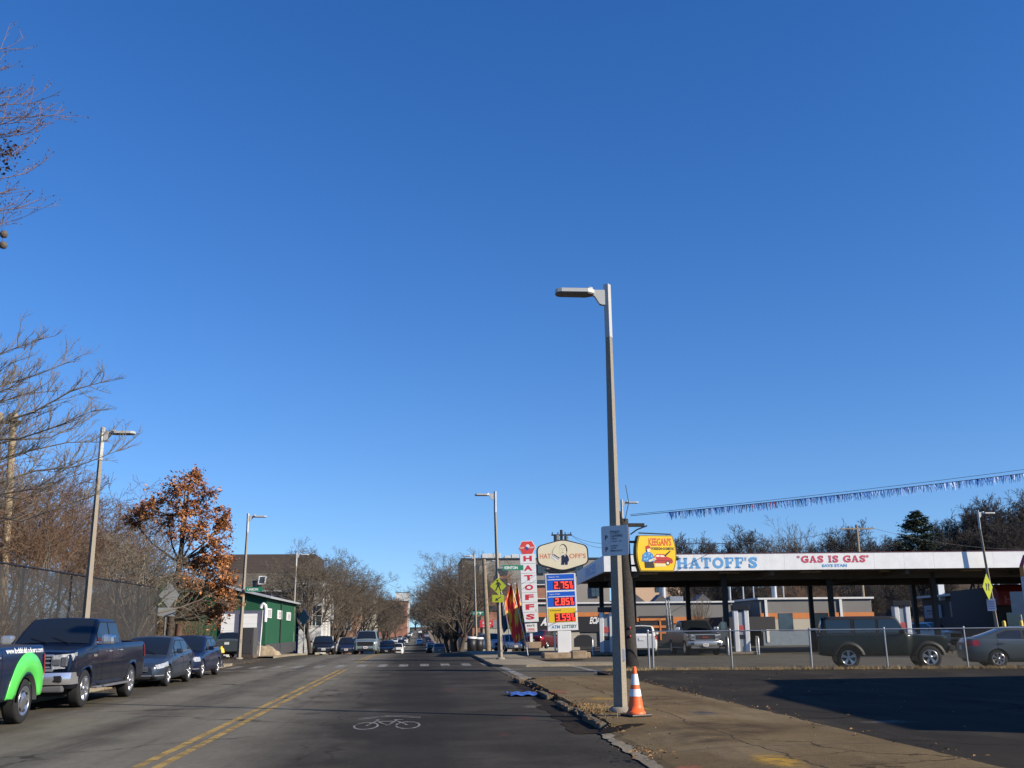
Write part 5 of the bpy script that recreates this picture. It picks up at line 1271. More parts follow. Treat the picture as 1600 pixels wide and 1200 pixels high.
proto("street2", "bare_street_tree", "bare street tree", dict(seed=23, bend=.12, h=10, trunk_h=2.0, r=.25, limbs=6, kids=(8, 7, 6, 3), spread=1.12, up=(.02, .09, .09, .08, .05), lens=(.55, .5, .5, .6), tipr=.009), BARKD, TWIG)
proto("dark", "bare_hill_tree", "bare tree", dict(seed=31, bend=.13, h=11, trunk_h=2.5, r=.22, limbs=5, kids=(9, 8, 6, 3), spread=.85, up=(.02, .1, .1, .08, .05), lens=(.52, .5, .5, .55), tipr=.018), BARKD, TWIGD)
proto("airy", "bare_hill_tree", "tall airy bare tree", dict(seed=37, bend=.13, h=14, trunk_h=5, r=.2, limbs=4, kids=(6, 6, 4), spread=.7, up=(.02, .12, .1, .06, .05), lens=(.5, .5, .5), tipr=.014), BARK, TWIG)
proto("wood", "bare_woodland_tree", "bare tree", dict(seed=41, h=9, trunk_h=2.0, r=.14, limbs=5, kids=(7, 7, 5, 2), spread=.85, up=(.02, .1, .1, .08, .05), lens=(.52, .5, .5, .5), tipr=.009), BARKD, TWIGR)
proto("wood2", "bare_woodland_tree", "bare tree", dict(seed=43, h=9, trunk_h=1.2, r=.12, limbs=7, kids=(7, 6, 5, 2), spread=.75, up=(.02, .1, .1, .08, .05), lens=(.5, .5, .5, .5), tipr=.009), BARK, TWIGR)
proto("pale", "pale_bare_tree", "pale tree", dict(seed=57, h=6.2, trunk_h=1.5, r=.15, limbs=5, kids=(6, 6, 5, 2), spread=.9, up=(.02, .06, .05, .05, .05), lens=(.55, .5, .5, .5), tipr=.007), PALETWIG, mat("pale_crown", (.17, .145, .11), rough=.95, var=.4, scale=2))
GRP = "bare trees of the wood behind the fence"
# woodland on the left, behind the mesh fence
random.seed(12)
spots = [(-17, 33, 1.0), (-20.5, 38, .95), (-15, 40, .85), (-18, 45, 1.05), (-22, 47, 1.1), (-15.5, 48, .8), (-19, 53, 1.05), (-24, 56, 1.2), (-16, 58, .9), (-27, 62, 1.3), (-20, 64, 1.1), (-30, 52, 1.25), (-26, 42, 1.15), (-32, 70, 1.4), (-23, 72, 1.2), (-35, 60, 1.4)]
wl = ["slender bare tree just behind the mesh fence at the left edge", "red-brown bare tree behind the tan floodlight pole", "low bare tree right behind the pickup cab", "bushy red-brown tree left of the concrete lamp behind the pickup"]
for i, (x, y, s) in enumerate(spots):
    lab = wl[i] if i < len(wl) else "red-brown bare tree in the tangled wood behind the left fence"
    plant("wood" if i % 2 else "wood2", lab, x, y, random.uniform(0, 6), s*.92, GRP)
q = G(236, 985, .1); q = Vector((-11.9, 43.5, 0))
plant("pale", "pale-barked small tree behind the two parked sedans", -12.3, 44.5, 1.2, 1.0)
plant("pale", "pale small tree behind the diamond sign, before the orange oak", -13.2, 51, 3.2, .95)
# the big tree whose boughs reach in from the left edge
def big_tree():
    """trunk outside the left edge; its boughs sweep in over the fence, arching and throwing up shoots"""
    rng = random.Random(78); b = Vector((-19.5, 30.5, 0)); t = thing("spreading_bare_tree", "large bare tree spreading over the fence from the left edge", "tree", tuple(b))
    tr = MB(); cr = MB(); tr.tube([(0, 0, -.1), (.1, 0, 2), (.3, 0, 4), (.3, .1, 7), (.5, 0, 10)], [.36, .3, .25, .15, .05], 10, 0, None, False)
    def twig(p, d, l, r, lvl):
        n = 4 if lvl == 0 else 3; pts = [p]; c = p; dd = d.normalized()
        for i in range(n):
            dd = (dd+Vector((rng.gauss(0, .16), rng.gauss(0, .16), rng.gauss(.07, .12)))).normalized(); c = c+dd*(l/n); pts.append(c)
        cr.tube(pts, [r*(1-.75*i/n) for i in range(n+1)], 4 if r > .012 else 3, 0, None, False)
        if lvl < 3:
            for k in range((9, 6, 4)[lvl]):
                f = rng.uniform(.15, 1); k2 = min(int(f*n), n-1); q = pts[k2].lerp(pts[k2+1], f*n-k2)
                nd = (dd+Vector((rng.gauss(0, .55), rng.gauss(0, .5), rng.gauss(.35, .4)))).normalized(); twig(q, nd, l*rng.uniform(.3, .58)*(1.15-.5*f), max(.0035, r*.5), lvl+1)
    for (px, py, Y, z0) in ((185, 590, 30, 6.5), (120, 560, 31, 7), (60, 530, 30, 7.5), (150, 640, 29, 6), (170, 690, 31, 5.2), (195, 700, 30, 5), (120, 720, 29, 4.5), (140, 655, 32, 5.8), (95, 750, 30, 4), (30, 600, 29, 7), (70, 645, 31, 6), (60, 700, 30, 5), (100, 610, 32, 6.6), (30, 560, 31, 7.4), (15, 690, 30, 5.4), (160, 770, 31, 4.2)):
        e = atY(px, py, Y)-b; s = Vector((.3, 0, z0*.72)); mid = s.lerp(e, .5)+Vector((0, rng.uniform(-.4, .4), rng.uniform(.0, .5))); m2 = mid.lerp(e, .5)+Vector((0, 0, rng.uniform(-.15, .2)))
        mid = mid+Vector((0, 0, rng.uniform(-.5, .3))); pts = [mid.lerp(m2, .0), mid.lerp(m2, .5)+Vector((rng.gauss(0, .12), rng.gauss(0, .2), rng.gauss(.05, .16))), m2+Vector((0, rng.gauss(0, .2), rng.gauss(.05, .18))), m2.lerp(e, .5)+Vector((0, rng.gauss(0, .15), rng.gauss(-.05, .16))), e]
        tr.tube([s, s.lerp(mid, .3)+Vector((0, 0, rng.uniform(.0, .35))), s.lerp(mid, .65)+Vector((0, rng.gauss(0, .2), rng.uniform(-.1, .35)))]+pts, [.11, .09, .075, .055, .042, .028, .016, .006], 6, 0, None, False); dd = (e-mid).normalized()
        for k in range(30):
            f = rng.uniform(0, 1)*4; i = min(int(f), 3); q = pts[i].lerp(pts[i+1], f-i); nd = (dd*.9+Vector((rng.gauss(0, .35), rng.gauss(0, .4), rng.gauss(.3, .45)))).normalized(); twig(q, nd, rng.uniform(.6, 1.5)*(1.1-.12*f), .014, 1)
    tr.build("trunk", BARK, t, None, False); cr.build("crown", mat("tan_twigs", (.20, .165, .12), rough=.95, var=.4, scale=2), t, None, False)
big_tree()
# nearer tree, only the ends of its boughs come into the picture at the top left
def near_tree():
    rng = random.Random(5); b = Vector((-14.2, 17.5, 0)); t = thing("roadside_tree", "tall roadside tree at the upper left, only its reddish twig ends in view", "tree", tuple(b))
    tr = MB(); tr.tube([(0, 0, 0), (.1, 0, 3), (.0, .1, 7), (.2, 0, 12), (.3, .1, 15)], [.38, .33, .25, .14, .05], 10)
    cr = MB(); lf = MB(); sb = MB()
    targets = [(10, 75, 18.2), (-10, 110, 17.8), (70, 160, 18), (62, 205, 18.4), (85, 180, 18), (25, 150, 18.3), (30, 240, 18), (45, 270, 18.2), (15, 300, 18.4), (38, 325, 18.2), (-20, 330, 17.6), (20, 345, 18), (-30, 180, 18), (-40, 260, 18), (40, 205, 18.3), (50, 190, 17.9)]
    for (px, py, Y) in targets:
        e = atY(px, py, Y)-b; s = Vector((.1, 0, min(14, max(3.5, e.z-rng.uniform(.8, 2.2))))); mid = s.lerp(e, .55)+Vector((0, 0, -.15))
        cr.tube([s, s.lerp(mid, .5)+Vector((0, 0, .1)), mid, e.lerp(mid, .4)+Vector((0, 0, .05)), e], [.05, .035, .022, .012, .005], 5, 0, None, False)
        d = (e-mid).normalized()
        for k in range(24):
            f = rng.uniform(.0, 1); p = mid.lerp(e, f); nd = (d+Vector((rng.gauss(0, .5), rng.gauss(0, .5), rng.gauss(.28, .35)))).normalized(); l = rng.uniform(.25, .7)
            q = p+nd*l; cr.tube([p, p.lerp(q, .5)+Vector((0, 0, -.02)), q], [.007, .005, .003], 3, 0, None, False)
            for _ in range(3):
                q2 = p.lerp(q, rng.uniform(.3, 1)); n2 = (nd+Vector((rng.gauss(0, .5), rng.gauss(0, .5), rng.gauss(.3, .3)))).normalized()*rng.uniform(.1, .28); cr.tube([q2, q2+n2], [.004, .002], 3, 0, None, False)
                for _ in range(2):
                    c = q2+n2*rng.uniform(.5, 1); s_ = rng.uniform(.006, .013); lf.add([c+Vector((-s_, 0, 0)), c+Vector((0, s_, -s_)), c+Vector((s_, 0, 0)), c+Vector((0, -s_, s_))], [(0, 1, 2, 3)])
    dead = MB(); c0 = atY(14, 240, 18)-b
    for k in range(170):
        c = c0+Vector((rng.gauss(-.05, .14), rng.gauss(0, .14), rng.gauss(0, .2)+(-.5*rng.random() if rng.random() < .3 else 0)+.1)); c.x += .18*(c0.z-c.z)
        s_ = rng.uniform(.02, .055); M = Matrix.Translation(c) @ Matrix.Rotation(rng.uniform(0, 6), 4, (rng.random(), rng.random(), rng.random()+.1)); dead.add([(-s_, 0, 0), (0, -s_*.6, 0), (s_, 0, 0), (0, s_*.6, 0)], [(0, 1, 2, 3)], 0, M)
    tr.build("trunk", BARK, t, None, False); cr.build("crown", mat("rosy_twigs", (.27, .18, .14), rough=.9, var=.3, scale=3), t, None, False); lf.build("buds", mat("red_buds", (.34, .17, .13), rough=.8, var=.4, scale=6), t, None, False)
    tag(dead.build("dead_leaf_cluster", mat("dead_leaves_dark", (.055, .03, .024), rough=.9, var=.4), t, None, False), kind="stuff")
    for (px, py) in ((6, 366), (5, 383)):
        c = atY(px, py, 17.6)-b; s_ = MB(); s_.lathe([(.001, -.075), (.05, -.056), (.075, 0), (.05, .056), (.001, .075)], 14, 0, Matrix.Translation(c)); s_.tube([c, c+Vector((-.1, 0, .5))], .005, 4); s_.build("hanging_ball", mat("ball_brown", (.10, .085, .07), rough=.9, var=.4, scale=30, bump=.6), t)
near_tree()
# oak still in rust-brown leaf
def oak():
    rng = random.Random(9); c = Vector((-12.6, 52.5, 0)); 
    t = thing("autumn_oak", "tall oak in rust-orange leaf by the left pavement", "tree", tuple(c+Vector((0, 0, .05))))
    tr = MB(); tr.tube([(0, 0, -.1), (.05, 0, 2.5), (.25, .1, 5), (.4, 0, 7.5), (.55, 0, 9.6)], [.22, .19, .14, .08, .025], 9)
    cr = MB(); lf = [MB(), MB(), MB()]
    blobs = []
    for (px, py, rx) in ((305, 745, 14), (290, 762, 22), (320, 775, 22), (255, 780, 24), (285, 800, 28), (325, 800, 26), (345, 822, 18), (230, 795, 18), (215, 800, 14), (262, 815, 24), (300, 832, 26), (335, 845, 22), (352, 812, 12), (322, 868, 24), (300, 880, 18), (342, 872, 14), (330, 900, 26), (300, 905, 20), (352, 905, 14), (320, 930, 26), (350, 925, 16), (295, 940, 18), (345, 948, 16), (312, 952, 16), (362, 940, 13), (335, 962, 15), (352, 880, 15), (318, 888, 18), (205, 812, 14), (272, 770, 16), (310, 820, 24)):
        p = atY(px, py, 52.5+rng.uniform(-1.4, 1.4))-c; blobs.append((p, rx/F_PX*53))
    trunkpts = [Vector((.05, 0, 2.2)), Vector((.25, .1, 5)), Vector((.4, 0, 7.5)), Vector((.5, 0, 9))]
    for p, r in blobs:
        base = min(trunkpts, key=lambda q: (q-p).length+(3 if q.z > p.z else 0)); mid = base.lerp(p, .5)+Vector((rng.gauss(0, .15), rng.gauss(0, .15), -.15))
        cr.tube([base, mid, p], [.07, .04, .012], 5, 0, None, False)
        for k in range(16):
            e = p+Vector((rng.gauss(0, 1), rng.gauss(0, 1), rng.gauss(0, .8)))*r*.62; s = mid.lerp(p, rng.uniform(.5, 1)); cr.tube([s, s.lerp(e, .5)+Vector((0, 0, .04)), e], [.014, .009, .004], 3, 0, None, False)
            m = rng.randint(20, 42)
            for j in range(m):
                q = s.lerp(e, rng.uniform(.45, 1.08))+Vector((rng.gauss(0, .1), rng.gauss(0, .1), rng.gauss(-.03, .1))); sz = rng.choice((.04, .055, .07, .085, .11))*rng.uniform(.8, 1.2)
                M = Matrix.Translation(q) @ Matrix.Rotation(rng.uniform(0, 6.28), 4, 'Z') @ Matrix.Rotation(rng.gauss(0, .9), 4, 'X') @ Matrix.Rotation(rng.gauss(.4, .6), 4, 'Y')
                k3 = 0 if rng.random() < .55 else (1 if rng.random() < .6 else 2)
                lf[k3].add([(-sz, 0, 0), (-sz*.2, -sz*.48, .01), (sz, 0, -.02), (-sz*.1, sz*.5, .012)], [(0, 1, 2), (0, 2, 3)], 0, M)
    tr.build("trunk", BARKD, t, None, False); cr.build("branches", BARKD, t, None, False)
    allm = MB(); 
    for k in range(3):
        o = len(allm.v); allm.v += lf[k].v; allm.f += [[i+o for i in f] for f in lf[k].f]; allm.mi += [k]*len(lf[k].f); allm.sm += [False]*len(lf[k].f)
    allm.build("crown", [mat("oak_leaf_rust", (.29, .105, .03), rough=.7, var=.4, scale=2), mat("oak_leaf_tan", (.43, .205, .075), rough=.7, var=.4, scale=2), mat("oak_leaf_dark", (.12, .04, .018), rough=.7, var=.4, scale=2)], t, None, False)
oak()
# undergrowth
random.seed(21); mb = MB(); lv = MB()
for i in range(5200):
    x = -11.9-abs(random.gauss(0, 7)); y = random.uniform(24, 66)
    if y > 50 and x > -13.0: continue
    h = random.uniform(.5, 3.4)*(1 if x < -13 else .55); a = random.uniform(0, 6.28); k = random.uniform(.2, .9)*h*.5
    p = Vector((x, y, 0)); e = p+Vector((k*math.cos(a), k*math.sin(a), h)); m_ = p.lerp(e, .5)+Vector((random.gauss(0, .12), random.gauss(0, .12), .1))
    mb.tube([p, m_, e], [.012, .009, .004], 3, 0, None, False)
    for _ in range(3):
        q = m_.lerp(e, random.random()); mb.tube([q, q+Vector((random.gauss(0, .3), random.gauss(0, .3), random.uniform(.05, .5)))], [.006, .003], 3, 0, None, False)
    for _ in range(2):
        q = p.lerp(e, random.uniform(.1, 1))+Vector((random.gauss(0, .15), random.gauss(0, .15), 0)); s = random.uniform(.03, .08)
        mb.add([q+Vector((-s, 0, 0)), q+Vector((0, s*.5, -s*.4)), q+Vector((s, 0, 0)), q+Vector((0, -s*.5, s*.4))], [(0, 1, 2, 3)], 1)
tag(mb.build("undergrowth", [TWIGR, LEAF], None, None, False), "tangled brown undergrowth and dead leaves of the wood on the left", None, None, "stuff")
# street trees
LT = [(-9.9, 93, .98, "street", "first bare street tree past the green garage"), (-10.2, 100, .95, "street2", "second bare street tree past the green garage, with a leaning trunk"), (-9.9, 109, 1.08, "street", "thick-trunked bare street tree behind the black parked sedan"), (-10.0, 120, 1.1, "street2", "wide bare street tree behind the oncoming grey off-roader"), (-9.8, 134, 1.15, "street", "bare street tree further down the left side, level with the brick house"),
      (-9.9, 150, 1.2, "street2", None), (-9.8, 170, 1.15, "street", None), (-10, 192, 1.2, "street2", None), (-9.8, 218, 1.2, "street", None), (-9.8, 250, 1.2, "street2", None), (-9.9, 290, 1.2, "street", None), (-9.9, 335, 1.2, "street2", None), (-9.9, 390, 1.2, "street", None), (-12, 450, 1.3, "street2", None), (-10, 520, 1.3, "street", None)]
for i, (x, y, s, k, lab) in enumerate(LT):
    if y > 210: k = "far"
    plant(k, lab or "bare street tree in the far line down the left side of the street", x, y, i*1.7+.4, s*.88, "bare street trees on the left side", g(y)+.05)
RT = [(4.1, 112, 1.10, "street2", "bare street tree with a forked trunk, nearest on the right beyond the lamps"), (4.6, 121, 1.15, "street", "bare street tree just behind the forked one on the right"), (4.5, 136, 1.2, "street2", "third bare street tree on the right, overhanging the road"),
      (4.6, 152, 1.2, "street", None), (4.5, 172, 1.2, "street2", None), (4.6, 196, 1.25, "street", None), (4.6, 224, 1.25, "street2", None), (4.6, 258, 1.25, "street", None), (4.6, 300, 1.25, "street2", None), (4.6, 345, 1.25, "street", None), (5, 400, 1.3, "street2", None), (5, 470, 1.3, "street", None), (2, 560, 1.6, "street2", None), (-1, 570, 1.5, "street", None), (-4, 610, 1.7, "street", None), (-8, 580, 1.3, "street2", None), (8, 600, 1.4, "street", None)]
for i, (x, y, s, k, lab) in enumerate(RT):
    if y > 210: k = "far"
    plant(k, lab or "bare street tree in the far line down the right side of the street", x, y, i*2.1+1.0, s*.9, "bare street trees on the right side", g(y)+.05)
# trees on the rise behind the station
random.seed(33)
HT = [(1085, 838, 175, "dark", None), (1120, 845, 185, "dark", None), (1160, 828, 180, "dark", None), (1185, 832, 200, "airy", None), (1215, 818, 190, "airy", "airy bare tree left of the tallest one above the canopy lettering"), (1250, 797, 170, "airy", "tallest airy bare tree above the red canopy lettering"), (1290, 838, 190, "dark", None), (1325, 818, 165, "dark", "round bare tree behind the pale utility pole"), (1370, 845, 190, "dark", None), (1395, 838, 200, "dark", None),
      (1475, 815, 185, "dark", None), (1500, 800, 175, "dark", None), (1535, 790, 180, "dark", "dark bare tree right of the evergreen"), (1560, 775, 170, "dark", "tall dark bare tree at the right end of the rise"), (1590, 785, 175, "dark", None), (1625, 770, 170, "dark", None), (1050, 850, 190, "dark", None), (1520, 825, 160, "dark", None), (1575, 815, 158, "dark", None), (1455, 835, 170, "dark", None), (1345, 850, 175, "dark", None), (1240, 845, 180, "dark", None), (1420, 840, 172, "dark", None), (1605, 820, 160, "dark", None)]
for i, (px, py, Y, k, lab) in enumerate(HT):
    top = atY(px, py, Y); z = terrain(top.x, Y); h = top.z-z; s = max(.45, h/(16.0 if k == "airy" else 13.5))
    plant(k, lab or "dark bare tree on the rise above the station canopy", top.x, Y, random.uniform(0, 6), s, "bare trees on the rise behind the station")
# lower, denser scrub seen beneath the canopy
for i in range(26):
    Y = random.uniform(112, 150); x = random.uniform(34, 98)*Y/130; plant("wood2" if i % 2 else "dark", "low dark bare tree seen beneath the canopy behind the workshop", x, Y, random.uniform(0, 6), random.uniform(.55, .95), "low bare trees behind the workshop")
def evergreen():
    rng = random.Random(2); top = atY(1430, 798, 165); z = terrain(top.x, 165); H = top.z-z
    t = thing("evergreen_pine", "dark green pine on the rise above the white canopy", "tree", (top.x, 165, z)); tr = MB(); tr.tube([(0, 0, 0), (0, 0, H*.95)], [.35, .06], 8); tr.build("trunk", BARKD, t, None, False)
    m = MB()
    for i in range(330):
        u = rng.random()**.8; zz = H*(.12+.86*u); R = (1-u)**.74*7.6*rng.uniform(.4, 1.12)+.4; a = rng.uniform(0, 6.28); lift = rng.uniform(.05, .35)
        p0 = Vector((0, 0, zz)); p1 = Vector((R*math.cos(a), R*math.sin(a), zz+R*lift)); m.tube([p0, p1], [.05, .015], 3, 0, None, False)
        for k in range(int(10+R*16)):
            f = rng.uniform(.35, 1.05); q = p0.lerp(p1, f)+Vector((rng.gauss(0, .22), rng.gauss(0, .22), rng.gauss(.05, .16))); s = rng.uniform(.16, .36)
            M = Matrix.Translation(q) @ Matrix.Rotation(rng.uniform(0, 6.28), 4, 'Z') @ Matrix.Rotation(rng.gauss(0, .7), 4, 'X'); m.add([(-s, 0, 0), (0, -s*.3, .04), (s, 0, .08), (0, s*.3, .04)], [(0, 1, 2, 3)], 1, M)
    m.build("crown", [BARKD, mat("pine_needles", (.022, .036, .018), rough=.8, var=.4, scale=1.5)], t, None, False)
evergreen()
# thin shrub beside the garage bay
def sapling():
    rng = random.Random(4); b = atY(1092, 985, 84); t = thing("bare_shrub", "thin upright bare shrub before the grey workshop", "shrub", (b.x, b.y, .03)); m = MB()
    for i in range(60):
        a = rng.uniform(0, 6.28); k = rng.uniform(.1, 1.3); h = rng.uniform(2.2, 4.4); m.tube([(0, 0, 0), (k*.4*math.cos(a), k*.4*math.sin(a), h*.5), (k*math.cos(a), k*math.sin(a), h)], [.03, .02, .008], 3, 0, None, False)
        for _ in range(4): f = rng.uniform(.4, 1); p = Vector((k*f*math.cos(a), k*f*math.sin(a), h*f)); m.tube([p, p+Vector((rng.gauss(0, .25), rng.gauss(0, .25), rng.uniform(.2, .6)))], [.01, .005], 3, 0, None, False)
    m.build("stems", TWIG, t, None, False)
sapling()
# ------------------------------------------------------------------ buildings
def window(parent, x, y, z, w_, h, frame, glass, nx=2, axis='y', d=.06):
    """frame and panes facing -Y (axis y) or +X (axis x)"""
    M = Matrix.Translation((x, y, z)) @ (Matrix.Rotation(math.pi/2, 4, 'Z') if axis == 'x' else Matrix.Identity(4))
    f = MB(); t = .07
    f.box((0, -.02, h/2-t/2), (w_, d, t), 0, M); f.box((0, -.02, -h/2+t/2), (w_, d, t), 0, M)
    for k in range(nx+1): f.box((-w_/2+t/2+(w_-t)*k/nx, -.02, 0), (t, d*.96, h-2*t), 0, M)
    f.box((0, -.02, 0), (w_-2*t, d*.9, t*.7), 0, M)
    o = f.build("window", frame, parent); g_ = MB(); g_.box((0, .0, 0), (w_-.04, .03, h-.04), 0, M); g_.build("pane", glass, o); return o
WG = mat("window_glass_dark", (.03, .045, .06), rough=.08, var=.4, scale=.8, spec=.8)
FRD = mat("window_frame_dark", (.03, .035, .04), rough=.5)
FRW = mat("window_frame_white", (.62, .62, .6), rough=.5)
# brick and grey apartment block
STUC = mat("grey_stucco", (.26, .235, .205), rough=.9, var=.1, scale=.6); REDB = brick_mat("red_brick", (.30, .115, .07), (.36, .145, .09), (.30, .22, .17))
def apartments():
    Y = 150; z = g(Y)*.6; a = atY(722, 1000, Y).x; b = atY(955, 1000, Y).x; top = atY(800, 874, Y).z
    t = thing("apartment_block", "grey and red brick apartment block behind the tall white sign", "building", (a, Y, z)); W_ = b-a; H = top-z
    m = MB(); m.box((W_/2, 8, H/2), (W_, 16, H)); m.build("wall", STUC, t)
    m = MB(); m.box((W_/2, 8, H+.1), (W_+.3, 16.3, .22)); m.build("roof", FRD, t)
    s_ = Y/F_PX
    def X(px): return atY(px, 900, Y).x-a
    def Z(py): return atY(800, py, Y).z-z
    m = MB()
    for (p0, p1, q0, q1) in ((722, 775, 1000, 917), (775, 797, 1000, 898), (797, 812, 1000, 942), (836, 858, 950, 911)): 
        x0, x1, z0, z1 = X(p0), X(p1), max(0, Z(q0)), Z(q1); m.box(((x0+x1)/2, -.12, (z0+z1)/2), (x1-x0-.01, .24, z1-z0))
    m.build("brick_facing", REDB, t)
    for (px, py, w_, h, nx) in ((786, 914, 1.2, 1.8, 2), (786, 894, 1.3, .9, 2), (741, 888, 1.4, 1.2, 2), (847, 888, 1.35, 1.6, 2), (846, 910, 1.4, .6, 2), (768, 953, 1.2, 1.3, 2), (798, 951, 1.2, 1.3, 2), (760, 915, 1.1, 1.3, 2), (826, 915, 1.1, 1.5, 2), (905, 890, 1.2, 1.5, 2), (930, 925, 1.4, 1.5, 2), (930, 950, 1.4, 1.5, 2), (741, 930, 1.2, 1.3, 2)): window(t, X(px), -.27, Z(py), w_, h, FRD, WG, nx)
    m = MB(); m.box((X(850), -.2, Z(936)), (2.6, .9, .12)); m.box((X(850), -.2, Z(914)), (2.6, .9, .12)); m.build("balcony", FRW, t)
    for (p0, p1, q) in ((754, 776, 865), (778, 784, 864), (790, 800, 868), (801, 812, 866)):
        m = MB(); x0, x1 = X(p0), X(p1); m.box(((x0+x1)/2, 3, (H+Z(q))/2+.1), (x1-x0, 3, Z(q)-H), 0, None, .05); m.build("roof_unit", mat("roof_unit_white", (.55, .55, .53), rough=.6, var=.2), t)
apartments()
# low red-brick shop front on the right beyond the lamps
def corner_shop():
    Y = 126; z = g(Y); x0 = 6.2; x1 = atY(800, 1000, Y).x; t = thing("brick_shop", "low brick shop front beside the right-hand street trees", "building", (x0, Y, z)); W_ = x1-x0
    m = MB(); m.box((W_/2, 6, 2.6), (W_, 12, 5.2)); m.build("wall", REDB, t)
    m = MB(); m.box((W_*.62, -.1, 1.5), (W_*.72, .16, 3.0)); m.build("pale_panelling", stripe_mat("pale_panel", (.42, .40, .35), (.30, .285, .25), 0, 1.4), t)
    m = MB(); m.box((W_*.62, -.1, 3.55), (W_*.72, .2, 1.0)); m.build("fascia", mat("shop_fascia_grey", (.22, .22, .22), rough=.6, var=.1), t)
    m = MB(); m.box((1.2, -.08, 1.3), (1.5, .12, 2.6)); m.build("door", FRD, t); m = MB(); m.box((W_*.5, 6, 5.25), (W_+.3, 12.3, .15)); m.build("roof", FRD, t)
    window(t, .6, -.1, 3.9, .9, 1.2, FRD, WG)
corner_shop()
c = atY(760, 975, 96); t = thing("shop_sign", "red shop sign with white script beside the tan wooden pole", "sign", (c.x, c.y, c.z))
m = MB(); m.box((0, 0, 0), (1.32, .12, .66), 0, None, .04); m.build("board", mat("shop_sign_red", (.5, .035, .05), rough=.5), t); m = MB(); text(m, "Snaps", -.42, -.08, .3, .84, -.068, .02, 0, None, False, .2); m.box((0, -.065, -.2), (.7, .006, .06)); m.build("lettering", WHITE, t)
m = MB(); m.tube([(0, .02, -.33), (0, .02, g(96)-c.z)], .05, 8); m.build("post", BLACK, t)
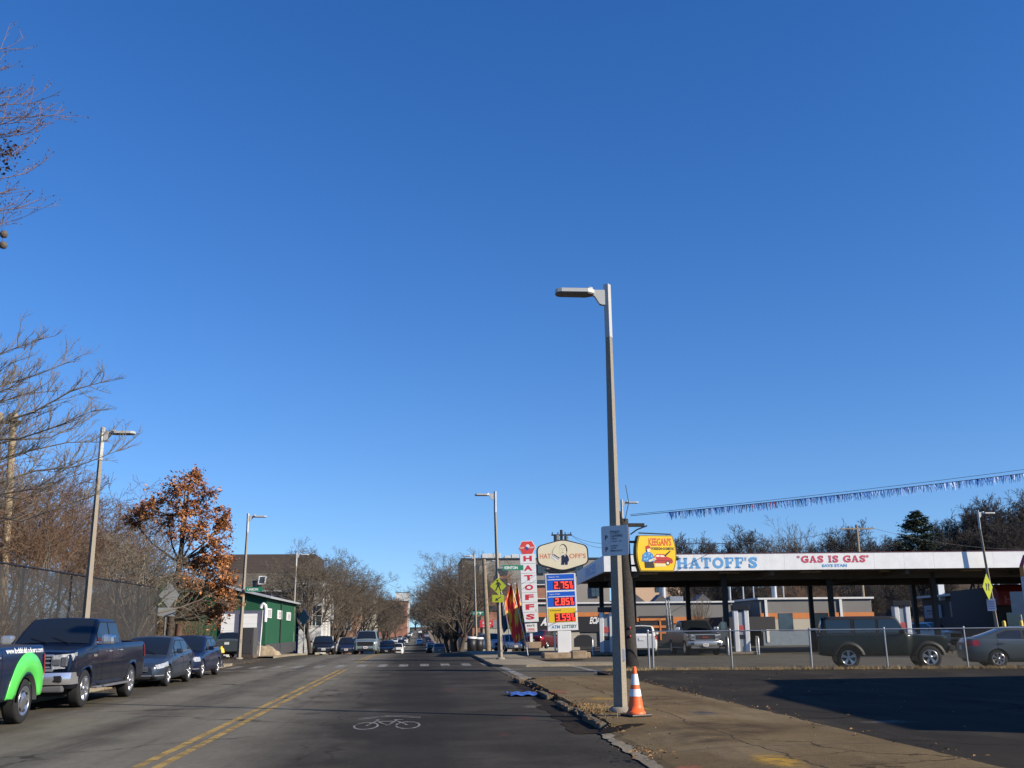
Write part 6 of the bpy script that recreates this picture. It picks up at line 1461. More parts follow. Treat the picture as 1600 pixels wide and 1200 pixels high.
# workshop with orange stripe
GW = mat("workshop_grey", (.17, .165, .155), rough=.85, var=.12, scale=.5); ORG = mat("workshop_orange", (.50, .17, .045), rough=.7, var=.1); BGE = mat("workshop_beige", (.40, .365, .29), rough=.85, var=.12, scale=.7); BLU = mat("workshop_blue_grey", (.16, .20, .24), rough=.8, var=.15)
def workshop():
    Y = 92; a = atY(836, 1000, Y).x; b = atY(1352, 1000, Y).x; t = thing("car_workshop", "long low grey car workshop with an orange stripe behind the pumps", "building", (a, Y, 0)); W_ = b-a
    def X(px): return atY(px, 980, Y).x-a
    def Z(py, px=1050): return atY(px, py, Y).z
    H = Z(942); H2 = Z(937, 1260)
    m = MB(); m.box((X(1146)/2, 7, H/2), (X(1146), 14, H)); m.box(((X(1178)+W_)/2, 6.0, H2/2), (W_-X(1178), 16, H2)); m.box(((X(1146)+X(1178))/2, 9, H*.46), (X(1178)-X(1146), 10, H*.9)); m.build("wall", GW, t)
    m = MB(); m.box((X(1146)/2, 7, H+.06), (X(1146)+.3, 14.4, .14)); m.box(((X(1178)+W_)/2, 6.0, H2+.07), (W_-X(1178)+.4, 16.4, .16)); m.build("coping", mat("coping_white", (.6, .6, .58), rough=.6), t)
    bd = lambda p0, p1, q0, q1, y, mb, d=.1: mb.box(((X(p0)+X(p1))/2, y, (Z(q0)+Z(q1))/2), (X(p1)-X(p0), d, Z(q1)-Z(q0)))
    m = MB(); bd(836, 990, 962, 955.5, -.05, m); bd(995, 1040, 971, 965, -.05, m); bd(1052, 1100, 974, 964, -.05, m); bd(1178, 1352, 969, 960, -2.05, m); m.build("orange_stripe", ORG, t)
    m = MB(); bd(836, 975, 986, 962.3, -.06, m, .12); m.build("sign_band", BLACK, t)
    m = MB(); text(m, "AS", X(844), Z(975.5), .72, X(857.5)-X(844), -.13, .05, 0, None, False, .35); text(m, "ECIA", X(921), Z(973.5), .62, X(937)-X(921), -.13, .04, 0, None, False, .2); m.build("lettering", WHITE, t)
    m = MB(); bd(842, 905, 1014, 986.3, -.05, m); m.build("beige_wall", BGE, t)
    m = MB(); bd(1183, 1205, 988, 969.3, -2.05, m); bd(1227, 1258, 988, 969.3, -2.05, m); m.build("beige_wall", BGE, t)
    m = MB(); bd(1180, 1352, 1010, 988.2, -2.05, m); m.build("blue_base", BLU, t)
    for (p0, p1) in ((853, 868), (897, 925)):
        m = MB(); xm = (X(p0)+X(p1))/2; w_ = (X(p1)-X(p0)); hh = Z(990); m.prism([(xm-w_/2, 0.02), (xm+w_/2, 0.02), (xm+w_/2, hh*.7), (xm+w_*.3, hh*.95), (xm, hh), (xm-w_*.3, hh*.95), (xm-w_/2, hh*.7)], -.14, -.1); m.build("bay_opening", BLACK, t)
    m = MB(); bd(999, 1052, 1006, 962, .12-.2, m, .06); m.build("bay_opening", BLACK, t); m = MB(); bd(1100, 1178, 1006, 966, -.08, m, .06); m.build("bay_opening", BLACK, t); m = MB(); bd(936, 952, 1010, 958, -.1, m, .1); m.build("bay_opening", BLACK, t)
    m = MB(); 
    for q in (967.5, 979, 988): bd(1000, 1040, q+1.8, q-1.8, -.14, m, .05)
    bd(1030, 1032.5, 1000, 970, -.17, m, .05); m.build("garage_door", ORG, t)
    for (p0, p1) in ((1205, 1227), (1258, 1282)): m = MB(); bd(p0, p1, 987, 960.3, -2.07, m, .12); m.build("window", WG, t)
    for px in (1185, 1300): m = MB(); bd(px, px+4, 1005, 937, -2.12, m, .1); m.build("downpipe", FRW, t)
    for (px, q0, q1, w_) in ((1054, 936, 913, .56), (1237, 930, 905, .42), (1164, 942, 908, .18), (1186, 930, 911, .12), (1203, 930, 920, .1), (1252, 930, 918, .1)):
        m = MB(); x = X(px); m.tube([(x, 4, Z(q0)-.3), (x, 4, Z(q1)+1.0)], w_/1.6, 12); m.build("flue", GALV, t)
    for px, w_ in ((1005, 1.9), (1045, 1.6), (1113, 1.8)):
        m = MB(); m.prism([(X(px)-w_/2, H+.12), (X(px)+w_/2, H+.12), (X(px), H+.12+.75)], 2.5, 4.5); m.build("roof_hood", mat("roof_hood_dark", (.06, .06, .065), rough=.6, var=.2), t)
    m = MB(); m.box((X(1072), 4, H+.4), (1.3, 2, .55), 0, None, .05); m.build("roof_unit", mat("roof_unit_steel", (.2, .22, .25), rough=.5, metal=.3, var=.2), t)
    m = MB(); bd(1100, 1178, 985, 966, -3.0, m, 5.6); m.build("bay_canopy", mat("bay_canopy_dark", (.03, .03, .032), rough=.8), t)
workshop()
for (px, lab) in ((1052, "right steel pipe post before the workshop bay"), (1048, "left steel pipe post before the workshop bay")):
    c = atY(px, 1006, 86); m = MB(); m.tube([(0, 0, 0), (-.25, 0, 3.9)], .06, 8); tag(m.build("pipe_post", GALV, None, (c.x, c.y, .02)), lab, "post", "pipe posts by the workshop")
c = atY(1045, 1008, 78); m = MB(); m.box((0, 0, .12), (2.0, .25, .22), 0, None, .04); tag(m.build("wheel_stop", CONC, None, (c.x, 78, .03)), "pale concrete wheel stop left of the grey truck", "wheel stop")
# peach block and pale block behind
def block(name, label, p0, p1, ptop, Y, wallm, wins, depth=14, base=None):
    a = atY(p0, 950, Y).x; b = atY(p1, 950, Y).x; z = terrain((a+b)/2, Y) if base is None else base; top = atY((p0+p1)/2, ptop, Y).z
    t = thing(name, label, "building", (a, Y, z)); W_ = b-a; H = top-z
    m = MB(); m.box((W_/2, depth/2, H/2), (W_, depth, H)); m.build("wall", wallm, t); m = MB(); m.box((W_/2, depth/2, H+.08), (W_+.3, depth+.3, .18)); m.build("roof", FRD, t)
    for (px, py, w_, h) in wins: window(t, atY(px, 950, Y).x-a, -.04, atY((p0+p1)/2, py, Y).z-z, w_, h, FRW if name != "peach_block" else FRD, WG)
    return t
block("peach_block", "peach apartment block seen beneath the canopy beside the yellow sign", 988, 1067, 893, 165, mat("peach_stucco", (.52, .36, .24), rough=.9, var=.06), [(1031, 919, 1.2, 1.25), (1031, 938, 1.2, 1.25), (1008, 905, 1.2, 1.2), (1058, 905, 1.1, 1.2)])
block("pale_block", "pale grey-white block right of the peach one beneath the canopy", 1072, 1132, 896, 178, mat("pale_grey_boards", (.42, .43, .42), rough=.9, var=.06), [(1113, 918, 1.1, 1.5), (1124, 934, 1.2, 1.1), (1088, 925, 1.1, 1.3)])
block("row_house", "tan house on the rise glimpsed beneath the canopy", 1270, 1310, 906, 230, mat("tan_boards", (.33, .25, .17), rough=.9, var=.3), [(1280, 914, 1.3, 1.4), (1298, 914, 1.3, 1.4)])
# dark station shop and red awning
def station_shop():
    t = thing("station_shop", "dark station shop with two sign boards under the right of the canopy", "building", (0, 0, 0)); DKW = mat("shop_dark_wall", (.035, .033, .032), rough=.8, var=.2)
    zt = 4.4; a = G(1440, 933.5, zt); b = G(1562, 923.5, zt); d = (b-a); L = d.length; ang = math.atan2(d.y, d.x); t.location = (a.x, a.y, .02); t.rotation_euler = (0, 0, ang)
    m = MB(); m.box((L/2, 5, zt/2-.1), (L, 10, zt-.2)); m.build("wall", DKW, t); m = MB(); m.box((L/2, 4.6, zt-.04), (L+.5, 10.8, .2)); m.build("roof", mat("roof_edge_blue_grey", (.30, .36, .40), rough=.5), t)
    f = lambda px: L*(px-1440)/122.0
    m = MB(); m.box((f(1460), -.1, zt-1.55), (f(1475)-f(1445), .14, 1.3), 0, None, .03); o = m.build("sign_board", mat("board_slate_blue", (.17, .21, .27), rough=.6, var=.15), t)
    m = MB(); m.box((f(1512), -.1, zt-1.4), (f(1534)-f(1490), .14, 1.45), 0, None, .03); o2 = m.build("sign_board", mat("board_grey", (.15, .15, .15), rough=.6, var=.15), t)
    m = MB(); m.box((f(1460), -.18, zt-1.45), (f(1470)-f(1450), .01, .16)); m.box((f(1460), -.18, zt-1.75), (f(1468)-f(1452), .01, .1)); m.build("lettering", mat("board_ink_dark", (.05, .06, .09)), o)
    m = MB(); m.box((f(1512), -.18, zt-1.15), (f(1530)-f(1494), .01, .25)); m.box((f(1512), -.18, zt-1.6), (f(1522)-f(1502), .01, .12)); m.build("lettering", mat("board_ink_black", (.035, .035, .04)), o2)
    for px in (1452, 1484, 1520, 1545): m = MB(); m.box((f(px), -.05, 1.2), (L*.18, .08, 2.2)); m.build("shutter", stripe_mat("dark_shutter", (.045, .045, .048), (.02, .02, .022), 2, 6), t)
    for px, h in ((1494, 2.4), (1502, 1.0), (1530, 2.6)): m = MB(); m.tube([(f(px), 4, zt), (f(px), 4, zt+h)], .12, 8); m.box((f(px)+.1, 4, zt+h), (.9, .25, .1)) if px == 1494 else None; m.build("roof_pipe", GALV, t)
    m = MB(); m.box((f(1482), -.35, zt+.35), (.12, .6, 1.7), 0, Matrix.Identity(4), .02); m.build("projecting_sign", WHITE, t)
station_shop()
def awning():
    a = atY(1558, 985, 70); t = thing("awning_building", "dark shop front under a rounded red awning at the right edge", "building", (a.x, 70, .02), R_(-12)); L = 14
    m = MB(); m.box((L/2, 5, 2.1), (L, 10, 4.2)); m.build("wall", MATS["shop_dark_wall"], t)
    z1, z0 = atY(1580, 914, 70).z, atY(1580, 946, 70).z; m = MB(); H = z1-z0
    pr = [(0, 0), (-1.2, 0), (-1.22, H*.25), (-1.05, H*.65), (-.6, H*.92), (0, H)]
    m.prism([(p[0], p[1]+z0) for p in pr], 0, L, 0, None, 'YZ'); m.build("awning", mat("awning_red", (.33, .03, .03), rough=.7, var=.1), t)
    m = MB(); text(m, "HATOFF'S", .35, z0+.12, .55, 4.6, -1.235, .03); m.build("lettering", mat("awning_lettering", (.5, .12, .1), rough=.7), t)
    m = MB(); m.box((2, -.05, 1.2), (2.5, .06, 2.3)); m.box((6, -.05, 1.2), (3, .06, 2.3)); m.build("window", WG, t)
awning()
# building out of the frame to the right, whose shadow lies across the lot
t = thing("roadside_building", "two-storey brick building beside the lot, just outside the picture", "building", (17.8, 8.5, .1)); FP_ = [(0, 0), (18, 0), (18, 14.2), (2.6, 14.2), (1.9, 11), (.5, 8)]; m = MB(); m.prism(FP_, 0, 6.1, 0, None, 'XY'); m.build("wall", REDB, t); m = MB(); m.prism([(a-.1, b) for a, b in FP_], 6.102, 6.25, 0, None, 'XY'); m.build("roof", FRD, t)
for y in (2, 5): window(t, -.06, y, 2.0, 1.4, 1.6, FRW, WG, 2, 'x')
# ---- left side
GRN = stripe_mat("green_corrugated", (.010, .085, .036), (.007, .055, .026), 3, 3.2, .7, .5)
def green_garage():
    Y = 73.0; cx = atY(413, 1020, Y).x; z = g(Y); t = thing("green_garage", "green metal garage with two white roller doors and a low gable", "building", (cx, Y, z)); D = 17; W_ = 13
    ze = atY(413, 934, Y).z-z; zr = ze+1.55
    m = MB(); pr = [(0, 0), (0, ze), (-W_/2, zr), (-W_, ze), (-W_, 0)]; m.prism(pr, 0, D); m.build("wall", GRN, t)
    m = MB()
    for s_ in (0, 1):
        x0, x1 = (.35, -W_/2) if s_ == 0 else (-W_-.35, -W_/2); za = ze-.06
        m.add([(x0, -.4, za), (x1, -.4, zr+.04), (x1, D+.3, zr+.04), (x0, D+.3, za), (x0, -.4, za+.14), (x1, -.4, zr+.18), (x1, D+.3, zr+.18), (x0, D+.3, za+.14)], [(0, 1, 2, 3), (4, 5, 6, 7), (0, 4, 5, 1), (0, 3, 7, 4), (2, 3, 7, 6)])
    m.build("roof", mat("zinc_roof", (.45, .47, .48), rough=.5, metal=.3, var=.2), t)
    m = MB(); m.box((.03, D/2, .42), (.1, D, .84)); m.build("base_band", mat("garage_base_dark", (.05, .052, .055), rough=.8, var=.2), t)
    def X(px): return atY(px, 980, Y).x-cx
    zd = atY(380, 958, Y).z-z
    fr = MB(); fr.box(((X(346)+X(408))/2, -.06, zd/2+.08), (X(408)-X(344), .1, zd+.2)); fr.build("door_surround", mat("door_surround_slate", (.09, .10, .15), rough=.7), t)
    for p0, p1 in ((346, 366), (375.5, 401.5)): m = MB(); m.box(((X(p0)+X(p1))/2, -.13, zd/2-.02), (X(p1)-X(p0), .08, zd-.06)); m.build("garage_door", stripe_mat("white_roller_door", (.80, .80, .78), (.66, .66, .65), 2, 2.2, .5, .3), t)
    for i, (px, w_) in enumerate(((419.5, 1.0), (436.5, 1.0), (450.5, 1.0))):
        r = ray(px, 965); k = (cx+.04)/r.x; y = r.y*k-Y; zz = atY(px, 958+i*2.6, r.y*k).z-z
        fr = MB(); fr.box((.06, y, zz), (.06, 2.4, .66)); o = fr.build("vent", WHITE, t); fr = MB()
        for k2 in range(5): fr.box((.1, y, zz-.2+.1*k2), (.03, 1.5, .045))
        fr.build("louvre", mat("louvre_grey", (.35, .35, .35), rough=.6), o)
    m = MB(); r = ray(436, 1000); y = r.y*(cx/r.x)-Y; m.tube([(.08, y, .05), (.08, y, ze-.1)], .06, 6); m.build("downpipe", BLACK, t)
    return cx
GX = green_garage()
def big_house():
    Y = 104; z = g(Y); a = atY(330, 1000, Y).x; b = atY(481, 1000, Y).x; t = thing("mansard_house", "large house with a dark brown mansard roof behind the green garage", "building", (a, Y, z)); W_ = b-a
    zt = atY(420, 866, Y+4.2).z-z; ze = zt*.53; zm = zt*.80
    m = MB(); m.box((W_/2, 9, ze/2), (W_, 18, ze)); m.build("wall", mat("shingle_slate", (.10, .11, .15), rough=.9, var=.2, scale=2), t)
    m = MB()
    m.add([(0, 0, ze), (W_, 0, ze), (W_, 3.0, zm), (0, 3.0, zm), (0, 18, ze), (W_, 18, ze), (W_, 15, zm), (0, 15, zm)], [(0, 1, 2, 3), (1, 5, 6, 2), (5, 4, 7, 6), (4, 0, 3, 7)])
    m.build("lower_roof", stripe_mat("grey_brown_shingle", (.115, .10, .078), (.075, .066, .052), 2, 3.0, .95, .4), t)
    m = MB(); m.add([(0, 3, zm), (W_, 3, zm), (W_, 4.2, zt), (0, 4.2, zt), (0, 15, zm), (W_, 15, zm), (W_, 13.8, zt), (0, 13.8, zt)], [(0, 1, 2, 3), (1, 5, 6, 2), (5, 4, 7, 6), (4, 0, 3, 7), (3, 2, 6, 7)])
    m.build("upper_roof", stripe_mat("dark_brown_shingle", (.058, .043, .035), (.04, .03, .026), 2, 3.0, .95, .4), t)
    def X(px): return atY(px, 950, Y).x-a
    zz = atY(404, 907, Y+1.4).z-z; fr = MB(); Mx = Matrix.Translation((X(404), 1.45, zz)) @ Matrix.Rotation(R_(-38), 4, 'X'); fr.box((0, 0, 0), (.75, .12, 1.1), 0, Mx); o = fr.build("skylight", FRW, t); fr = MB(); fr.box((0, -.06, 0), (.52, .04, .84), 0, Mx); fr.build("pane", WG, o)
    zz = atY(425, 935, Y).z-z
    m = MB(); m.box((X(426), .9, zz), (3.4, 2.0, 1.3)); o = m.build("dormer", MATS["shingle_slate"], t); m = MB(); m.box((X(426), .8, zz+.72), (3.8, 2.5, .14)); m.box((X(424), -.14, zz), (.14, .06, 1.3)); m.build("white_trim", FRW, o)
    for px in (350, 462): window(t, X(px), -.05, ze*.5, 1.1, 1.6, FRW, WG)
big_house()
WBD = stripe_mat("white_clapboard", (.62, .62, .60), (.45, .45, .44), 2, 6, .8, .3)
def row(name, label, px0, px1, Y, ptop, wm, wins, face=True, X1=-12.6):
    z = g(Y); a = atY(px0, 1000, Y).x; b = atY(px1, 1000, Y).x; top = atY((px0+px1)/2, ptop, Y).z-z; t = thing(name, label, "building", (a, Y, z)); W_ = b-a
    m = MB(); m.box((W_/2, 7, top/2), (W_, 14, top)); m.build("wall", wm, t); m = MB(); m.box((W_/2, 7, top+.1), (W_+.5, 14.5, .25)); m.build("roof", FRD, t)
    for (px, py, w_, h) in wins: window(t, atY(px, 950, Y).x-a, -.04, atY(px, py, Y).z-z, w_, h, FRW, WG)
    for y in (3, 7, 11): 
        for q in (.35, .7): window(t, W_+.03, y, top*q, 1.1, 1.5, FRW, WG, 2, 'x')
row("white_house", "white clapboard house behind the first bare street trees", 466, 501, 99, 904, WBD, [(472, 925, 1, 1.7), (494, 962, 1.2, 2.0), (483, 930, 1, 1.7), (480, 965, 1.1, 1.9)])
row("brick_house", "orange-brown brick house behind the black parked sedan", 498, 556, 148, 918, brick_mat("orange_brick", (.36, .18, .10), (.42, .22, .13), (.33, .27, .2)), [(515, 945, 1.2, 1.8), (540, 945, 1.2, 1.8), (515, 975, 1.2, 1.8), (543, 975, 1.2, 1.8)])
row("cream_house", "pale cream building beyond the brick house on the left", 550, 584, 178, 936, mat("cream_wall", (.52, .49, .40), rough=.9, var=.08), [(562, 958, 1.2, 1.8), (574, 958, 1.2, 1.8), (562, 980, 1.2, 1.8)])
row("brick_building", "far red brick building at the end of the left side", 592, 636, 430, 940, REDB, [(610, 950, 1.8, 2.6), (625, 950, 1.8, 2.6)])
block("white_house", "tiny white house above the far end of the street", 618, 640, 926, 520, WBD, [], 14)
block("shaded_house", "dark house behind the right-hand street trees", 706, 735, 935, 185, mat("dark_clapboard", (.10, .085, .07), rough=.9, var=.2), [(715, 955, 1.2, 1.8), (727, 955, 1.2, 1.8)])
block("brown_house", "dark brown house further down behind the right-hand trees", 692, 716, 950, 260, mat("brown_clapboard", (.11, .075, .055), rough=.9, var=.2), [(705, 965, 1.2, 1.8)])
# tall mesh fence on the left
def tall_fence():
    t = thing("tall_mesh_fence", "tall dark mesh fence behind the parked vehicles on the left", "fence", (-11.35, 18, .05), R_(90)); L = 27; H = 3.45
    m, tr, b = nodes_of("dark_windscreen_mesh"); b.inputs["Base Color"].default_value = (.062, .060, .058, 1); b.inputs["Roughness"].default_value = .9
    tc = tr.nodes.new("ShaderNodeTexCoord"); sp_ = tr.nodes.new("ShaderNodeSeparateXYZ"); tr.links.new(tc.outputs["Object"], sp_.inputs[0])
    tr.links.new(noise(tr, tc.outputs["Object"], .7, 5, .3, .7, .28, .48), b.inputs["Alpha"])
    q = MB(); q.box((L/2, .0, H/2), (L, .008, H-.1)); q.build("windscreen_mesh", m, t)
    q = MB(); chain(q, L, H-.1, .11, .002); q.build("wire_mesh", BLACK, t)
    for z in (H, .1): q = MB(); q.tube([(0, 0, z), (L, 0, z)], .03, 6); q.build("rail", BLACK, t)
    for k in range(10): q = MB(); q.tube([(3*k, .03, 0), (3*k, .03, H+.05)], .04, 8); q.build("post", BLACK, t)
tall_fence()
# tan floodlight pole
def flood():
    b = atY(3, 1000, 41); tp = atY(21, 655, 41); t = thing("floodlight_pole", "tall tan wooden floodlight pole at the left edge", "utility pole", (b.x, 41, 0)); dx = tp.x-b.x; h = tp.z
    q = MB(); q.tube([(0, 0, 0), (dx, 0, h)], [.19, .13], 12); q.build("pole", mat("tan_pole_wood", (.30, .235, .15), rough=.9, var=.25, scale=4), t)
    q = MB(); q.box((dx-.25, -.1, h-.15), (1.3, .12, .12)); q.build("crossarm", WOOD, t)
    for x in (-.45, .1): q = MB(); q.lathe([(.001, 0), (.12, .02), (.2, .2), (.21, .26), (.001, .24)], 14, 0, Matrix.Translation((dx+x, -.12, h-.05)) @ Matrix.Rotation(R_(70), 4, 'X')); q.build("floodlight", mat("flood_tan", (.28, .22, .14), rough=.6), t)
flood()
# signs, cabinet, hydrant, vent pipe on the left
c = atY(261, 930, 46); t = thing("warning_sign", "grey back of a diamond warning sign with a plate below, by the parked sedans", "sign", (c.x, 46, .1), R_(4)); q = MB(); q.tube([(0, .03, 0), (-.02, .03, c.z+.5)], .05, 8); q.build("post", mat("sign_post_dark", (.12, .13, .13), rough=.6, metal=.4), t)
q = MB(); q.prism([(0, .56), (.44, 0), (0, -.56), (-.44, 0)], -.04, -.03, 0, Matrix.Translation((.1, 0, c.z-.1))); q.build("diamond_plate", SIGNBACK, t); q = MB(); q.box((.02, -.04, c.z-.82), (.76, .012, .36), 0, None, .004); q.build("lower_plate", SIGNBACK, t)
c = atY(276, 975, 47); q = MB(); q.box((0, 0, .65), (.5, .45, 1.3), 0, None, .03); q.tube([(.1, 0, 1.3), (.12, 0, 1.9)], .16, 8); tag(q.build("rusty_stump", mat("rust_brown", (.10, .055, .035), rough=.95, var=.4, scale=4), None, (c.x, 47, .1)), "rust-brown stump beside the diamond sign post", "stump")
c = atY(389, 1028, 63); t = thing("utility_cabinet", "tall dark grey utility cabinet by the left lamp", "cabinet", (c.x, 63, .1), R_(-14)); q = MB(); q.box((0, 0, .98), (.72, .6, 1.6), 0, None, .02); q.build("body", mat("cabinet_grey", (.075, .073, .075), rough=.6, var=.12), t); q = MB(); q.box((0, 0, .1), (.8, .66, .2), 0, None, .02); q.build("plinth", mat("plinth_brown", (.10, .075, .06), rough=.9), t); q = MB(); q.box((0, -.305, .98), (.62, .02, 1.45), 0, None, .006); q.box((.24, -.32, 1.0), (.03, .02, .16)); q.build("door", MATS["cabinet_grey"], t)
c = atY(345.5, 1020, 47.5); t = thing("fire_hydrant", "black and yellow fire hydrant beside the parked sedan", "fire hydrant", (c.x, 47.5, .1)); q = MB(); q.lathe([(.16, 0), (.16, .05), (.11, .08), (.11, .55), (.15, .57), (.15, .62)], 14); q.tube([(-.22, 0, .42), (.22, 0, .42)], .065, 10); q.tube([(0, -.2, .36), (0, 0, .36)], .085, 10); q.build("barrel", BLACK, t); q = MB(); q.lathe([(.155, .62), (.15, .66), (.12, .78), (.05, .85), (.04, .9), (.001, .9)], 14); q.build("bonnet", mat("hydrant_yellow", (.72, .50, .03), rough=.5), t)
c = atY(405, 1026, 68); t = thing("vent_pipe", "white hooked vent pipe before the green garage corner", "pipe", (c.x, 68, .1)); zz = atY(408, 946, 68).z; q = MB(); q.tube([(0, 0, 0), (.1, 0, zz-.4)], .045, 8); q.build("stem", FRW, t); q = MB(); q.tube([(.1, 0, zz-1.3), (.22, 0, zz-.25), (.2, 0, zz-.08), (.1, 0, zz), (-.02, 0, zz-.08), (-.06, 0, zz-.25)] if False else [(.28, 0, zz-1.15), (.28, 0, zz-.3), (.24, 0, zz-.1), (.12, 0, zz), (0, 0, zz-.1), (-.05, 0, zz-.28)], .11, 10); q.build("hook", WHITE, t)
c = atY(402, 1008, 70); q = MB(); random.seed(6)
q.grid(lambda a, b: (1.0*(a-.5)*2+.1*math.sin(9*b), .5*(b-.5)*2, .75*math.sin(math.pi*a)**.5*math.sin(math.pi*b)**.5+.06*math.sin(17*a+5*b)), 16, 10); tag(q.build("boulder", mat("boulder_tan", (.33, .26, .17), rough=.95, var=.4, scale=5, bump=.7), None, (c.x+.5, 70, 0)), "tan boulder at the corner of the green garage", "boulder")
q = MB(); q.box((0, 0, .55), (9, .5, 1.1), 0, None, .06); tag(q.build("stone_wall", mat("rubble_stone", (.27, .215, .14), rough=.95, var=.55, scale=5, bump=.8, bscale=8), None, (-18.2, 66.5, 0)), "low rubble stone wall behind the hydrant", "wall")
c = atY(461, 968, 82); t = thing("direction_sign", "dark blue diamond sign back on the lamp past the green garage", "sign", (c.x, 88.6, g(88)), R_(-32)); q = MB(); q.prism([(0, .72), (.62, 0), (0, -.72), (-.62, 0)], -.12, -.1, 0, Matrix.Translation((0, 0, atY(461, 965, 88.6).z-g(88)))); q.build("plate", mat("sign_back_blue", (.10, .11, .22), rough=.5), t); q = MB(); q.tube([(0, 0, 0), (0, 0, 3.6)], .05, 8); q.build("post", SIGNBACK, t)
for px, Y, lab, gr in ((737, 88, "dark litter bin with a pale rim left of the tan wooden pole", None), (748, 92, "second dark bin behind the tan wooden pole", None)):
    c = atY(px, 1015, Y); t = thing("litter_bin", lab, "bin", (c.x, Y, g(Y)+.11)); q = MB(); q.lathe([(.001, 0), (.38, 0), (.42, 1.05), (.001, 1.05)], 14); q.build("drum", BLACK, t); q = MB(); q.lathe([(.44, 1.05), (.44, 1.18), (.3, 1.22), (.28, 1.1)], 14); q.build("rim", WHITE, t)
# ------------------------------------------------------------------ vehicles in place
NAVY = paint("paint_black_navy", (.004, .008, .023)); SLATE = paint("paint_slate", (.034, .048, .072)); DBLUE = paint("paint_dark_blue", (.009, .017, .052)); OFFG = mat("paint_black_green", (.003, .010, .011), rough=.35, var=.03, coat=.25, spec=.2)
STEEL = paint("paint_steel_blue", (.075, .10, .115)); GREY = paint("paint_grey", (.035, .040, .048)); PGREY = paint("paint_pale_grey_blue", (.20, .25, .26)); PWHITE = paint("paint_white", (.65, .65, .64), 0.0); PBLACK = paint("paint_black", (.008, .008, .009)); SILV = paint("paint_silver", (.42, .44, .45), .6); MAROON = paint("paint_maroon", (.10, .012, .015)); SBLUE = paint("paint_silver_blue", (.16, .22, .32), .6)
D = math.pi/2
def truck_front(root, tl, sp, chrome=True, badge=None):
    xe = sp['L']/2
    for s_ in (1, -1):
        h = MB()
        def HP(u, v):
            yv = .60+.36*u; xx = xe+.045-.20*max(0, u-.55)**1.5/.3; return (xx, s_*yv, .86+.30*v+(.03*u))
        h.grid(HP, 10, 6); h.grid(lambda u, v: (HP(1, v)[0]-.22*u, HP(1, v)[1]+s_*.012*u, HP(1, v)[2]+.03*u), 4, 6)
        o = h.build("headlight", LAMP, root, None, False)
        b = MB(); b.box((xe+.055, s_*.68, 1.01), (.03, .17, .13), 0, None, .01); b.box((xe+.02, s_*.84, 1.02), (.08, .12, .2), 0, None, .015); b.build("lamp_cell", [mat("lamp_cell_grey", (.2, .21, .23), rough=.15, metal=.5, var=.4, scale=30)], o)
        f = MB(); f.box((xe+.07, s_*.66, .66), (.06, .34, .14), 0, None, .03); f.build("fog_lamp", BLACK, root)
    m = MB(); m.box((xe-.02, 0, .45), (.16, 1.7, .14), 0, None, .04); m.build("valance", mat("valance_grey", (.10, .10, .105), rough=.6), root)
    m = MB()
    for z, hgt in ((1.15, .05), (.84, .05)): m.box((xe+.04, 0, z), (.05, 1.22, hgt), 0, None, .015)
    for s_ in (1, -1): m.box((xe+.04, s_*.60, 1.0), (.05, .05, .34), 0, None, .015)
    m.build("grille_surround", CHROME if chrome else SILV, root)
    for s_ in (1, -1):
        m = MB(); m.box((.0, s_*(sp['W']/2-.02), .40), (2.6, .16, .05), 0, None, .02); m.build("running_board", mat("step_grey", (.28, .28, .29), rough=.4, metal=.6), root)
def badge(root, tl, side, x, z, w_, h, m_, name="badge"):
    b = MB(); tl['patch'](b, x-w_/2, x+w_/2, z-h/2, z+h/2, .012, 3, 1, (side,)); b.build(name, m_, root)
# dark blue crew-cab pickup
SP = dict(PICKUP, grille=(1.2, .86, 1.13, 3, CHROME), bumper=(.54, .79, 1.98, CHROME))
t, tl = make_car("pickup_truck", "dark navy crew-cab pickup with chrome grille and bumper, parked on the left", "pickup truck", SP, (-8.6, 26.2, 0), -D, NAVY)
truck_front(t, tl, SP); badge(t, tl, 1, 1.42, 1.12, .26, .05, CHROME)
# bed cover and wipers
m = MB(); m.box((-1.9, 0, 1.425), (1.95, 1.66, .02)); m.build("bed_cover", TRIM, t)
# green and navy pickup at the left border
GRN_P = mat("decal_bright_green", (.10, .62, .10), rough=.35, var=.03, coat=.6)
SP2 = dict(PICKUP, rim='steel', R=.40, wx=(1.93, -2.06), arch=1.22, grille=(1.2, .86, 1.13, 3, CHROME), bumper=(.54, .79, 1.98, CHROME), belt=[(2.945, 1.05), (2.90, 1.15), (2.7, 1.2), (1.5, 1.27), (1.1, 1.34), (-2.9, 1.40), (-2.945, 1.38)], flare=((.42, .045), GRN_P), taillamp=(-2.80, -2.94, .82, 1.24))
t, tl = make_car("pickup_truck", "navy pickup with bright green wheel-arch graphics cut by the left edge", "pickup truck", SP2, (-8.38, 18.08, 0), -D, paint("paint_navy_wrap", (.008, .018, .055)))
m = MB(); vs, fs, asp = text_geo("www.bobbleblockers.com", .02)
m.add([(-1.0-1.75*a, tl['ysl'](-1.0-1.75*a, 1.27+.10*b)+.012, 1.27+.10*b) for a, b in vs], fs); m.build("lettering", mat("decal_white", (.7, .72, .74), rough=.5), t, None, False)
m = MB()
for c in (-2.06,): m.grid(lambda u, v: (c+(.47-.05*v)*math.cos(math.pi*u), 1.015+.02-.06*v, .40+(.47-.05*v)*math.sin(math.pi*u)), 20, 3)
m.build("arch_liner", mat("arch_liner_grey", (.03, .032, .034), rough=.8), t, None, False)
m = MB(); m.tube([(-2.98, .62, 1.02), (-3.06, .66, 1.06), (-3.08, .7, .96), (-3.0, .74, .9)], .014, 6); m.tube([(-2.98, .62, .78), (-3.06, .66, .82), (-3.1, .72, .74), (-3.02, .74, .66)], .014, 6); m.build("tow_chain", CHROME, t)
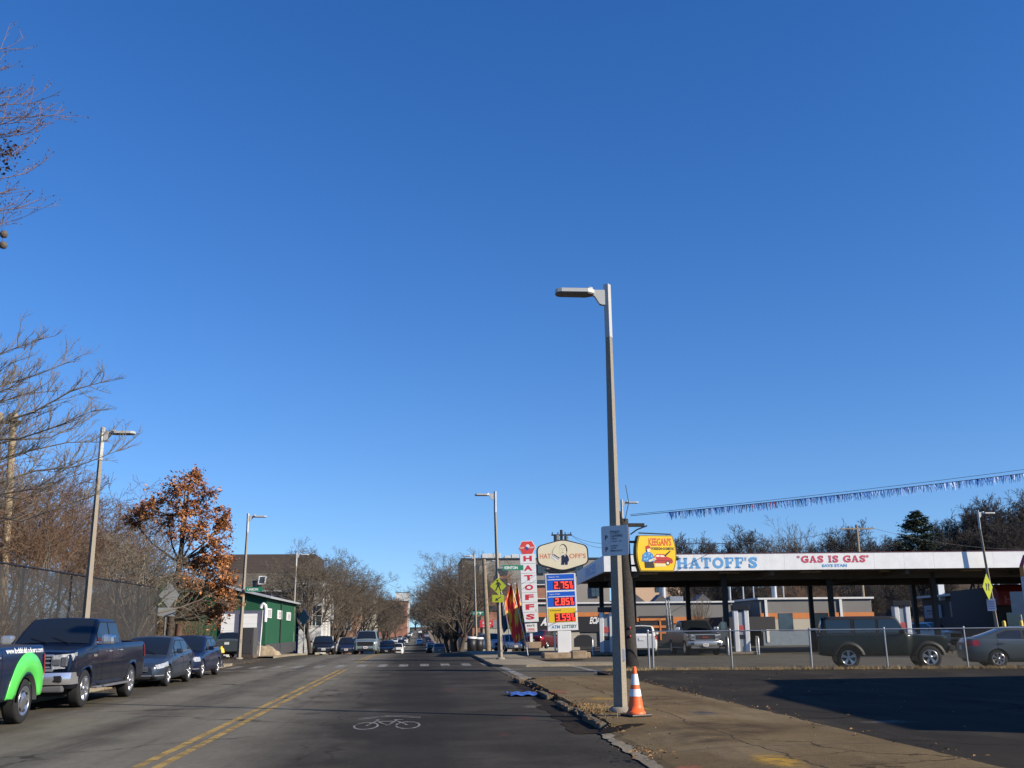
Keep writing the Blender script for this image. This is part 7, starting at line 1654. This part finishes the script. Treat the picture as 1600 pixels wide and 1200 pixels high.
# two sedans
t, tl = make_car("parked_sedan", "slate grey sedan parked behind the navy pickup", "car", SEDAN, (-8.75, 34.55, 0), -D, SLATE, "sedans parked behind the pickup")
S2 = dict(SEDAN, head=(2.3, 1.85, .60, .76), rim='five', grille=(1.0, .50, .68, 2, TRIM), L=4.8)
t, tl = make_car("parked_sedan", "dark blue sedan parked behind the slate one, last before the hydrant", "car", S2, (-8.85, 40.0, 0), -D, DBLUE, "sedans parked behind the pickup")
# off-roader and hatchback behind the fence
t, tl = make_car("off_roader", "black-green boxy off-roader behind the chain-link fence", "car", dict(JEEP, L=4.6, H=1.88, wx=(1.62, -1.25)), (17.22, 37.42, .03), R_(-15), OFFG)
m = MB(); m.box((2.42, 0, .72), (.22, 1.5, .2), 0, None, .04); m.build("front_bumper", TRIM, t)
for s_ in (1, -1): m = MB(); m.lathe([(.001, .03), (.1, .02), (.1, -.05)], 14, 0, Matrix.Translation((2.27, s_*.42, .95)) @ Matrix.Rotation(-D, 4, 'Z'), True, 'Y'); m.build("headlight", LAMP, t)
m = MB(); m.lathe([(.2, -.1), (.38, -.1), (.40, 0), (.38, .1), (.001, .12)], 20, 0, Matrix.Translation((-2.38, 0, 1.0)) @ Matrix.Rotation(-D, 4, 'Z'), True, 'Y'); m.build("spare_wheel", TYRE, t)
m = MB(); m.box((.9, -.62, 1.275), (.75, .05, .02)); m.box((1.5, -.55, 1.215), (.4, .04, .02)); m.build("bonnet_vent", SILV, t)
t, tl = make_car("hatchback", "steel blue-grey hatchback behind the fence at the right edge", "car", CIVIC, (22.55, 36.55, .03), R_(-15), STEEL)
# grey truck with its door open
SP3 = dict(PICKUP, grille=(1.2, .84, 1.14, 3, TRIM), bumper=(.54, .79, 1.98, SILV), cab=(1.45, .62, -.68, -.92))
c = atY(1098, 1010, 58.5); t, tl = make_car("pickup_truck", "grey pickup under the canopy facing the street, driver's door open", "pickup truck", SP3, (c.x, 60.5, .03), R_(-92), GREY)
truck_front(t, tl, SP3, False); m = MB(); m.box((2.99, 0, 1.0), (.03, .36, .08)); m.build("emblem", mat("emblem_red", (.22, .03, .03), rough=.4), t)
m = MB(); Md = Matrix.Translation((1.15, .98, 0)) @ Matrix.Rotation(R_(115), 4, 'Z'); m.prism([(0, .55), (1.05, .55), (1.05, 1.3), (.95, 1.85), (.55, 1.88), (0, 1.35)], -.05, .05, 0, Md); o = m.build("open_door", GREY, t); m = MB(); m.prism([(.12, 1.36), (.95, 1.36), (.88, 1.8), (.56, 1.82)], -.06, .06, 0, Md); m.build("pane", GLASS, o)
c = atY(1004, 1011, 59); t, tl = make_car("parked_suv", "silver-white crossover seen from behind between the dark post and the fence post", "car", dict(SUV, H=1.66), (c.x, 59.6, .03), R_(80), PWHITE)
c = atY(1456, 1000, 76); make_car("parked_suv", "white crossover facing out beside the rear fuel pumps", "car", SUV, (c.x, 76, .03), R_(-70), PWHITE, None, False)
c = atY(800, 1015, 94); make_car("parked_sedan", "silver-blue sedan facing out by the grey flag", "car", SEDAN, (c.x, 95, g(95)*.8), R_(-84), SBLUE, None, False)
c = atY(771, 1015, 98); make_car("parked_suv", "white crossover half hidden behind the crossing sign's lamp", "car", SUV, (c.x, 99, g(99)*.9), R_(-75), PWHITE, None, False)
c = atY(851, 1012, 86); make_car("parked_sedan", "dark maroon sedan seen from behind beside the tall white sign's post", "car", SEDAN, (c.x, 87, .0), R_(62), MAROON, None, False)
c = atY(360, 1018, 67); make_car("parked_suv", "blue-grey hatch parked in the driveway before the green garage", "car", dict(SUV, H=1.6), (c.x, 69.5, g(69)), R_(83), STEEL, None, False)
# traffic and parked cars down the street
c = atY(571, 1022, 80); make_car("moving_suv", "pale grey-blue off-roader coming towards us on the far lane", "car", dict(SUV, grille=(1.2, .68, .98, 3, TRIM), H=1.75, W=1.92), (c.x, 82, g(82)), -D, PGREY, None, False)
c = atY(502, 1025, 86); make_car("parked_sedan", "black sedan first in the parked row past the green garage", "car", SEDAN, (c.x, 87.5, g(87)), -D+.1, PBLACK, None, False)
c = atY(538, 1023, 94); make_car("parked_sedan", "dark blue sedan behind the black one in the parked row", "car", SEDAN, (c.x+.25, 95, g(95)), -D, DBLUE, None, False)
c = atY(547, 1022, 112); make_car("parked_suv", "white crossover third in the parked row on the left", "car", SUV, (c.x, 106, g(106)), -D, PWHITE, None, False)
c = atY(604, 1020, 112); make_car("moving_sedan", "dark sedan following the pale off-roader", "car", S2, (c.x, 114, g(114)), -D, PBLACK, None, False)
c = atY(621, 1020, 150); make_car("moving_suv", "small white crossover approaching in the middle of the street", "car", SUV, (c.x, 150, g(150)), -D, PWHITE, None, False)
c = atY(686, 1020, 140); make_car("parked_sedan", "grey-blue sedan on the right by the forked street tree", "car", dict(SEDAN, H=1.5), (c.x, 140, g(140)), D, PGREY, None, False)
base = None; random.seed(14)
far = [(-4.6, 178, PBLACK, 1), (-8.2, 190, DBLUE, 0), (1.6, 168, PBLACK, 0), (-8.2, 214, PWHITE, 1), (-4.8, 240, GREY, 1), (1.8, 205, SBLUE, 0), (-8.2, 262, PBLACK, 0), (1.8, 236, MAROON, 0), (-.6, 270, PWHITE, 0), (-5, 300, PWHITE, 1), (-8.2, 318, PWHITE, 0), (1.8, 290, PBLACK, 1), (-.8, 335, SILV, 0), (-5, 360, PBLACK, 1), (-8, 380, SILV, 0), (1.8, 350, DBLUE, 0), (-.6, 400, PBLACK, 1), (-5, 430, PWHITE, 1), (1.8, 420, SILV, 0), (-5, 470, SILV, 0), (-1, 490, PWHITE, 1), (1.8, 500, PBLACK, 0)]
for x, y, pm, k in far:
    away = x > -3
    make_car("car", "distant car under the bare trees on the "+("right side" if away else "left side")+" of the street", "car", SUV if k else SEDAN, (x, y, g(y)), D if away else -D, pm, "cars far down the street, "+("right side" if away else "left side"), False)
for key, (t, used) in PROTO.items():
    if not used:
        for o in list(t.children)+[t]: bpy.data.objects.remove(o)
